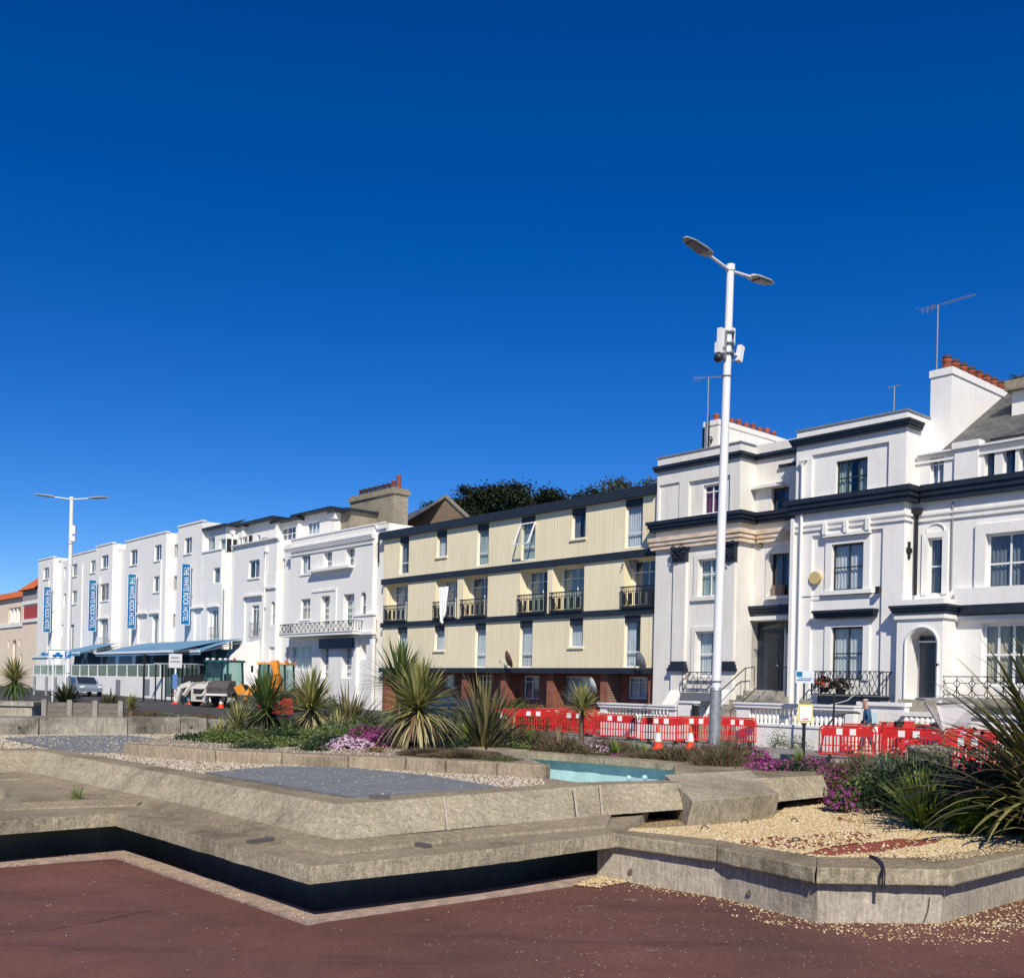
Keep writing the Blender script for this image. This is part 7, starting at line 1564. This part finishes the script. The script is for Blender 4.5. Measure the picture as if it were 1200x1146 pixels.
YC=YW(1063,5.8); q=PY(1063,860,YC); t=thing('plate_compactor','small red engine machine among the right barriers','machine',(q.x,YC,ROAD+.1))
MB().cbox((0,0,.35),(.7,.45,.3)).cbox((.0,0,.75),(.5,.4,.5),None,0,.7).cbox((0,0,1.05),(.3,.3,.12)).build('engine',M_redpl,t); MB().cbox((0,0,.1),(.8,.5,.1)).cbox((-.30,-.1,.95),(.18,.2,.3)).build('base_plate',M_rub,t); MB().tube([(.3,.15,.4),(.9,.15,1.1),(.95,-.15,1.1),(.3,-.15,.4)],.02,6).build('handle',M_black,t)
YC=YW(1000,5.7); q=PY(1000,852,YC); t=thing('hose','bent black hose standing up behind the red barriers','hose',(q.x-.4,YC,ROAD+.1)); MB().tube([(-.6,0,0),(-.5,0,.7),(-.2,0,1.15),(.25,0,1.3),(.6,0,1.28)],.03,6).build('tube',M_black,t)
for dx,l in((0,'red machine rail lying across the tops of the rear barriers'),):
    YC=YW(1060,5.9); a=PY(1030,846,YC+.3); t=thing('red_rail',l,'rail',a); MB().tube([(0,0,0),PY(1130,852,YC-.5)-a],.03,6).build('rail_bar',M_redpl,t); MB().box(.1,.2,-.05,.05,ROAD-a.z,0).box(2.6,2.7,-.25,-.15,ROAD-a.z,-.1).build('rail_leg',M_redpl,t)
# planter pot
p=P(1090,905,.5); q=PY(1090,900,13.2); t=thing('plant_pot','weathered tan pot standing among the flowers before the right barriers','pot',(q.x,13.2,.40)); MB().lathe((0,0,0),[(.001,0),(.20,0),(.26,.48),(.28,.5),(.28,.56),(.24,.56),(.22,.5),(.001,.48)],18).build('pot_body',M_stone,t)
# ================= car =================
def car(label,px,Y,rz,col):
    q=PY(px,820,Y); r=thing('parked_car',label,'car',(q.x,Y,ground_z(q.x,Y)),rz)
    side=[(-2.05,.35),(-2.1,.62),(-2.0,.88),(-1.1,.98),(-.45,1.42),(.95,1.45),(1.65,1.02),(2.05,.92),(2.1,.55),(2.0,.30)]
    rings=[]
    for y,k in((-.88,.93),(-.80,1),(.80,1),(.88,.93)): rings.append([(x*k if abs(x)>1.9 else x,y*(.86 if z>1.1 else 1),z if abs(y)<.85 else min(z,.95)) for x,z in side])
    MB().loft(rings).build('body',mat('car_paint_'+str(int(col[2]*100)),col,.2,.6,coat=1),r)
    mb=MB()
    for s_ in(-1,1):
        mb.add([(-.95,.80*s_,.99),(-.42,.715*s_,1.36),(.92,.715*s_,1.39),(1.45,.80*s_,1.03)],[(0,1,2,3)])
    mb.add([(-1.12,-.66,.995),(-1.12,.66,.995),(-.50,.62,1.41),(-.50,-.62,1.41)],[(0,1,2,3)]).add([(1.66,-.66,1.04),(1.66,.66,1.04),(1.0,.62,1.45),(1.0,-.62,1.45)],[(0,1,2,3)])
    o=mb.build('windows',mat('car_glass',(.02,.03,.04),.08,.7),r); o.scale=(1.0,1.02,1.006)
    for x in(-1.3,1.3):
        for y in(-.82,.82):
            w_=MB().lathe((x,y-.1,.32),[(.001,0),(.30,0),(.32,.03),(.32,.17),(.30,.2),(.001,.2)],16,axis=1).build('wheel',M_rub,r); MB().lathe((x,y-.11,.32),[(.001,0),(.2,.0),(.2,.22),(.001,.22)],12,axis=1).build('rim',M_galv,w_)
    for y in(-.62,.62):
        MB().cbox((-2.07,y,.72),(.08,.3,.14)).build('headlight',M_refl,r); MB().cbox((2.07,y,.78),(.08,.22,.18)).build('tail_light',M_redpl,r)
    MB().cbox((0,-.93,1.02),(.14,.16,.10)).cbox((0,.93,1.02),(.14,.16,.10)).build('mirror',M_dark,r)
    return r
car('silver-blue car parked before the terrace wall behind the agave',97,77,R(128),(.22,.27,.33)); car('dark blue car mostly hidden behind the palms before the flats',541,44,R(130),(.015,.03,.07))
# ================= diggers =================
def digger(label,px,Y,rz,body,cabm,side,sc=1):
    q=PY(px,828,Y); r=thing('backhoe_digger',label,'digger',(q.x,Y,ground_z(q.x,Y)),rz,None,sc)
    # front faces -y (towards viewer)
    cab=MB(); x0,x1,y0,y1,z0,z1=-.85,.85,-.75,.85,1.15,2.85
    for x in(x0,x1):
        for y in(y0,y1): cab.bar((x,y,z0),(x*.92,y*.94,z1),.10)
    for x in(-.28,.28): cab.bar((x,y0,1.6),(x,y0*.95,z1),.05)
    cab.cbox((0,.05,z0-.05),(1.8,1.75,.3)); c=cab.build('cab',cabm,r); MB().cbox((0,.05,z1+.06),(1.85,1.9,.14),None,0,.95).build('cab_roof',cabm if side==0 else body,c)
    g=MB(); g.quad((x0,y0-.01,z0+.1),(x1,y0-.01,z0+.1),(x1*.93,y0*.95,z1),(x0*.93,y0*.95,z1)); g.quad((x0-.01,y0,z0+.1),(x0-.01,y1,z0+.1),(x0*.93,y1*.95,z1),(x0*.93,y0*.95,z1)); g.quad((x1+.01,y0,z0+.1),(x1+.01,y1,z0+.1),(x1*.93,y1*.95,z1),(x1*.93,y0*.95,z1)); g.build('cab_window',M_cabglass,c)
    MB().cbox((0,.1,1.3),(.5,.5,.5)).cbox((0,.35,1.75),(.5,.15,.7)).build('driver_seat',M_dark,c)
    for x in(-.7,-.25,.3,.7): MB().cbox((x,-.8,z1+.16),(.18,.12,.14)).build('work_light',M_refl,c)
    MB().tube([(.55,.3,z1+.1),(.55,.3,z1+.3)],.07,8).build('beacon',M_orange,c)
    MB().cbox((0,-1.5,1.05),(1.15,1.6,.75),None,0,.85).cbox((0,-.2,.75),(1.3,3.2,.35)).cbox((0,-2.33,.75),(1.3,.14,.85)).build('body',body,r)
    MB().cbox((0,-2.41,.95),(.9,.02,.3)).cbox((0,-2.41,.55),(.5,.02,.2)).build('grille',M_dark,r)
    for x in(-.4,.4): MB().cbox((x,-2.42,1.2),(.22,.04,.14)).build('headlight',M_refl,r)
    for x in(-.95,.95):
        w_=MB().lathe((x-.22,.75,.72),[(.001,0),(.6,0),(.72,.05),(.72,.39),(.6,.44),(.001,.44)],20,axis=0).build('wheel',M_rub,r); MB().lathe((x-.24,.75,.72),[(.001,0),(.34,0),(.34,.48),(.001,.48)],14,axis=0).build('rim',body,w_)
        w_=MB().lathe((x-.17,-1.55,.48),[(.001,0),(.4,0),(.48,.04),(.48,.30),(.4,.34),(.001,.34)],18,axis=0).build('wheel',M_rub,r); MB().lathe((x-.19,-1.55,.48),[(.001,0),(.22,0),(.22,.38),(.001,.38)],12,axis=0).build('rim',body,w_)
    for x in(-.72,.72): MB().bar((x,-.9,1.45),(x,-2.3,1.35),.16,.24).bar((x,-2.3,1.35),(x,-3.0,.65),.14,.2).build('loader_arm',body,r)
    if side==0: return r
    b=MB(); pr=[(-2.9,.95),(-2.85,.35),(-3.1,.12),(-3.75,.15)]
    for i in range(3): b.add([(-1.15,*pr[i]),(1.15,*pr[i]),(1.15,*pr[i+1]),(-1.15,*pr[i+1]),(-1.15,pr[i][0]-.04,pr[i][1]+.05),(1.15,pr[i][0]-.04,pr[i][1]+.05),(1.15,pr[i+1][0],pr[i+1][1]+.05),(-1.15,pr[i+1][0],pr[i+1][1]+.05)],[(0,1,2,3),(7,6,5,4)])
    for x in(-1.15,1.15): b.add([(x,*p_) for p_ in pr],[(0,1,2,3)])
    b.build('loader_bucket',M_bucket,r)
    return r
d1=digger('white backhoe digger with a green glazed cab and dark raised bucket','' and 0 or 262,59.5,R(-22),M_mwhite,M_green,0,.90)
# its raised boom arm on the left and bucket at right
MB().bar((-.7,-1.6,.6),(-1.0,-2.0,1.45),.24,.30).bar((-1.0,-2.0,1.45),(-1.55,-2.3,1.2),.22,.28).bar((-1.55,-2.3,1.2),(-1.75,-2.4,.25),.22,.28).build('boom',M_mwhite,d1)
mb=MB(); pr=[(-.75,1.1),(-.7,1.55),(-.35,1.85),(.2,1.75)]
rg=[]
for x in(.75,2.35): rg.append([(x,-2.2+y,z-.15) for y,z in((-.5,.9),(-.55,1.35),(-.25,1.75),(.3,1.8),(.35,1.1))])
mb.loft(rg); mb.build('raised_bucket',M_bucket,d1); MB().lathe((.64,-2.2,1.15),[(.001,0),(.5,0),(.5,.09),(.001,.09)],12,axis=0).build('bucket_side_plate',M_mwhite,d1)
MB().box(.75,2.35,-2.8,-2.7,.72,.84).build('bucket_lip',M_refl,d1)
d2=digger('orange-yellow backhoe digger partly hidden by the palms','' and 0 or 323,56,R(-8),M_yel,M_dframe,1,.90)
MB().bar((.45,-1.1,.9),(.50,-1.3,2.2),.42,.5).bar((.50,-1.3,2.2),(.35,-1.2,3.05),.36,.42).bar((.50,-1.5,2.0),(.62,-1.8,.8),.34,.4).build('boom',M_yel,d2)
MB().tube([(.30,-1.5,1.0),(.32,-1.6,2.5)],.07,8).build('hydraulic_ram',M_galv,d2)
MB().bar((-1.6,-1.2,1.0),(-1.9,-1.3,1.55),.36,.5).build('stabiliser',M_yel,d2); MB().cbox((-1.3,-.6,2.55),(.12,.08,.4)).cbox((-1.0,-.5,1.75),(.2,.08,.3)).build('mirror',M_dark,d2)
# bucket of the loader in red below
# sign on two posts at the left
Y=52; x0=GX(56,Y,767);x1=GX(83,Y,767); zt=PY(70,761,Y).z; zb=PY(70,772,Y).z; gx=(x0+x1)/2
t=thing('direction_sign','wide white direction sign with car and parking pictograms on two posts before the terrace','sign',(gx,Y,ROAD)); W2=(x1-x0)/2; h0=zb-ROAD;h1=zt-ROAD
MB().box(-W2,W2,-.05,0,h0,h1).build('board',M_signw,t)
mb=MB(); e=.035
mb.box(-W2+.02,W2-.02,-.056,-.051,h1-.02-e,h1-.02).box(-W2+.02,W2-.02,-.056,-.051,h0+.02,h0+.02+e).box(-W2+.02,-W2+.02+e,-.055,-.051,h0+.055,h1-.055).box(W2-.02-e,W2-.02,-.055,-.051,h0+.055,h1-.055)
hm=(h0+h1)/2
mb.box(.30,.62,-.056,-.051,hm-.16,hm+.15); mb.build('border',M_signb,t)
mb=MB(); mb.box(-.32,.22,-.058,-.052,hm-.13,hm-.02).add([(-.20,-.056,hm-.02),(.12,-.056,hm-.02),(.04,-.056,hm+.09),(-.12,-.056,hm+.09)],[(0,1,2,3)]).lathe((-.2,-.055,hm-.13),[(.05,-.003),(.05,0)],10,axis=1).lathe((.1,-.055,hm-.13),[(.05,-.003),(.05,0)],10,axis=1)
mb.add([(-.95,-.056,hm),(-.72,-.056,hm+.12),(-.72,-.056,hm-.12)],[(0,1,2)]).box(-.72,-.5,-.057,-.052,hm-.035,hm+.035); mb.add([(.95,-.056,hm),(.78,-.056,hm+.10),(.78,-.056,hm-.10)],[(0,2,1)])
mb.build('pictograms',M_signb,t)
text_mesh('P',.32,M_signw,'letter',t,(.46,-.062,hm),(R(90),0,0),.002)
for x in(-W2*.55,W2*.55): MB().tube([(x,.04,0),(x,.04,h1-.05)],.045,8).build('post',M_wpaint,t)
# bus shelter and stop flag
Y=69; x0=GX(181,Y,800); x1=GX(232,Y,800); gz=ground_z((x0+x1)/2,Y)
t=thing('bus_shelter','open framed glass bus shelter with thin dark posts before the right end of the terrace','bus shelter',((x0+x1)/2,Y,gz)); W2=(x1-x0)/2; zt=PY(205,777,Y).z-gz
MB().box(-W2,W2,-.2,1.3,zt-.08,zt).build('shelter_roof',M_grey,t)
for k in range(5):
    for y in(-.1,1.2): MB().box(-W2+.05+k*(2*W2-.2)/4,-W2+.13+k*(2*W2-.2)/4,y,y+.08,0,zt-.08).build('shelter_post',M_dark,t)
MB().box(-W2+.3,W2-.3,1.22,1.24,.3,zt-.3).build('glass_panel',M_glassg,t); MB().box(-W2+.6,W2-.6,.8,1.1,.45,.5).build('bench_seat',M_wood,t)
Y=66; x=GX(205.5,Y,800); zt=PY(205,766,Y).z-ROAD
t=thing('bus_stop_flag','pale square bus stop flag on a blue and white post by the shelter','sign',(x,Y,ground_z(x,Y))); zt=PY(205,766,Y).z-ground_z(x,Y); MB().tube([(0,0,0),(0,0,zt)],.06,8).build('post',M_wpaint,t); MB().box(-.42,.42,-.08,-.03,zt-.9,zt).build('flag_plate',mat('pale_flag',(.60,.60,.60),.5),t); MB().box(-.3,.3,-.09,-.081,zt-.55,zt-.45).box(-.3,.2,-.09,-.081,zt-.3,zt-.2).build('text_line',M_grey,t); MB().box(-.16,.16,-.1,-.07,.9,zt-1.3).build('timetable_case',mat('blue_case',(.10,.20,.45),.5),t)
Y=67; x=GX(168.5,Y,800); t=thing('litter_post','thick dark post with a flared top on the verge before the terrace','post',(x,Y,ground_z(x,Y))); MB().tube([(0,0,0),(0,0,2.5)],.07,8).tube([(0,0,2.5),(-.02,0,2.95),(.04,0,3.1)],[.06,.10,.10],8).build('post_shaft',M_black,t)
for px,l in((40,'small grey bollard at the far left of the terrace'),(54,'second grey bollard left of the agave'),(64.5,'third grey bollard by the agave')):
    Y=76; x=GX(px,Y,815); o=thing('bollard',l,'bollard',(x,Y,ground_z(x,Y)),0,'grey bollards by the terrace'); MB().tube([(0,0,0),(0,0,1.35)],.10,8).ball((0,0,1.35),.1,6).build('bollard_post',M_galv,o)
# dark road plates leaning with red mesh by the white digger
q=PY(238,818,61.5); t=thing('site_barrier','dark open-framed site gate with red mesh left of the white digger','barrier',(q.x-.3,61.5,ground_z(q.x,61.5))); MB().tube([(-.9,0,0),(-.9,0,1.4),(-.4,0,1.8),(.3,0,1.8),(.6,0,0)],.06,6).box(-.88,.2,-.03,.03,.75,1.75).build('gate_panel',M_dark,t); MB().bar((-.3,-.2,0),(.3,-.2,1.2),.1).bar((.3,-.2,0),(-.3,-.2,1.2),.1).box(-.4,.5,-.22,-.16,.3,.42).build('red_brace',M_redpl,t)
# wooden bench seen from behind
p0=P(47,841.0,.87); p1=P(148,841.4,.87); Y=p0.y+1.0
x0=GX(49,Y,830); x1=GX(146,Y,830); zt=PY(98,821.5,Y).z;
t=thing('park_bench','long weathered grey wooden bench with slatted back behind the retaining wall','bench',((x0+x1)/2,Y,.35)); W2=(x1-x0)/2; h_=zt-.35
mb=MB()
for k in range(4): mb.box(-W2+.02,W2-.02,.0,.03,h_-.09-.095*k-.03,h_-.095*k-.03)
mb.build('backrest',M_wood,t); MB().box(-W2+.02,W2-.02,.10,.16,.42,.46).box(-W2+.02,W2-.02,.20,.30,.42,.46).box(-W2+.02,W2-.02,.34,.46,.42,.46).build('seat',M_wood,t)
for k in range(4): x=-W2+.06+k*(2*W2-.12)/3; MB().box(x-.045,x+.045,-.05,.0,0,h_+.02).box(x-.03,x+.03,.0,.45,.36,.42).box(x-.03,x+.03,.40,.46,0,.36).build('leg',mat('pale_wood',(.30,.28,.25),.85,noise_s=4,noise_a=.3),t)
p=P(0,833,.95); o=thing('concrete_block','pale low concrete block on the wall left of the bench','block',(GX(5,20,835),20.,.45)); MB().box(-1.6,.68,-.3,.5,-.1,.58).build('block_body',M_concL,o); MB().box(-1.64,.72,-.34,.54,.58,.66).build('block_cap',M_conc2,o)
p=PY(83,838,19.9); o=thing('white_plank','thin white plank lying under the bench back','plank',(GX(61,19.4,838),19.4,.875)); MB().box(0,.55,0,.15,0,.03).build('plank_body',M_signw,o)
